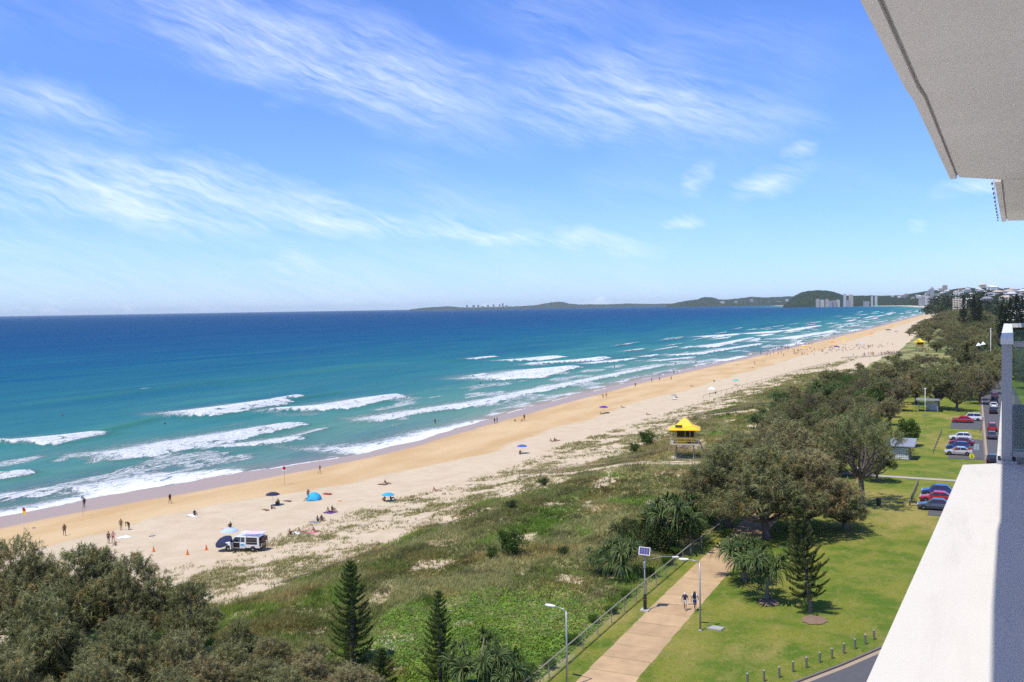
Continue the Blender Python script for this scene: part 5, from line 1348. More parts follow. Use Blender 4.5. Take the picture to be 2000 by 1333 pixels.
def pop_tent(p, rz, c, label, s=1.0):
    """half-dome beach tent, open on one side"""
    x, y = p[0], p[1]; mb = MB(); vs = []; fs = []; n, m = 12, 6
    for i in range(n + 1):
        a = math.pi * i / n
        for j in range(m + 1):
            b = (math.pi / 2) * j / m * 1.15
            vs.append((1.25 * math.cos(a) * math.cos(b * .55), -.55 + 1.5 * math.sin(b * .75), 1.2 * math.sin(a) * math.cos(b * .85)))
    for i in range(n):
        for j in range(m): fs.append((i * (m + 1) + j, (i + 1) * (m + 1) + j, (i + 1) * (m + 1) + j + 1, i * (m + 1) + j + 1))
    mb.add(vs, fs); r = tag(empty('beach_tent', (x, y, gzs(x, y)), math.radians(rz)), label, 'tent'); r.scale = (s, s, s)
    o = mb.build('shell', CL[c], r, smooth=True); o.modifiers.new('thickness', 'SOLIDIFY').thickness = .02
    MB().box((0, -.1, .02), (2.3, 1.0, .03)).build('floor_sheet', CL['grey'], r)
    return r
def gazebo(p, rz, c, label, s=3.0, h=2.3):
    x, y = p[0], p[1]; r = tag(empty('gazebo', (x, y, gzs(x, y)), math.radians(rz)), label, 'gazebo')
    for a in (-1, 1):
        for b in (-1, 1): MB().tube([(a * s * .47, b * s * .47, -.1), (a * s * .47, b * s * .47, h)], .03, 5).build('leg', M_white, r)
    k = s / 2; mb = MB(); mb.add([(-k, -k, h - .25), (k, -k, h - .25), (k, k, h - .25), (-k, k, h - .25), (-k, -k, h), (k, -k, h), (k, k, h), (-k, k, h), (0, 0, h + .8)], [(0, 1, 5, 4), (1, 2, 6, 5), (2, 3, 7, 6), (3, 0, 4, 7), (4, 5, 8), (5, 6, 8), (6, 7, 8), (7, 4, 8)])
    mb.build('canopy', CL[c], r)
    return r

# near beach, from the left
person((-114.98, 91.53, 1.5), 'walk', 60, 'tanned man walking alone on the orange sand at the far left', 1, clothed=2, bottom='brown')
person((-109.7, 96.67, 1.5), 'stand', 30, 'tanned person standing upright, left one of the pair by the white towels', 0, 'brown', 'green', 1)
person((-108.58, 97.12, 1.5), 'bend', 100, 'dark-suited person bending over, right one of the pair by the white towels', 1, 'black', 'black', 0)
person((-104.25, 89.76, 1.6), 'stand', 20, 'woman in black standing in the group above the she-oak tips', 0, 'black', 'black', 0)
person((-103.89, 90.21, 1.6), 'hips', 200, 'pink-topped person in the group above the she-oak tips', 2, 'pink', 'red', 1, s=.98)
person((-102.4, 89.31, 1.6), 'sit', 180, 'small child sitting at the feet of the group above the she-oak tips', 0, 'navy', 'navy', 0, s=.7)
towel((-105.53, 92.77, 1.5), 60, 'white', 'left, smaller white towel on the sand below the standing pair', (.7, 1.1)); towel((-104.96, 93.31, 1.5), 75, 'white', 'right, larger white towel on the sand below the standing pair', (1.0, 1.9))
towel((-101.76, 94.92, 1.5), 20, 'grey', 'small grey towel alone on the dry sand', (.6, .9))
person((-118.83, 114.81, 0.6), 'walk', 250, 'dark figure in black walking along the edge of the wet sand', 1, 'black', 'black', 0)
person((-131.33, 108.48, 0.2), 'stand', 90, 'dark wader standing in the swash behind the warning sign pole', 1, 'black', 'navy', 0)
towel((-106.77, 107.57, 1.2), 80, 'white', 'white towel under the lone sitter on the orange sand', (1.0, 2.2)); person((-106.74, 107.97, 1.2), 'sit', 250, 'person in navy sitting alone on a white towel on the orange sand', 1, 'navy', 'navy', 0, clothed=1)
umbrella((-99.39, 117.29, 1.6), 'navy', 'navy beach umbrella over the yellow chair', 2.15, 1.15)
x, y = (-98.62, 117.59, 1.6)[:2]
r = tag(empty('beach_chair', (x, y, gzs(x, y)), math.radians(30)), 'low yellow and navy beach chair under the navy umbrella', 'chair')
MB().box((0, 0, .28), (.6, .6, .05)).build('seat', CL['yellow'], r); b_ = MB().box((0, -.4, .58), (.6, .06, .7)).build('backrest', CL['navy'], r); b_.rotation_euler = (.35, 0, 0)
for a in (-.28, .28):
    for b in (-.28, .28): MB().tube([(a, b, 0), (a, b, .28)], .015, 4).build('leg', M_galv, r)
person((x, y), 'sit', 30, 'person in yellow sitting in the low beach chair', 0, 'yellow', 'yellow', 1, clothed=1, z=gzs(x, y) + .22)
person((-97.87, 113.8, 1.6), 'lie', 70, 'sunbather lying below the navy umbrella on the left', 0, 'black', 'black', 1); person((-97.55, 114.73, 1.6), 'sit', 300, 'dark sitter huddled just below the navy umbrella', 1, 'grey', 'black', 0, clothed=1, s=.8)
person((-99.27, 120.76, 1.6), 'lie', 80, 'sunbather lying between the yellow chair and the blue tent', 1, 'navy', 'black', 0)
pop_tent((-95.6, 122.62, 1.6), 200, 'lightblue', 'bright blue half-dome beach tent'); person((-96.05, 122.01, 1.6), 'sit', 120, 'person sitting at the left mouth of the blue tent', 1, 'black', 'black', 0); person((-97.18, 123.33, 1.6), 'hips', 190, 'person standing just behind the left side of the blue tent', 0, 'brown', 'black', 1)
towel((-96.59, 127.74, 1.5), 75, 'red', 'red towel right of the blue tent'); person((-96.59, 127.74, 1.5), 'lie', 75, 'sunbather lying on the red towel right of the blue tent', 0, 'pink', 'red', 1, z=gzs(*(-96.59, 127.74, 1.5)[:2]) + .06)
towel((-90.54, 122.87, 1.6), 60, 'orange', 'small orange towel left alone on the pale sand', (.5, .8))
towel((-92.53, 138.15, 1.4), 80, 'brown', 'brown towel at the edge of the dry sand'); person((-92.2, 138.78, 1.4), 'recline', 280, 'sunbather leaning back on the brown towel at the edge of the dry sand', 1, 'black', 'black', 0)
umbrella((-82.52, 124.53, 1.8), 'lightblue', 'bright blue umbrella at the tip of the grass', 1.35, 1.05); person((-83.05, 124.33, 1.8), 'sit', 60, 'person in orange sitting at the left under the bright blue umbrella', 0, 'orange', 'black', 1, clothed=1); person((-82.58, 125.36, 1.8), 'sit', 300, 'dark person sitting at the right under the bright blue umbrella', 1, 'black', 'black', 0)
person((-79.48, 134.11, 1.8), 'recline', 290, 'sunbather leaning back alone beside the grass edge', 0, 'red', 'red', 1)
person((-86.66, 115, 1.7), 'recline', 280, 'sunbather leaning back, upper pair, on the pale sand', 0, 'white', 'navy', 1); person((-86.74, 115.73, 1.7), 'sit', 270, 'dark-haired sitter of the upper pair on the pale sand', 1, 'navy', 'black', 0); towel((-86.3, 114.76, 1.7), 80, 'purple', 'purple towel under the upper pair', (1.6, 1.8))
person((-84.27, 108.9, 1.8), 'sit', 280, 'left sitter of the middle pair on the pale sand', 0, 'grey', 'navy', 0, clothed=1); person((-83.91, 109.39, 1.8), 'sit', 260, 'right sitter of the middle pair on the pale sand', 1, 'navy', 'black', 0, clothed=1); towel((-84.2, 108.23, 1.8), 75, 'grey', 'grey towel beside the middle pair')
person((-82.51, 100.61, 1.9), 'sit', 330, 'bare-backed man sitting at the left of the row by the grass', 0, clothed=2, bottom='brown', hair=1); person((-81.82, 102.13, 1.9), 'recline', 290, 'woman leaning back on a white towel beside the bare-backed man', 0, 'pink', 'brown', 1); towel((-82.16, 101.68, 1.9), 80, 'white', 'white towel between the bare-backed man and the woman')
person((-79.99, 102.87, 1.9), 'recline', 285, 'sunbather lying back at the right of the row by the grass', 0, 'red', 'black', 1); towel((-80.2, 102.47, 1.9), 80, 'pink', 'pink towel under the rightmost sunbather of the row by the grass')
person((-94.16, 100.98, 1.7), 'lie', 70, 'pink-backed sunbather lying left behind the pale umbrella', 2, 'pink', 'pink', 1); person((-94.38, 102.23, 1.7), 'sit', 60, 'dark sitter right behind the pale umbrella', 1, 'black', 'black', 0)
umbrella((-87.05, 94.12, 1.8), 'pale', 'pale blue-grey umbrella behind the white utility truck', 2.1, 1.2); umbrella((-84.99, 91.58, 1.8), 'navy', 'dark navy umbrella leaning in front of the white utility truck', 1.75, 1.15, (28, -14), 'navy')
person((-112.71, 146.78, 0.4), 'walk', 70, 'man in white shorts walking along the swash right of the warning sign', 0, clothed=2, bottom='white', hair=1)
umbrella((-83.8, 176.8, 1.8), 'blue', 'deep blue umbrella alone on the pale sand', 1.9, 1.1); person((-83.91, 176.03, 1.8), 'sit', 200, 'person sitting in the shade of the deep blue umbrella', 1, 'black', 'black', 0)
person((-84.84, 194.68, 1.8), 'recline', 280, 'left sunbather of the three above the beach fence', 0, 'red', 'navy', 1); person((-84.62, 195.62, 1.8), 'sit', 270, 'middle sunbather of the three above the beach fence', 1, 'navy', 'black', 0); person((-84.39, 196.57, 1.8), 'lie', 80, 'right sunbather of the three above the beach fence', 0, 'pink', 'red', 1)
for px_, pose, rz, lab, kw in [
    ((-117.25, 230.01, 0.3), 'stand', 0, 'left one of the dark couple standing at the swash edge', dict(skin=1)), ((-117.1, 231.26, 0.3), 'stand', 90, 'right one of the dark couple standing at the swash edge', dict(skin=1, top='navy')),
    ((-113.18, 234.47, 0.5), 'sit', 30, 'child crouching on the wet sand right of the dark couple', dict(skin=1, s=.8)), ((-111.43, 235.41, 0.6), 'sit', 100, 'child sitting at the feet of the tall dark figure', dict(skin=0, s=.8, top='yellow')), ((-111.39, 236.65, 0.6), 'stand', 40, 'tall dark figure standing at the wet sand edge', dict(skin=1, s=1.08)),
    ((-113.43, 304.71, 0.8), 'bend', 60, 'person bending over, left of the pair digging in the sand', dict(skin=1, top='green')), ((-113.05, 306.73, 0.8), 'stand', 200, 'person standing, right of the pair digging in the sand', dict(skin=0, top='green', s=.9)),
    ((-94.42, 270.26, 1.4), 'recline', 280, 'lone sunbather leaning back right of the purple umbrella', dict(skin=0, top='orange')), ((-94.4, 252.17, 1.5), 'recline', 300, 'left sunbather under the purple umbrella', dict(skin=1, top='yellow')), ((-94.22, 256.33, 1.5), 'lie', 80, 'right sunbather beside the purple umbrella', dict(skin=0, top='orange')),
    ((-80.32, 250.7, 2), 'recline', 280, 'sunbather lying at the grass edge above the near tower', dict(skin=0, top='red')), ((-116.95, 349.96, 0.5), 'stand', 10, 'lone person standing on the wet sand beyond the digging pair', dict(skin=1, top='navy')),
    ((-118.3, 375.17, 0.5), 'stand', 80, 'leftmost of the group of bathers standing by the swash', dict(skin=1)), ((-116.45, 379.83, 0.6), 'hips', 200, 'bather with hands on hips by the swash', dict(skin=1, top='red')), ((-112.53, 383.6, 0.6), 'walk', 60, 'bather walking away along the damp sand', dict(skin=1, top='navy')),
    ((-122.56, 422.02, 0.3), 'stand', 0, 'left of two bathers standing in the thin water', dict(skin=1)), ((-121.89, 425.54, 0.3), 'stand', 100, 'right of two bathers standing in the thin water', dict(skin=0)), ((-94.36, 348.54, 1.5), 'recline', 290, 'sunbather leaning back far up the beach', dict(skin=0, top='brown')),
    ((-91.72, 371.64, 1.5), 'sit', 270, 'sitter beside a bag beyond the leaning sunbather', dict(skin=1)), ((-79, 353.6, 1.8), 'lie', 80, 'sunbather lying below the teal umbrella', dict(skin=0, top='brown')), ((-98.8, 485.47, 0.9), 'walk', 220, 'dark walker on the damp sand near the goal frame', dict(skin=1)), ((-94.72, 460.57, 1), 'lie', 80, 'sunbather lying near the dark walker', dict(skin=0)),
    ((-107.59, 485.4, 0.8), 'lie', 70, 'sunbather lying on the damp sand left of the dark walker', dict(skin=0, top='red')), ((-100.52, 518.16, 0.8), 'lie', 70, 'sunbather lying right of the dark walker', dict(skin=0, top='orange')), ((-78.28, 319.18, 1.8), 'sit', 300, 'person in red sitting at the right of the white tent', dict(skin=0, top='red', clothed=1))]:
    person(px_, pose, rz, lab, **kw)
umbrella((-94.75, 254.78, 1.5), 'purple', 'purple umbrella over a pair of sunbathers', 2.2, 1.3); umbrella((-79, 353.6, 1.8), 'teal', 'teal umbrella beside the grass edge', 2.2, 1.25); umbrella((-86.17, 296.41, 1.8), 'grey', 'small grey umbrella above the near tower roof', 1.7, .95); towel((-86.8, 299.79, 1.8), 80, 'white', 'white towel under the small grey umbrella', (1.6, 2))
person((-86.97, 301.55, 1.8), 'sit', 270, 'sitter on the white towel under the small grey umbrella', 1, 'green', 'black', 0)
gazebo((-79.43, 318.86, 1.8), 15, 'white', 'white open-sided shade tent at the grass edge', 2.4, 1.5)
# swimmers and waders
for i, (p, s, lab) in enumerate([((-258.49, 206.42, 0), -.95, 'swimmer far out left of the breaking wave'), ((-209.01, 200.89, 0), -1.1, 'swimmer under the green wave face'), ((-214.43, 227.92, 0), -1.1, 'swimmer caught in the white water of the breaking wave'), ((-134.24, 226.92, 0), -.25, 'wader standing alone in the green shallows'), ((-186.54, 353.22, 0), -.9, 'swimmer in front of the mid-distance white water'),
                                 ((-220.05, 355.91, 0), -1.1, 'swimmer far out beyond the middle surf'), ((-182.73, 458, 0), -.5, 'wader left of three in the far foam'), ((-166.81, 465.39, 0), -.35, 'wader middle of three in the far foam'), ((-162.5, 479.01, 0), -.8, 'wader right of three in the far foam'), ((-141.67, 491.84, 0), -.3, 'wader near the far white line'), ((-133.64, 502.35, 0), -.25, 'wader right of the far white line'), ((-118.91, 523.81, 0), -.2, 'wader at the far swash edge'), ((-230.97, 341.75, 0), -1.2, 'tiny swimmer near the second swell line')]):
    person(p, 'stand', 60 * i, lab, 1, ['black', 'navy', 'red'][i % 3], 'black', 0, z=s)
# crowd between the flags
rc = np.random.default_rng(5)
cols_ = list(CL)
def crowd(n, box, label, group, poses, zmode='sand', orange=0.0):
    for i in range(n):
        t, u = rc.random(), rc.random()
        (x0, y0), (x1, y1), w = box
        x = x0 + (x1 - x0) * t + w * (u - .5); y = y0 + (y1 - y0) * t + 14 * rc.normal() * .5
        z = None
        if x < float(x_foam(y)): z = -min(1.05, .05 + .03 * (float(x_foam(y)) - x)) 
        top = 'orange' if rc.random() < orange else ('yellow' if rc.random() < orange else cols_[int(rc.integers(0, len(cols_)))])
        person((x, y), poses[int(rc.integers(0, len(poses)))], rc.uniform(0, 360), label, int(rc.integers(0, 3)), top, cols_[int(rc.integers(0, len(cols_)))], int(rc.integers(0, 3)), clothed=int(rc.integers(0, 2)), z=z, group=group)
crowd(62, ((-123, 585), (-113, 760), 15), 'distant bather at the water edge of the crowded far beach', 'bathers at the far water edge', ['stand', 'walk', 'stand', 'hips'])
crowd(105, ((-102, 575), (-66, 700), 42), 'distant beachgoer on the open sand of the crowded far beach', 'beachgoers on the far sand', ['stand', 'sit', 'walk', 'stand', 'recline'], orange=.2)
crowd(80, ((-52, 573), (-17, 592), 10), 'distant person in the dense orange-clad queue in front of the far tower', 'queue by the far tower', ['stand', 'stand', 'sit', 'walk'], orange=.55)
crowd(32, ((-104, 800), (-92, 1400), 40), 'tiny beachgoer on the sand beyond the crowded beach', 'beachgoers beyond the crowd', ['stand', 'walk', 'sit'])
crowd(18, ((-60, 552), (-34, 566), 7), 'dark figure standing by the low fence in front of the far crowd', 'people by the far fence', ['stand', 'walk'])
for p, c, lab in [((-89.97, 715.47, 2), 'orange', 'left orange gazebo in the far crowd'), ((-83.31, 724.76, 2), 'yellow', 'yellow gazebo in the far crowd'), ((-78.49, 644.23, 2), 'purple', 'low purple gazebo below the orange ones in the far crowd'), ((-79.93, 889.68, 2), 'orange', 'small orange gazebo beyond the far crowd'), ((-73.97, 1009.64, 2), 'navy', 'navy gazebo near the woodland beyond the far crowd'), ((-62.6, 944.93, 2), 'grey', 'grey gazebo near the woodland edge'), ((-66.95, 683.18, 2), 'pale', 'pale gazebo right of the purple one'), ((-101.54, 660.46, 1.5), 'yellow', 'yellow flag tent at the left of the far crowd')]:
    gazebo(p, 20, c, lab, 3.2 if c != 'navy' else 5, 2.2)
# goal frame
x, y = (-81.59, 505.43, 2)[:2]
r = tag(empty('goal_frame', (x, y, gzs(x, y)), .2), 'white goal frame on the far sand', 'goal')
for a in (-2.4, 2.4): MB().tube([(a, 0, 0), (a, 0, 1.9)], .05, 6).build('post', M_white, r); MB().tube([(a, 0, 1.9), (a, 1.0, 0)], .04, 5).build('stay', M_white, r)
MB().tube([(-2.4, 0, 1.9), (2.4, 0, 1.9)], .05, 6).build('crossbar', M_white, r)

# flag, warning signs, cones
x, y = (-125.88, 93.19, 1)[:2]
r = tag(empty('beach_flag', (x, y, gzs(x, y))), 'red over yellow surf flag on a pole at the left edge of the wet sand', 'flag')
MB().tube([(0, 0, -.3), (0, 0, 3.3)], .025, 6).build('pole', M_white, r)
for nm, c, z0, z1 in (('red_half', 'red', 2.75, 3.25), ('yellow_half', 'yellow', 2.25, 2.748)):
    mb = MB(); n = 6; vs = []
    for i in range(n + 1):
        t = i / n; vs += [(t * .85, .12 * math.sin(t * 5), z0 - .18 * t), (t * .85, .12 * math.sin(t * 5), z1 - .18 * t)]
    mb.add(vs, [(2 * i, 2 * i + 2, 2 * i + 3, 2 * i + 1) for i in range(n)]); fo = mb.build(nm, CL[c], r); fo.modifiers.new('t', 'SOLIDIFY').thickness = .01
def warn(p, lab, face):
    x, y = p[0], p[1]; r = tag(empty('warning_sign', (x, y, gzs(x, y)), .45), lab, 'sign')
    MB().tube([(0, 0, -.3), (0, 0, 3.4)], .03, 6).build('pole', M_galv, r)
    b = MB().box((0, 0, 3.0), (.75, .03, .85) if face == 'white' else (.4, .03, .4)).build('board', CL[face], r)
    if face == 'white':
        MB().lathe([(.17, -.03), (.30, -.03), (.30, .0), (.17, .0)], (0, -.0, 3.05), 16, 'y').build('red_ring', CL['red'], b)
        MB().box((0, -.03, 3.05), (.09, .02, .36)).build('figure_mark', CL['black'], b)
warn((-111.16, 134.47, 0.7), 'white swimming warning sign with a red ring on a pole by the swash', 'white'); warn((-124.63, 102.62, 0.6), 'dark backed warning sign on a pole in the wet sand', 'grey')
r = empty('x'); bpy.data.objects.remove(r)
M_cone = plain('cone_orange', (0.72, 0.17, 0.03), .6, var=.05)
cone_b = MB().lathe([(.17, .03), (.04, .68), (.025, .70)], n=10).mesh('cone_body', M_cone); cone_f = MB().box((0, 0, .02), (.40, .40, .04)).mesh('foot', M_cone)
cone_s = MB().lathe([(.128, .26), (.098, .40)], n=10).mesh('band', M_white)
for p, lab in [((-100.8, 85.95, 1.8), 'leftmost orange traffic cone, above the she-oak tips'), ((-94.28, 85.07, 1.8), 'orange traffic cone nearest the she-oak crowns'), ((-94.23, 88.07, 1.8), 'orange traffic cone in the middle of the cones'), ((-88.21, 87.83, 1.8), 'lower orange traffic cone left of the truck'), ((-87.64, 90.49, 1.8), 'orange traffic cone closest to the white truck')]:
    c = tag(empty('traffic_cone', (p[0], p[1], gzs(p[0], p[1]))), lab, 'cone', 'orange cones around the truck')
    mesh_obj('cone_body', cone_b, c); mesh_obj('foot', cone_f, c); 
for p, k in (((-135.42, 161.37, 1), 0),):
    pass
# the couple on the path
def couple(p, lab, rz, slots, hat=None, s=1.0):
    me = body_mesh('person_walking', 'walk', 1, True)
    x, y = p[0], p[1]; o = mesh_obj('person', me, None, (x, y, 4.515), rz); o.scale = (s, s, s)
    for i, m in enumerate(slots): me.materials[i] = m
    return tag(o, lab, 'person')
couple((-23.13, 82.45, 4.5), 'walker in a dark striped top, white shorts and pale hat on the path', math.radians(4), (SKIN[0], CL['navy'], CL['white'], HAIR[3]), s=.97)
couple((-22.29, 82.65, 4.5), 'walker in a white singlet, blue shorts and dark backpack on the path', math.radians(-2), (SKIN[0], CL['white'], CL['blue'], HAIR[0]), s=1.06)
x, y = (-22.29, 82.65, 4.5)[:2]
r = tag(empty('backpack', (x, y - .02, 4.515)), 'small black backpack on the walker in the white singlet', 'backpack')
MB().box((.03, -.24, 1.40), (.28, .15, .42), taper=.9).build('bag', CL['black'], r)
for a in (-.09, .12): MB().tube([(a, -.20, 1.60), (a, .0, 1.60), (a, .15, 1.45), (a, -.14, 1.22)], .018, 5).build('strap', CL['black'], r)
for p, rz, lab, kw in [((-2.32, 184.56, 4.5), 20, 'left of two people in red standing at the silver car', dict(top='red', bottom='brown')), ((-0.27, 185.3, 4.5), 200, 'right of two people in red standing at the silver car', dict(top='red', bottom='red'))]:
    person(p, 'stand', rz, lab, 0, hair=0, clothed=1, **kw)
for p, lab in [((-17.02, 271.82, 4.5), 'person in white standing under the trees left of the shelter'), ((-16.12, 269.36, 4.5), 'person in pink standing under the trees left of the shelter')]:
    person(p, 'stand', 40, lab, 2, 'white' if 'white' in lab else 'pink', 'white', 3, clothed=1)

# ---------------------------------------------------------------- vehicles
M_tyre = plain('tyre', (0.018, 0.018, 0.018), .85); M_rim = plain('rim', (0.40, 0.41, 0.42), .3, .8); M_cglass = plain('car_glass', (0.02, 0.025, 0.03), .08, spec=.8); M_trim = plain('car_trim', (0.02, 0.02, 0.02), .6)
M_hl = plain('headlight', (0.72, 0.73, 0.73), .15, spec=.8); M_tl = plain('tail_light', (0.35, 0.01, 0.01), .2, spec=.6)
def wheel(parent, x, y, r, w=.22):
    t = MB().lathe([(r * .62, -w / 2), (r * .93, -w / 2), (r, -w * .3), (r, w * .3), (r * .93, w / 2), (r * .62, w / 2)], (0, 0, 0), 18, 'y').build('wheel', M_tyre, parent, (x, y, r), smooth=False)
    MB().lathe([(.04, -w * .52), (r * .60, -w * .46), (r * .64, -w * .3), (r * .64, w * .3), (r * .60, w * .46), (.04, w * .52)], (0, 0, 0), 14, 'y').build('rim', M_rim, t)
PAINT = {n: plain('paint_' + n, c, .28, .15, .6, var=.02, coat=.6) for n, c in dict(white=(0.72, 0.72, 0.71), silver=(0.50, 0.46, 0.40), red=(0.45, 0.015, 0.015), maroon=(0.20, 0.02, 0.03), blue=(0.02, 0.055, 0.22), grey=(0.07, 0.075, 0.09), black=(0.012, 0.012, 0.015)).items()}
def car(p, rz, paint, label, kind='sedan'):
    """front towards -X"""
    x, y = p[0], p[1]; r = tag(empty('car', (x, y, 4.55), math.radians(rz)), label, 'car')
    L, belt, roof, cab = dict(sedan=(4.55, .92, 1.44, (-1.05, -.35, .95, 1.75)), hatch=(4.1, .95, 1.50, (-.95, -.25, 1.35, 1.92)), suv=(4.7, 1.05, 1.75, (-1.0, -.45, 1.75, 2.25)))[kind]
    h, w = L / 2, .88
    st = [(-h, .42, .60, .70), (-h + .12, .26, .72, .82), (-h + .7, .22, belt - .12, .87), (cab[0] - .02, .22, belt - .02, .88), (0, .22, belt, .89), (cab[3] - .05, .22, belt + .02, .88), (h - .35, .24, belt - .02 if kind == 'sedan' else belt + .03, .86), (h - .06, .28, belt - .10, .80), (h, .42, .68, .72)]
    vs, fs = [], []
    for q, zl, zb, ww in st: vs += [(q, -ww * .93, zl), (q, -ww, (zl + zb) * .5), (q, -ww * .95, zb - .04), (q, -ww * .84, zb), (q, ww * .84, zb), (q, ww * .95, zb - .04), (q, ww, (zl + zb) * .5), (q, ww * .93, zl)]
    for i in range(len(st) - 1):
        for k in range(8): fs.append((i * 8 + k, i * 8 + (k + 1) % 8, i * 8 + 8 + (k + 1) % 8, i * 8 + 8 + k))
    fs += [tuple(range(8))[::-1], tuple(range((len(st) - 1) * 8, len(st) * 8))]
    bd = MB().add(vs, fs).build('body', PAINT[paint], r)
    for sx in (-h + .82, h - .88):
        for sy in (-1, 1): MB().lathe([(.30, -.03), (.37, -.03), (.37, .03), (.30, .03)], (sx, sy * .86, .34), 16, 'y').build('wheel_arch', M_trim, bd)
    gl = [(cab[0], -.76, belt - .01), (cab[3], -.76, belt - .01), (cab[3], .76, belt - .01), (cab[0], .76, belt - .01), (cab[1], -.60, roof - .03), (cab[2], -.60, roof - .03), (cab[2], .60, roof - .03), (cab[1], .60, roof - .03)]
    MB().add(gl, [(0, 1, 5, 4), (1, 2, 6, 5), (2, 3, 7, 6), (3, 0, 4, 7), (4, 5, 6, 7)]).build('windows', M_cglass, r)
    rp = MB(); rp.add([(cab[1] - .05, -.64, roof - .05), (cab[2] + .05, -.64, roof - .05), (cab[2] + .05, .64, roof - .05), (cab[1] - .05, .64, roof - .05), (cab[1] + .05, -.54, roof + .02), (cab[2] - .05, -.54, roof + .02), (cab[2] - .05, .54, roof + .02), (cab[1] + .05, .54, roof + .02)],
                      [(0, 1, 5, 4), (1, 2, 6, 5), (2, 3, 7, 6), (3, 0, 4, 7), (4, 5, 6, 7), (3, 2, 1, 0)])
    rp.build('roof', PAINT[paint], r)
    for sy in (-1, 1):
        for a, b in ((cab[0], cab[1]), ((cab[0] + cab[3]) * .5, (cab[1] + cab[2]) * .5), (cab[3], cab[2])): MB().tube([(a, sy * .765, belt - .02), (b, sy * .605, roof - .03)], .035, 4).build('pillar', PAINT[paint], r)
        MB().box((cab[0] + .3, sy * .95, belt + .08), (.12, .18, .12)).build('mirror', PAINT[paint], r)
        MB().box((-h + .10, sy * .60, .68), (.12, .34, .13)).build('headlight', M_hl, r)
        MB().box((h - .05, sy * .62, .80), (.10, .28, .16)).build('tail_light', M_tl, r)
    for sx in (-h + .82, h - .88):
        for sy in (-1, 1): wheel(r, sx, sy * .80, .33)
    return r
car((-4.14, 135.51, 4.5), 0, 'grey', 'dark grey car nearest the ledge, front one of the bottom bay', 'sedan')
car((-4.11, 140.79, 4.5), 0, 'red', 'red car behind the dark grey one beside the ledge', 'sedan'); car((-4.31, 145.61, 4.5), 0, 'blue', 'blue car at the back of the bay beside the ledge', 'hatch')
car((-1.99, 185.29, 4.5), 0, 'silver', 'silver sedan at the front of the four-car bay', 'sedan'); car((-2.15, 191.64, 4.5), 0, 'blue', 'dark blue car second in the four-car bay', 'hatch'); car((-1.61, 197.98, 4.5), 0, 'maroon', 'maroon car third in the four-car bay', 'sedan'); car((-1.85, 205.2, 4.5), 0, 'white', 'white car at the back of the four-car bay', 'hatch')
car((-1.7, 234.64, 4.5), 0, 'red', 'bright red car in front of the white wagon in the far bay', 'sedan'); car((-0.04, 239.2, 4.5), 0, 'white', 'white wagon behind the red car in the far bay', 'suv')
for i, (p, c, lab) in enumerate([((3.23, 177.81, 4.5), 'black', 'dark car parked on the road just beyond the ledge corner'), ((3.71, 209.43, 4.5), 'grey', 'grey car parked behind the red one on the road'), ((4.02, 221.78, 4.5), 'red', 'red car parked on the road beside the white coping'),
                                 ((4.85, 255.93, 4.5), 'black', 'black car parked on the road under the trees'), ((5.22, 269.34, 4.5), 'white', 'white car parked on the road under the trees'), ((5.6, 282.81, 4.5), 'grey', 'grey car parked on the road under the trees'), ((5.99, 296.13, 4.5), 'maroon', 'maroon car parked farthest along the road')]):
    car(p, -90, c, lab, ['hatch', 'sedan', 'suv'][i % 3])
# lifeguards' utility truck
x, y = (-82.61, 91.73, 1.8)[:2]
r = tag(empty('utility_truck', (x, y, gzs(x, y)), math.radians(14)), 'white four-wheel-drive utility truck with open door and surfboards on its canopy', 'truck')
W_ = PAINT['white']
mb = MB(); vs, fs = [], []
st = [(-2.55, .62, .95, .74), (-2.42, .55, 1.12, .84), (-1.25, .55, 1.22, .88), (-1.2, .50, 1.22, .89), (.62, .50, 1.22, .89), (.64, .50, 1.22, .89)]
for q, zl, zb, ww in st: vs += [(q, -ww, zl), (q, -ww, zb - .06), (q, -ww * .9, zb), (q, ww * .9, zb), (q, ww, zb - .06), (q, ww, zl)]
for i in range(len(st) - 1):
    for k in range(6): fs.append((i * 6 + k, i * 6 + (k + 1) % 6, i * 6 + 6 + (k + 1) % 6, i * 6 + 6 + k))
fs += [tuple(range(6))[::-1], tuple(range(30, 36))]
mb.add(vs, fs).build('body', W_, r)
MB().box((-2.62, 0, .72), (.16, 1.7, .32)).build('bull_bar', M_trim, r)
for sy in (-.6, .6): MB().box((-2.5, sy, .95), (.14, .30, .2)).build('headlight', M_hl, r)
cabm = MB().add([(-1.25, -.80, 1.2), (.60, -.82, 1.2), (.60, .82, 1.2), (-1.25, .80, 1.2), (-.75, -.68, 1.86), (.58, -.72, 1.88), (.58, .72, 1.88), (-.75, .68, 1.86)], [(0, 1, 5, 4), (1, 2, 6, 5), (2, 3, 7, 6), (3, 0, 4, 7), (4, 5, 6, 7)])
cabm.build('windows', M_cglass, r)
MB().box((-.08, 0, 1.91), (1.5, 1.5, .09), taper=.93).build('cab_roof', W_, r)
for sy in (-1, 1):
    for a, b in ((-1.25, -.75), (.0, .05), (.58, .56)): MB().tube([(a, sy * .82, 1.2), (b, sy * .71, 1.88)], .05, 4).build('pillar', W_, r)
MB().box((-.48, -.86, .88), (.85, .10, .62)).build('door_opening', plain('dark_interior', (0.012, 0.010, 0.010), .9), r)
dr = MB().box((-.08, 0, .2), (.10, .95, .72)).build('door', W_, r, (-.86, -1.32, .68), .2); MB().box((-.08, 0, .80), (.05, .85, .42)).build('door_glass', M_cglass, dr); MB().box((-.16, -.25, .35), (.06, .2, .05)).build('handle', M_trim, dr)
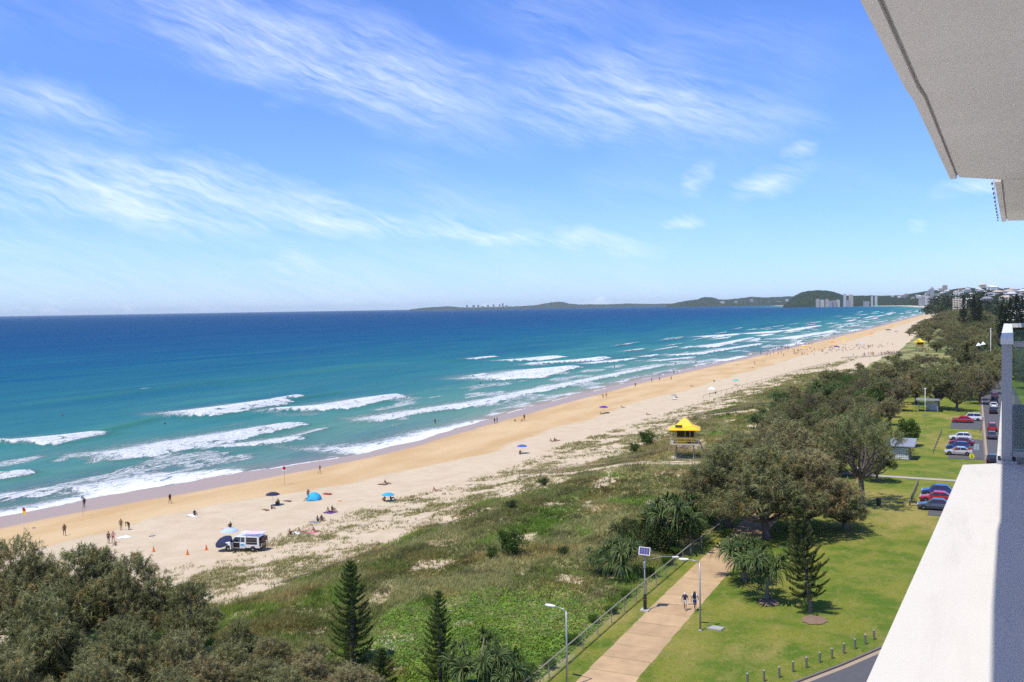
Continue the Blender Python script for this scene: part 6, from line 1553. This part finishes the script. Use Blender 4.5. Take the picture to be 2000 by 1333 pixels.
MB().box((.30, -.905, .95), (.5, .02, .18)).build('blue_stripe', CL['lightblue'], r); MB().box((.30, -.905, .74), (.5, .02, .12)).build('pale_stripe', CL['pale'], r)
cn = MB().box((1.62, 0, 1.38), (1.86, 1.74, 1.14)).build('canopy', W_, r)
MB().box((1.55, -.885, 1.45), (1.45, .03, .85)).build('side_panel', M_trim, cn); MB().box((1.55, -.905, 1.30), (1.35, .02, .06)).build('panel_rail', M_rim, cn); MB().box((1.55, -.906, 1.62), (1.35, .02, .03)).build('panel_rail', M_rim, cn)
MB().box((2.56, 0, 1.45), (.03, 1.5, .8)).build('rear_window', M_cglass, cn)
MB().box((1.65, 0, .70), (1.95, 1.7, .22)).build('tray', W_, r); MB().box((2.62, 0, .52), (.14, 1.6, .14)).build('rear_bumper', M_trim, r)
for a in (.85, 2.35): MB().tube([(a, -.85, 1.95), (a, -.85, 2.2), (a, .85, 2.2), (a, .85, 1.95)], .03, 5).build('rack_bar', M_rim, r)
mb = MB()
for a in (2.7, 2.95): mb.tube([(a, -.7, .6), (a, -.7, 1.9), (a, .7, 1.9), (a, .7, .6)], .03, 5)
mb.build('rear_rack', M_trim, r); MB().box((2.82, .1, 1.55), (.22, 1.1, .5)).build('rescue_tube', plain('tube_brown', (0.13, 0.07, 0.05), .7), r)
MB().box((2.8, -.1, .95), (.2, 1.2, .4)).build('rear_crate', plain('crate_tan', (0.3, 0.24, 0.15), .8), r)
for a in (-1.62, 1.72):
    for sy in (-1, 1): wheel(r, a, sy * .80, .40, .27)
for yy_, c, lab in ((-.35, 'white', 'white and pink rescue board on the near side of the truck roof rack'), (.35, 'yellow', 'pale rescue board on the far side of the truck roof rack')):
    n = 12; vs = []; fs = []
    for i in range(n + 1):
        t = i / n; w = .30 * (math.sin(math.pi * min(max(t, .02), .98)) ** .55); z = .10 * (2 * t - 1) ** 2
        vs += [(-1.6 + 3.2 * t, -w, z), (-1.6 + 3.2 * t, w, z), (-1.6 + 3.2 * t, w, z + .08), (-1.6 + 3.2 * t, -w, z + .08)]
    for i in range(n):
        for k in range(4): fs.append((i * 4 + k, i * 4 + (k + 1) % 4, i * 4 + 4 + (k + 1) % 4, i * 4 + 4 + k))
    fs += [(3, 2, 1, 0), tuple(n * 4 + k for k in range(4))]
    ca, sa = math.cos(math.radians(14)), math.sin(math.radians(14))
    b = tag(empty('rescue_board', (x + 1.4 * ca - yy_ * sa, y + 1.4 * sa + yy_ * ca, gzs(x, y) + 2.24), math.radians(14)), lab, 'rescue board')
    MB().add(vs, fs).build('deck', CL['white'], b); MB().box((.2, 0, .10), (2.0, .12, .05)).build('stripe', CL['pink' if c == 'white' else 'yellow'], b)

# ---------------------------------------------------------------- far hills and towns
def forest_material(name, c0, c1, scale):
    t = NT(name); p = t.pos()
    n = t.noise(p, scale, 6, .65); n2 = t.noise(p, scale * 6, 4, .7)
    c = t.mix(t.step(n, .35, .65), c0, c1); c = t.mix(t.math('MULTIPLY', t.step(n2, .5, .7), .5), c, tuple(v * .45 for v in c0))
    t.set(col=c, rough=.95, spec=.1, normal=t.bump(n2, .8, .6 / scale)); return t.m
M_hill = forest_material('forested_hill', (0.020, 0.038, 0.014), (0.045, 0.065, 0.022), .02)
M_sandfar = plain('far_sand', (0.55, 0.47, 0.36), .95, var=.1, scale=.01)
def ridge(name, prof, thick, seed, mat, lump, n_sub=10, rows=13):
    """a hill: crest line prof = (x, y, height); falls away to both sides"""
    P = np.array(prof, float); t = np.linspace(0, len(P) - 1, (len(P) - 1) * n_sub + 1)
    cx, cy, cz = (np.interp(t, np.arange(len(P)), P[:, k]) for k in range(3))
    d = np.stack([cx, cy], 1); d /= np.linalg.norm(d, axis=1, keepdims=True)
    vv = np.linspace(-1, 1, rows)
    cz = np.maximum(cz, .5)
    prof_v = np.maximum(1 - np.abs(vv) ** 1.7, 0) ** .8
    X = cx[:, None] + d[:, :1] * vv * thick; Y = cy[:, None] + d[:, 1:] * vv * thick
    Z = cz[:, None] * prof_v * (1 - .10 * (np.abs(vv) > .01) * fbm(X / lump / 4, Y / lump / 4, seed + 2, 2)) + lump * .22 * (fbm(X / lump, Y / lump, seed, 3) - .5) * (prof_v > .05) - 2.0 * (prof_v <= .02)
    n, m = X.shape; idx = np.arange(n * m).reshape(n, m)
    q = np.stack([idx[:-1, :-1], idx[1:, :-1], idx[1:, 1:], idx[:-1, 1:]], -1).reshape(-1, 4)
    o = mesh_obj(name, np_mesh(name, np.stack([X, Y, Z], -1).reshape(-1, 3), q, mat, smooth=True, nside=4))
    tag(o, kind='structure')
    def at(f, v):
        """point on the slope facing the viewer: f along the crest 0..1, v 0 crest .. 1 foot"""
        k = f * (len(t) - 1); i = int(k); j = np.interp(-v, vv, np.arange(rows)); j = int(round(j))
        return float(X[i, j]), float(Y[i, j]), float(Z[i, j])
    return at
ridge('hills_far', [(-10662, 17057, 22.98), (-10370, 17199, 58.75), (-10175, 17293, 68.2), (-9931.85, 17411, 77.85), (-9737.76, 17505, 57.07), (-9543.5, 17600, 46.01), (-9300.43, 17717, 47.03), (-8960.17, 17882, 46.29), (-8717.03, 18000, 52.71), (-8327.95, 18189, 67.29), (-8133.12, 18284, 96.16), (-7938.29, 18378, 127.2),
                      (-7792.36, 18449, 136.44), (-7646.99, 18519, 101.44), (-7452.92, 18613, 73.11), (-6966.94, 18849, 64.34), (-6529.32, 19061, 78.05), (-6189.23, 19226, 61.12), (-5800.38, 19415, 59.51), (-5362.91, 19627, 57.02)], 900, 1, M_hill, 60)
ridge('hills_middle', [(-3770.41, 12620, 32.34), (-3643.79, 12681, 58.13), (-3548.83, 12727, 77.47), (-3453.91, 12773, 93.3), (-3378.01, 12810, 102.45), (-3295.64, 12850, 131.83), (-3200.92, 12896, 125.92), (-3106.38, 12942, 95.45), (-3011.63, 12988, 92.34), (-2853.56, 13064, 107.03), (-2727.09, 13126, 124.39), (-2569.2, 13202, 113.83), (-2379.64, 13294, 118.13), (-2190.06, 13386, 125.24), (-1874.23, 13539, 110.42)], 700, 2, M_hill, 45)
ridge('headland', [(-1254.52, 7171.41, 6.86), (-1213.48, 7191.31, 43.91), (-1172.45, 7211.21, 84.72), (-1128.11, 7232.72, 108.47), (-1077.03, 7257.49, 119.63), (-1008.99, 7290.49, 122.56), (-957.99, 7315.22, 118.62), (-907.02, 7339.94, 106.38), (-856.06, 7364.66, 86.58), (-805.06, 7389.39, 78.1), (-703, 7438.89, 77.78), (-634.99, 7471.88, 67.48), (-498.92, 7537.87, 53.7)], 450, 3, M_hill, 22)
slope = ridge('hills_near', [(-923.19, 7776.66, 26.12), (-851.14, 7811.61, 56.78), (-779.15, 7846.52, 75.45), (-707.21, 7881.41, 80.94), (-635.29, 7916.3, 76.85), (-548.13, 7736.28, 76.32), (-464.86, 7554.39, 75.75), (-385.47, 7370.61, 84.31), (-300.58, 6967.22, 92.2), (-238.06, 6552.98, 95.09), (-181.37, 6135.91, 94.38), (-117.88, 5722.15, 88.45), (-62.16, 5304.6, 90.52), (-14.55, 4994.27, 91.9), (17.44, 4787.51, 85.43),
                      (47.64, 4691.01, 88.16), (86.36, 4598.65, 83.67), (123.13, 4505.34, 78.05), (162.01, 4524.2, 75.19), (220.33, 4552.49, 71.98), (356.4, 4618.48, 69.53), (589.74, 4731.65, 56.69)], 600, 4, M_hill, 18)
slope2 = ridge('hillside', [(-39.65, 2759.29, 11.61), (-21.73, 2656.84, 22.5), (-7.41, 2552.64, 30.1), (14.29, 2452.03, 35.74), (44.26, 2355.42, 40.68), (81.03, 2262.11, 41.73), (139.36, 2290.4, 41.75), (217.13, 2328.12, 39.27)], 600, 5, M_hill, 14)
# low coastal land and the far beaches below the hills
mb = MB(); ys_ = np.array([3290, 4200, 5160, 6200, 6900, 7100, 7250, 9000, 11000, 14000, 19000, 23000])
for a, b in zip(ys_[:-1], ys_[1:]):
    for k, (o0, o1, z0, z1) in enumerate(((-9, 45, -.3, 2.5), (45, 900, 2.5, 5.0))):
        mb.mi = k; xa, xb = float(x_wet(a)), float(x_wet(b))
        mb.add([(xa + o0, a, z0), (xa + o1 * (1 if k == 0 else 1), a, z1), (xb + o1, b, z1), (xb + o0, b, z0)], [(0, 1, 2, 3)])
tag(mb.build('coastal_plain', [M_sandfar, M_hill]), kind='structure')
# a wood of separate crowns over the flats and the lower hillside, too far to count
rw = np.random.default_rng(77); C0 = []
while len(C0) < 3400:
    if rw.random() < .42:
        y = 430 * 6.5 ** rw.random(); x = rw.uniform(6, 30 + .35 * y)
        if y < 3000: C0.append((x, y, gzs(x, y), rw.uniform(3.0, 6.0) * (1 + y / 3500)))
    else:
        x, y, z = slope2(rw.random() * .98, rw.uniform(0, .95)); C0.append((x + rw.normal() * 30, y + rw.normal() * 30, z - 1, rw.uniform(5, 9)))
C0 = np.array(C0); per = 34
c = np.repeat(C0[:, :3], per, axis=0); s = np.repeat(C0[:, 3], per)
u = rand_unit(len(c), rw); u[:, 2] = np.abs(u[:, 2])
c = c + u * (s * rw.uniform(.6, 1.05, len(c)))[:, None] * [1, 1, 1.35]
v = strips(c, u + rand_unit(len(c), rw) * 1.0, s * .55, s * .42, rw)
cc = np.repeat(mixcol((0.016, 0.024, 0.010), (0.060, 0.072, 0.030), np.clip(u[:, 2] * .7 + .3 * rw.random(len(c)), 0, 1)) * np.repeat(rw.uniform(.7, 1.25, len(C0)), per)[:, None], 3, axis=0)
tag(mesh_obj('distant_wood', np_mesh('distant_wood', v, tri_idx(len(v)), M_sheoak, cc)), 'mass of distant treetops among the far houses', 'wood', kind='stuff')

FB = {n: plain('facade_' + n, c, .8, var=.06, scale=.05) for n, c in dict(white=(0.66, 0.65, 0.63), cream=(0.58, 0.50, 0.40), grey=(0.40, 0.40, 0.41), tan=(0.44, 0.37, 0.31), dark=(0.16, 0.16, 0.17))}if False else {}
for n_, c_ in dict(white=(0.66, 0.65, 0.63), cream=(0.60, 0.53, 0.43), grey=(0.40, 0.40, 0.41), tan=(0.44, 0.38, 0.33), dark=(0.15, 0.15, 0.17)).items(): FB[n_] = plain('facade_' + n_, c_, .8, var=.06, scale=.05)
M_fglass = plain('facade_glass', (0.06, 0.07, 0.085), .2, spec=.6)
def block(p, w, c, label, dpt=None, crown=0, floors=None, z0=0.0, group=None):
    """apartment block with its top at p; floors are slabs standing proud of a glazed core"""
    x, y, zt = p; h = zt - z0; dpt = dpt or w * .8
    r = tag(empty('apartment_block', (x, y, z0), -math.atan2(x, y)), label, 'apartment block', group)
    MB().box((0, 0, h / 2), (w * .92, dpt * .92, h)).build('glazed_core', M_fglass, r)
    n = floors or max(3, min(26, int(h / 3.1))); mb = MB()
    for i in range(n): mb.box((0, 0, (i + .28) * h / n), (w, dpt, h / n * .52))
    mb.build('floor_bands', FB[c], r)
    mb = MB()
    for a in (-1, -.33, .33, 1): mb.box((a * w * .47, -dpt * .47, h / 2), (w * .08, dpt * .12, h * .995))
    mb.build('fins', FB[c], r)
    MB().box((0, 0, h + crown * .5 + .4), (w * .6, dpt * .6, 1.2 + crown), taper=.7 if crown else 1).build('roof_plant', FB[c], r)
    return r
block((-129.25, 5716.63, 113.9), 26, 'tan', 'tallest tan tower on the right skyline above the woodland', crown=4, floors=25)
block((-188.71, 5576.65, 98.31), 20, 'grey', 'slim grey tower with a pointed cap left of the tallest one', crown=8, floors=22)
for p, w, c, lab in [((-212.28, 5565.22, 58.84), 22, 'white', 'low white block left of the slim pointed tower'), ((-165.18, 5588.06, 69), 20, 'white', 'white block between the two skyline towers'), ((-149.79, 5484.38, 54.57), 28, 'cream', 'cream block at the foot of the tallest tower'), ((-241.73, 5662.08, 45.8), 34, 'grey', 'long low grey block at the left foot of the skyline towers'), ((-171.67, 5473.77, 44.17), 26, 'white', 'low white block in front of the slim pointed tower'), ((-82.63, 4850.11, 58.1), 18, 'grey', 'grey block right of the tallest tower'),
                     ((-37.46, 2871.49, 54.23), 12, 'white', 'bright white block left of a pair on the right hillside'), ((-24.35, 2822.28, 54.95), 13, 'white', 'bright white block right of a pair on the right hillside'), ((-22.01, 1878.72, 35.48), 15, 'cream', 'nearest cream apartment block at the edge of the woodland'), ((-13.34, 1827.35, 30.78), 12, 'cream', 'small cream block by the leftmost skyline pine'),
                     ((-755.13, 6635.62, 85.94), 17, 'white', 'left white tower below the dome headland'), ((-718.41, 6653.43, 80.18), 26, 'cream', 'broad cream tower below the dome headland'), ((-722.19, 6540.46, 42.89), 30, 'grey', 'low grey block in front of the two headland towers'), ((-564.68, 6394.57, 66.02), 12, 'white', 'left white tower of the pair right of the headland'), ((-541.35, 6405.89, 67.22), 15, 'white', 'right white tower of the pair right of the headland'), ((-596.84, 6378.97, 34.22), 34, 'grey', 'low grey block left of the white tower pair'),
                     ((-932.09, 6660.94, 55.24), 22, 'cream', 'cream block at the left under the dome headland'), ((-904.12, 6674.5, 49.55), 24, 'white', 'second low block from the left under the dome headland'), ((-876.11, 6688.09, 52.5), 20, 'cream', 'third block from the left under the dome headland'), ((-847.7, 6646.3, 41.67), 24, 'grey', 'low grey block under the right shoulder of the dome headland'), ((-801.38, 6668.76, 47.69), 20, 'white', 'white block just left of the headland towers'), ((-823, 6658.28, 44.65), 26, 'tan', 'low tan block left of the headland towers'),
                     ((-2950.64, 12462, 67.4), 50, 'white', 'white block on the middle headland beach'), ((-2792.65, 12538, 71.29), 36, 'grey', 'grey block right of the white one on the middle beach'), ((-2604.14, 12630, 94.88), 40, 'grey', 'grey tower below the middle hills'), ((-2555.67, 12653, 73.77), 40, 'dark', 'dark tower below the middle hills'), ((-2409.99, 12724, 50.9), 60, 'white', 'low white block left of the dome headland'), ((-2288.45, 12783, 55.46), 60, 'cream', 'low cream block nearest the left foot of the dome headland'), ((-2185.02, 12833, 80.58), 36, 'white', 'white block peeking at the left slope of the dome headland'),
                     ((-9332.5, 17146, 98.8), 36, 'tan', 'leftmost tower of the town on the far horizon'), ((-9209.4, 17206, 91.31), 55, 'tan', 'second tower of the horizon town'), ((-9124.04, 17247, 95.04), 45, 'grey', 'third tower of the horizon town'), ((-9048.64, 17284, 67.36), 70, 'tan', 'low block in the middle of the horizon town'), ((-8944, 17335, 91.79), 45, 'tan', 'fourth tower of the horizon town'), ((-8839.56, 17385, 103.59), 42, 'tan', 'fifth tower of the horizon town'), ((-8725.82, 17440, 103.65), 36, 'grey', 'sixth tower of the horizon town'), ((-8668.74, 17468, 118.41), 30, 'dark', 'tallest dark tower of the horizon town'), ((-8603.03, 17500, 75.12), 60, 'grey', 'low block at the right end of the horizon town'),
                     ((-3992.19, 13623, 53.81), 50, 'white', 'lone pale block on the low coast right of the horizon town')]:
    block(p, w, c, lab, dpt=18)
# houses on the hillside
def house_mesh(w, d, h, hip):
    wl_ = MB().box((0, 0, h / 2), (w, d, h)).mesh('wall', FB['white'])
    k = .6; rf = MB().add([(-w / 2 - k, -d / 2 - k, h), (w / 2 + k, -d / 2 - k, h), (w / 2 + k, d / 2 + k, h), (-w / 2 - k, d / 2 + k, h), (-w / 2 + hip, 0, h + d * .28), (w / 2 - hip, 0, h + d * .28)], [(0, 1, 5, 4), (1, 2, 5), (2, 3, 4, 5), (3, 0, 4), (3, 2, 1, 0)]).mesh('roof', FB['grey'])
    wn_ = MB().box((0, -d / 2 - .03, 1.6), (w * .78, .1, 1.4)).mesh('window', M_fglass)
    return wl_, rf, wn_, int(h / 3)
HM = [house_mesh(12, 9, 6, 3), house_mesh(16, 10, 6, 4), house_mesh(18, 12, 9, 5)]
M_roofs = [plain('roof_%d' % i, c, .8, var=.1, scale=.3) for i, c in enumerate([(0.45, 0.45, 0.46), (0.22, 0.09, 0.06), (0.62, 0.61, 0.58), (0.20, 0.20, 0.21), (0.40, 0.33, 0.26)])]
def house(x, y, z, k, label, group, wall=None):
    r = tag(empty('house', (x, y, z), -math.atan2(x, y) + rw.uniform(-.5, .5)), label, 'house', group)
    for j in range(HM[k][3]): mesh_obj('window', HM[k][2], r, (0, 0, 3 * j))
    for nm, me, m in zip(('wall', 'roof'), HM[k], (FB[wall or ['white', 'white', 'cream', 'grey'][int(rw.integers(0, 4))]], M_roofs[int(rw.integers(0, 5))])):
        o = mesh_obj(nm, me, r); o.material_slots[0].link = 'OBJECT'; o.material_slots[0].material = m
    return r
for i in range(60):
    x, y, z = slope2(rw.uniform(.12, .9), rw.uniform(.05, .8)); r = house(x + rw.normal() * 12, y - 25, z + 3, int(rw.integers(0, 3)), 'pale house among the trees on the right-hand hillside', 'houses on the right hillside'); r.scale = (1.0, 1.0, 1.1)
for i in range(46):
    x, y, z = slope(rw.uniform(.25, .95), rw.uniform(.15, .8)); r = house(x, y - 30, z, int(rw.integers(0, 3)), 'tiny pale house on the far wooded ridge', 'houses on the far ridge'); r.scale = (1.5, 1.5, 1.5)
for i in range(26):
    x, y = (14.93, 896.37, 25.84)[:2]; yy_ = rw.uniform(560, 1500); x = rw.uniform(36, 50 + .24 * yy_); house(x, yy_, gzs(x, yy_), int(rw.integers(0, 3)), 'white house in the trees right of the woodland', 'houses right of the woodland', 'white').scale = (1.1, 1.1, 1.5)
# flat-roofed white neighbour at the right edge
x, y, z = (38.7, 1019.04, 14.95)
r = tag(empty('white_building', (x, y, 4.5), -.45), 'flat-roofed white building with two dark vents at the right edge', 'building')
h = z - 4.5
MB().box((2, 4, h / 2), (30, 14, h)).build('wall', FB['white'], r)
MB().box((2, 4, h + .1), (30.6, 14.6, .5)).build('parapet', FB['white'], r)
for a in (-4.6, -3.4): MB().box((a, -3.06, h - 1.2), (.9, .16, 1.3)).build('vent', M_trim, r)
for j in range(1):
    for i in range(5): w_ = MB().box((-7 + i * 4.2, -3.04, h - 4.5 - j * 3.2), (2.4, .12, 1.6)).build('window', M_fglass, r); MB().box((-7 + i * 4.2, -3.1, h - 5.4 - j * 3.2), (2.6, .2, .1)).build('sill', FB['grey'], w_)
# two small white flowers of roof showing through the woodland
for p, lab in (((2.43, 384.61, 16.54), 'left of two little white roof peaks in the woodland'), ((3.94, 385.35, 16.89), 'right of two little white roof peaks in the woodland')):
    x, y, z = p; r = tag(empty('sail_shade', (x, y, gzs(x, y))), lab, 'shade sail'); hh = z - gzs(x, y)
    MB().tube([(0, 0, 0), (0, 0, hh)], .08, 6).build('mast', M_timber, r); MB().add([(0, 0, hh), (-.9, -.6, hh - 1.3), (.9, -.6, hh - 1.1), (.5, .9, hh - 1.2)], [(0, 1, 2), (0, 2, 3), (0, 3, 1), (1, 3, 2)]).build('sail', CL['white'], r)

# ---------------------------------------------------------------- the balcony the view is taken from
t = NT('white_render'); wc = t.mix(t.noise(t.pos(), 2.2, 5, .6), (0.52, 0.50, 0.465), (0.57, 0.55, 0.515)); wc = t.mix(t.math('MULTIPLY', t.step(t.noise(t.pos((3.0, .35, 1)), 1.6, 6, .7), .50, .72), .22), wc, (0.36, 0.345, 0.32)); t.set(col=wc, rough=.8, spec=.2, normal=t.bump(t.noise(t.pos(), 90, 4, .7), .12, .01)); M_render = t.m
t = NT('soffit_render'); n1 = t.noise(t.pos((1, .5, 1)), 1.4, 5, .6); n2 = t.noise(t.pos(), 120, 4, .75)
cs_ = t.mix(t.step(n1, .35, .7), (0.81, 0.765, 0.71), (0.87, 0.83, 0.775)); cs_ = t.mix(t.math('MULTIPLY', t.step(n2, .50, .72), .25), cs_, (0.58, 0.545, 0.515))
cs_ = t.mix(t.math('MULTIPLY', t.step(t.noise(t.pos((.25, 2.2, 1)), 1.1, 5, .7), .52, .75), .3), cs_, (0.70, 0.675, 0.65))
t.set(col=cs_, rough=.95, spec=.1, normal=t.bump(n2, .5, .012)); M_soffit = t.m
M_deckg = plain('balcony_tile', (0.30, 0.30, 0.31), .7, var=.08, scale=4)
FZ, CZ = 30.625, 33.1
r = tag(empty('apartment_balcony', (0, 0, FZ)), 'white rendered balcony ledge and rough concrete soffit of the apartment block at right', 'balcony')
def part_prism(name, poly, z0, z1, mat, parent=None):
    o = MB().prism(poly, z0 - FZ, z1 - FZ).build(name, mat, parent or r); return o
part_prism('ledge_slab', [(-.47, -2), (-.34, 3.59), (-.20, 6.1), (-.06, 8.72), (.19, 8.89), (1.35, 8.96), (1.35, -2)], FZ - .3, FZ, M_render)
def soffit(edge, right, name):
    """slab with a drip groove: an outer nib, a recessed line, then the soffit"""
    def off(d): return [(x + d, y) for x, y in edge]
    cl = part_prism(name, off(.072) + right, CZ, CZ + .28, M_soffit)
    def strip(nm, a, b, z0, z1):
        pl = off(a) + off(b)[::-1]; return MB().prism(pl, z0 - FZ, z1 - FZ).build(nm, M_soffit, cl)
    strip('drip_nib', 0.0, .055, CZ - .012, CZ + .28); strip('groove', .0555, .0715, CZ + .02, CZ + .27)
    return cl
soffit([(-.49, -2), (-.36, 3.71), (-.305, 5.30), (-.282, 5.62), (-.17, 9.43)], [(.26, 9.86), (7, 10.3), (7, -2)], 'ceiling_slab')
MB().prism([(-.17, 9.43), (-.098, 9.43), (.26, 9.85), (.188, 9.85)], CZ - FZ - .012, CZ - FZ + .28)
soffit([(.195, 9.90), (.385, 15.0)], [(.9, 15.25), (7, 15.6), (7, 10.32), (.5, 9.93)], 'ceiling_slab')
part_prism('neighbour_floor', [(.285, 8.97), (.46, 14.2), (2.4, 14.3), (2.4, 9.1)], FZ - .3, FZ - .02, M_deckg)
part_prism('building_wall', [(7.2, -2), (7.2, 16), (12, 16), (12, -2)], FZ - 26, CZ + 9, M_render)
cp = part_prism('coping_base', [(.20, 8.93), (.37, 14.2), (.44, 14.2), (.275, 8.93)], FZ - .3, FZ - .012, M_render)
for i in range(9):
    y0 = 8.95 + i * .58; x0 = .195 + (y0 - 8.95) * .0325; x1 = .195 + (y0 + .56 - 8.95) * .0325
    MB().prism([(x0, y0), (x1, y0 + .56), (x1 + .075, y0 + .56), (x0 + .075, y0)], -.011, .022).build('coping_tile', M_render, cp)
b = tag(empty('glass_balustrade', (.27, 8.92, FZ)), 'grey-framed glass balustrade with white capping on the neighbouring balcony', 'balustrade')
M_frame = plain('balustrade_frame', (0.36, 0.365, 0.39), .4, .2, var=.03); M_cap = plain('balustrade_cap', (0.66, 0.67, 0.68), .4, var=.03)
t = NT('tinted_glass'); tr_ = t.node('ShaderNodeBsdfTransparent', {'Color': (0.80, 0.88, 0.85)}); gl_ = t.node('ShaderNodeBsdfGlossy', {'Color': (.9, .95, .93), 'Roughness': .02}); lw = t.node('ShaderNodeFresnel', {'IOR': 1.45})
t.l.new(t.node('ShaderNodeMixShader', {0: lw.outputs[0], 1: tr_.outputs[0], 2: gl_.outputs[0]}).outputs[0], t.out.inputs['Surface']); M_pane = t.m
po = MB().box((0, 0, .505), (.075, .075, 1.01)).build('post', M_frame, b); MB().box((0, 0, .015), (.15, .15, .03)).build('base_plate', M_frame, po)
for dx, dy in ((-.055, -.055), (.055, -.055), (.055, .055), (-.055, .055)): MB().lathe([(.012, .03), (.012, .05)], (dx, dy, 0), 6).build('bolt', M_dark, po)
SD = Vector((.0325, 1, 0)).normalized(); L = 5.2
def along(name, d0, d1, w, h, z, mat, parent, sd=SD):
    a = math.atan2(sd.y, sd.x); c_ = sd * (d0 + d1) / 2
    return MB().box((0, 0, 0), (d1 - d0, w, h)).build(name, mat, parent, (c_.x, c_.y, z), a)
along('cap_rail', -.12, L + .05, .095, .05, 1.03, M_cap, b)
for i in range(4):
    d0 = .05 + i * 1.29; along('glass_panel', d0, d0 + 1.24, .012, .86, .53, M_pane, b)
    if i: MB().box((0, 0, .5), (.05, .05, 1.0)).build('stanchion', M_frame, b, tuple(SD * (d0 - .025)))
FD = Vector((1, .06, 0)).normalized()
along('front_rail', .04, 3.9, .07, .045, 1.0, M_frame, b, FD); along('bottom_rail', .04, 3.9, .05, .04, .08, M_frame, b, FD)
for i in range(3): along('glass_panel', .06 + i * 1.28, 1.30 + i * 1.28, .012, .84, .54, M_pane, b, FD)
po2 = SD * L
along('end_rail', 0, 3.6, .09, .05, 1.03, M_cap, b, FD).location += po2
for q in (0, 1.3, 2.6): MB().box((0, 0, .5), (.06, .06, 1.0)).build('stanchion', M_frame, b, tuple(po2 + FD * q))
for i in range(3): along('glass_panel', .05 + i * 1.29, 1.27 + i * 1.29, .012, .86, .53, M_pane, b, FD).location += po2
# a string of tiny bulbs under the edge of the farther slab
s = tag(empty('bulb_string', (.19, 10.0, CZ)), 'string of tiny dark bulbs along the edge of the farther slab', 'string lights')
MB().tube([(0, 0, .02), (.07, 2.4, .0), (.155, 4.8, .02)], .004, 4).build('cord', M_white, s)
bu = MB().lathe([(.003, .0), (.008, -.012), (.007, -.022), (.002, -.028)], n=6).mesh('bulb', M_dark)
for i in range(11): mesh_obj('bulb', bu, s, (.155 * i / 10 - .012, .1 + 4.7 * i / 10, .012))

# ---------------------------------------------------------------- the air
t = NT('haze'); t.n.remove(t.bsdf)
pv = t.node('ShaderNodeVolumePrincipled', {'Color': (0.78, 0.90, 1.0), 'Density': 1.8e-5, 'Anisotropy': 0.0}); t.l.new(pv.outputs[0], t.out.inputs['Volume'])
hz = MB().box((0, 0, 0), (1, 1, 1)).build('haze', t.m); hz.location = (-19000, 21000, 145); hz.scale = (62000, 45000, 310)
tag(hz, kind='stuff')
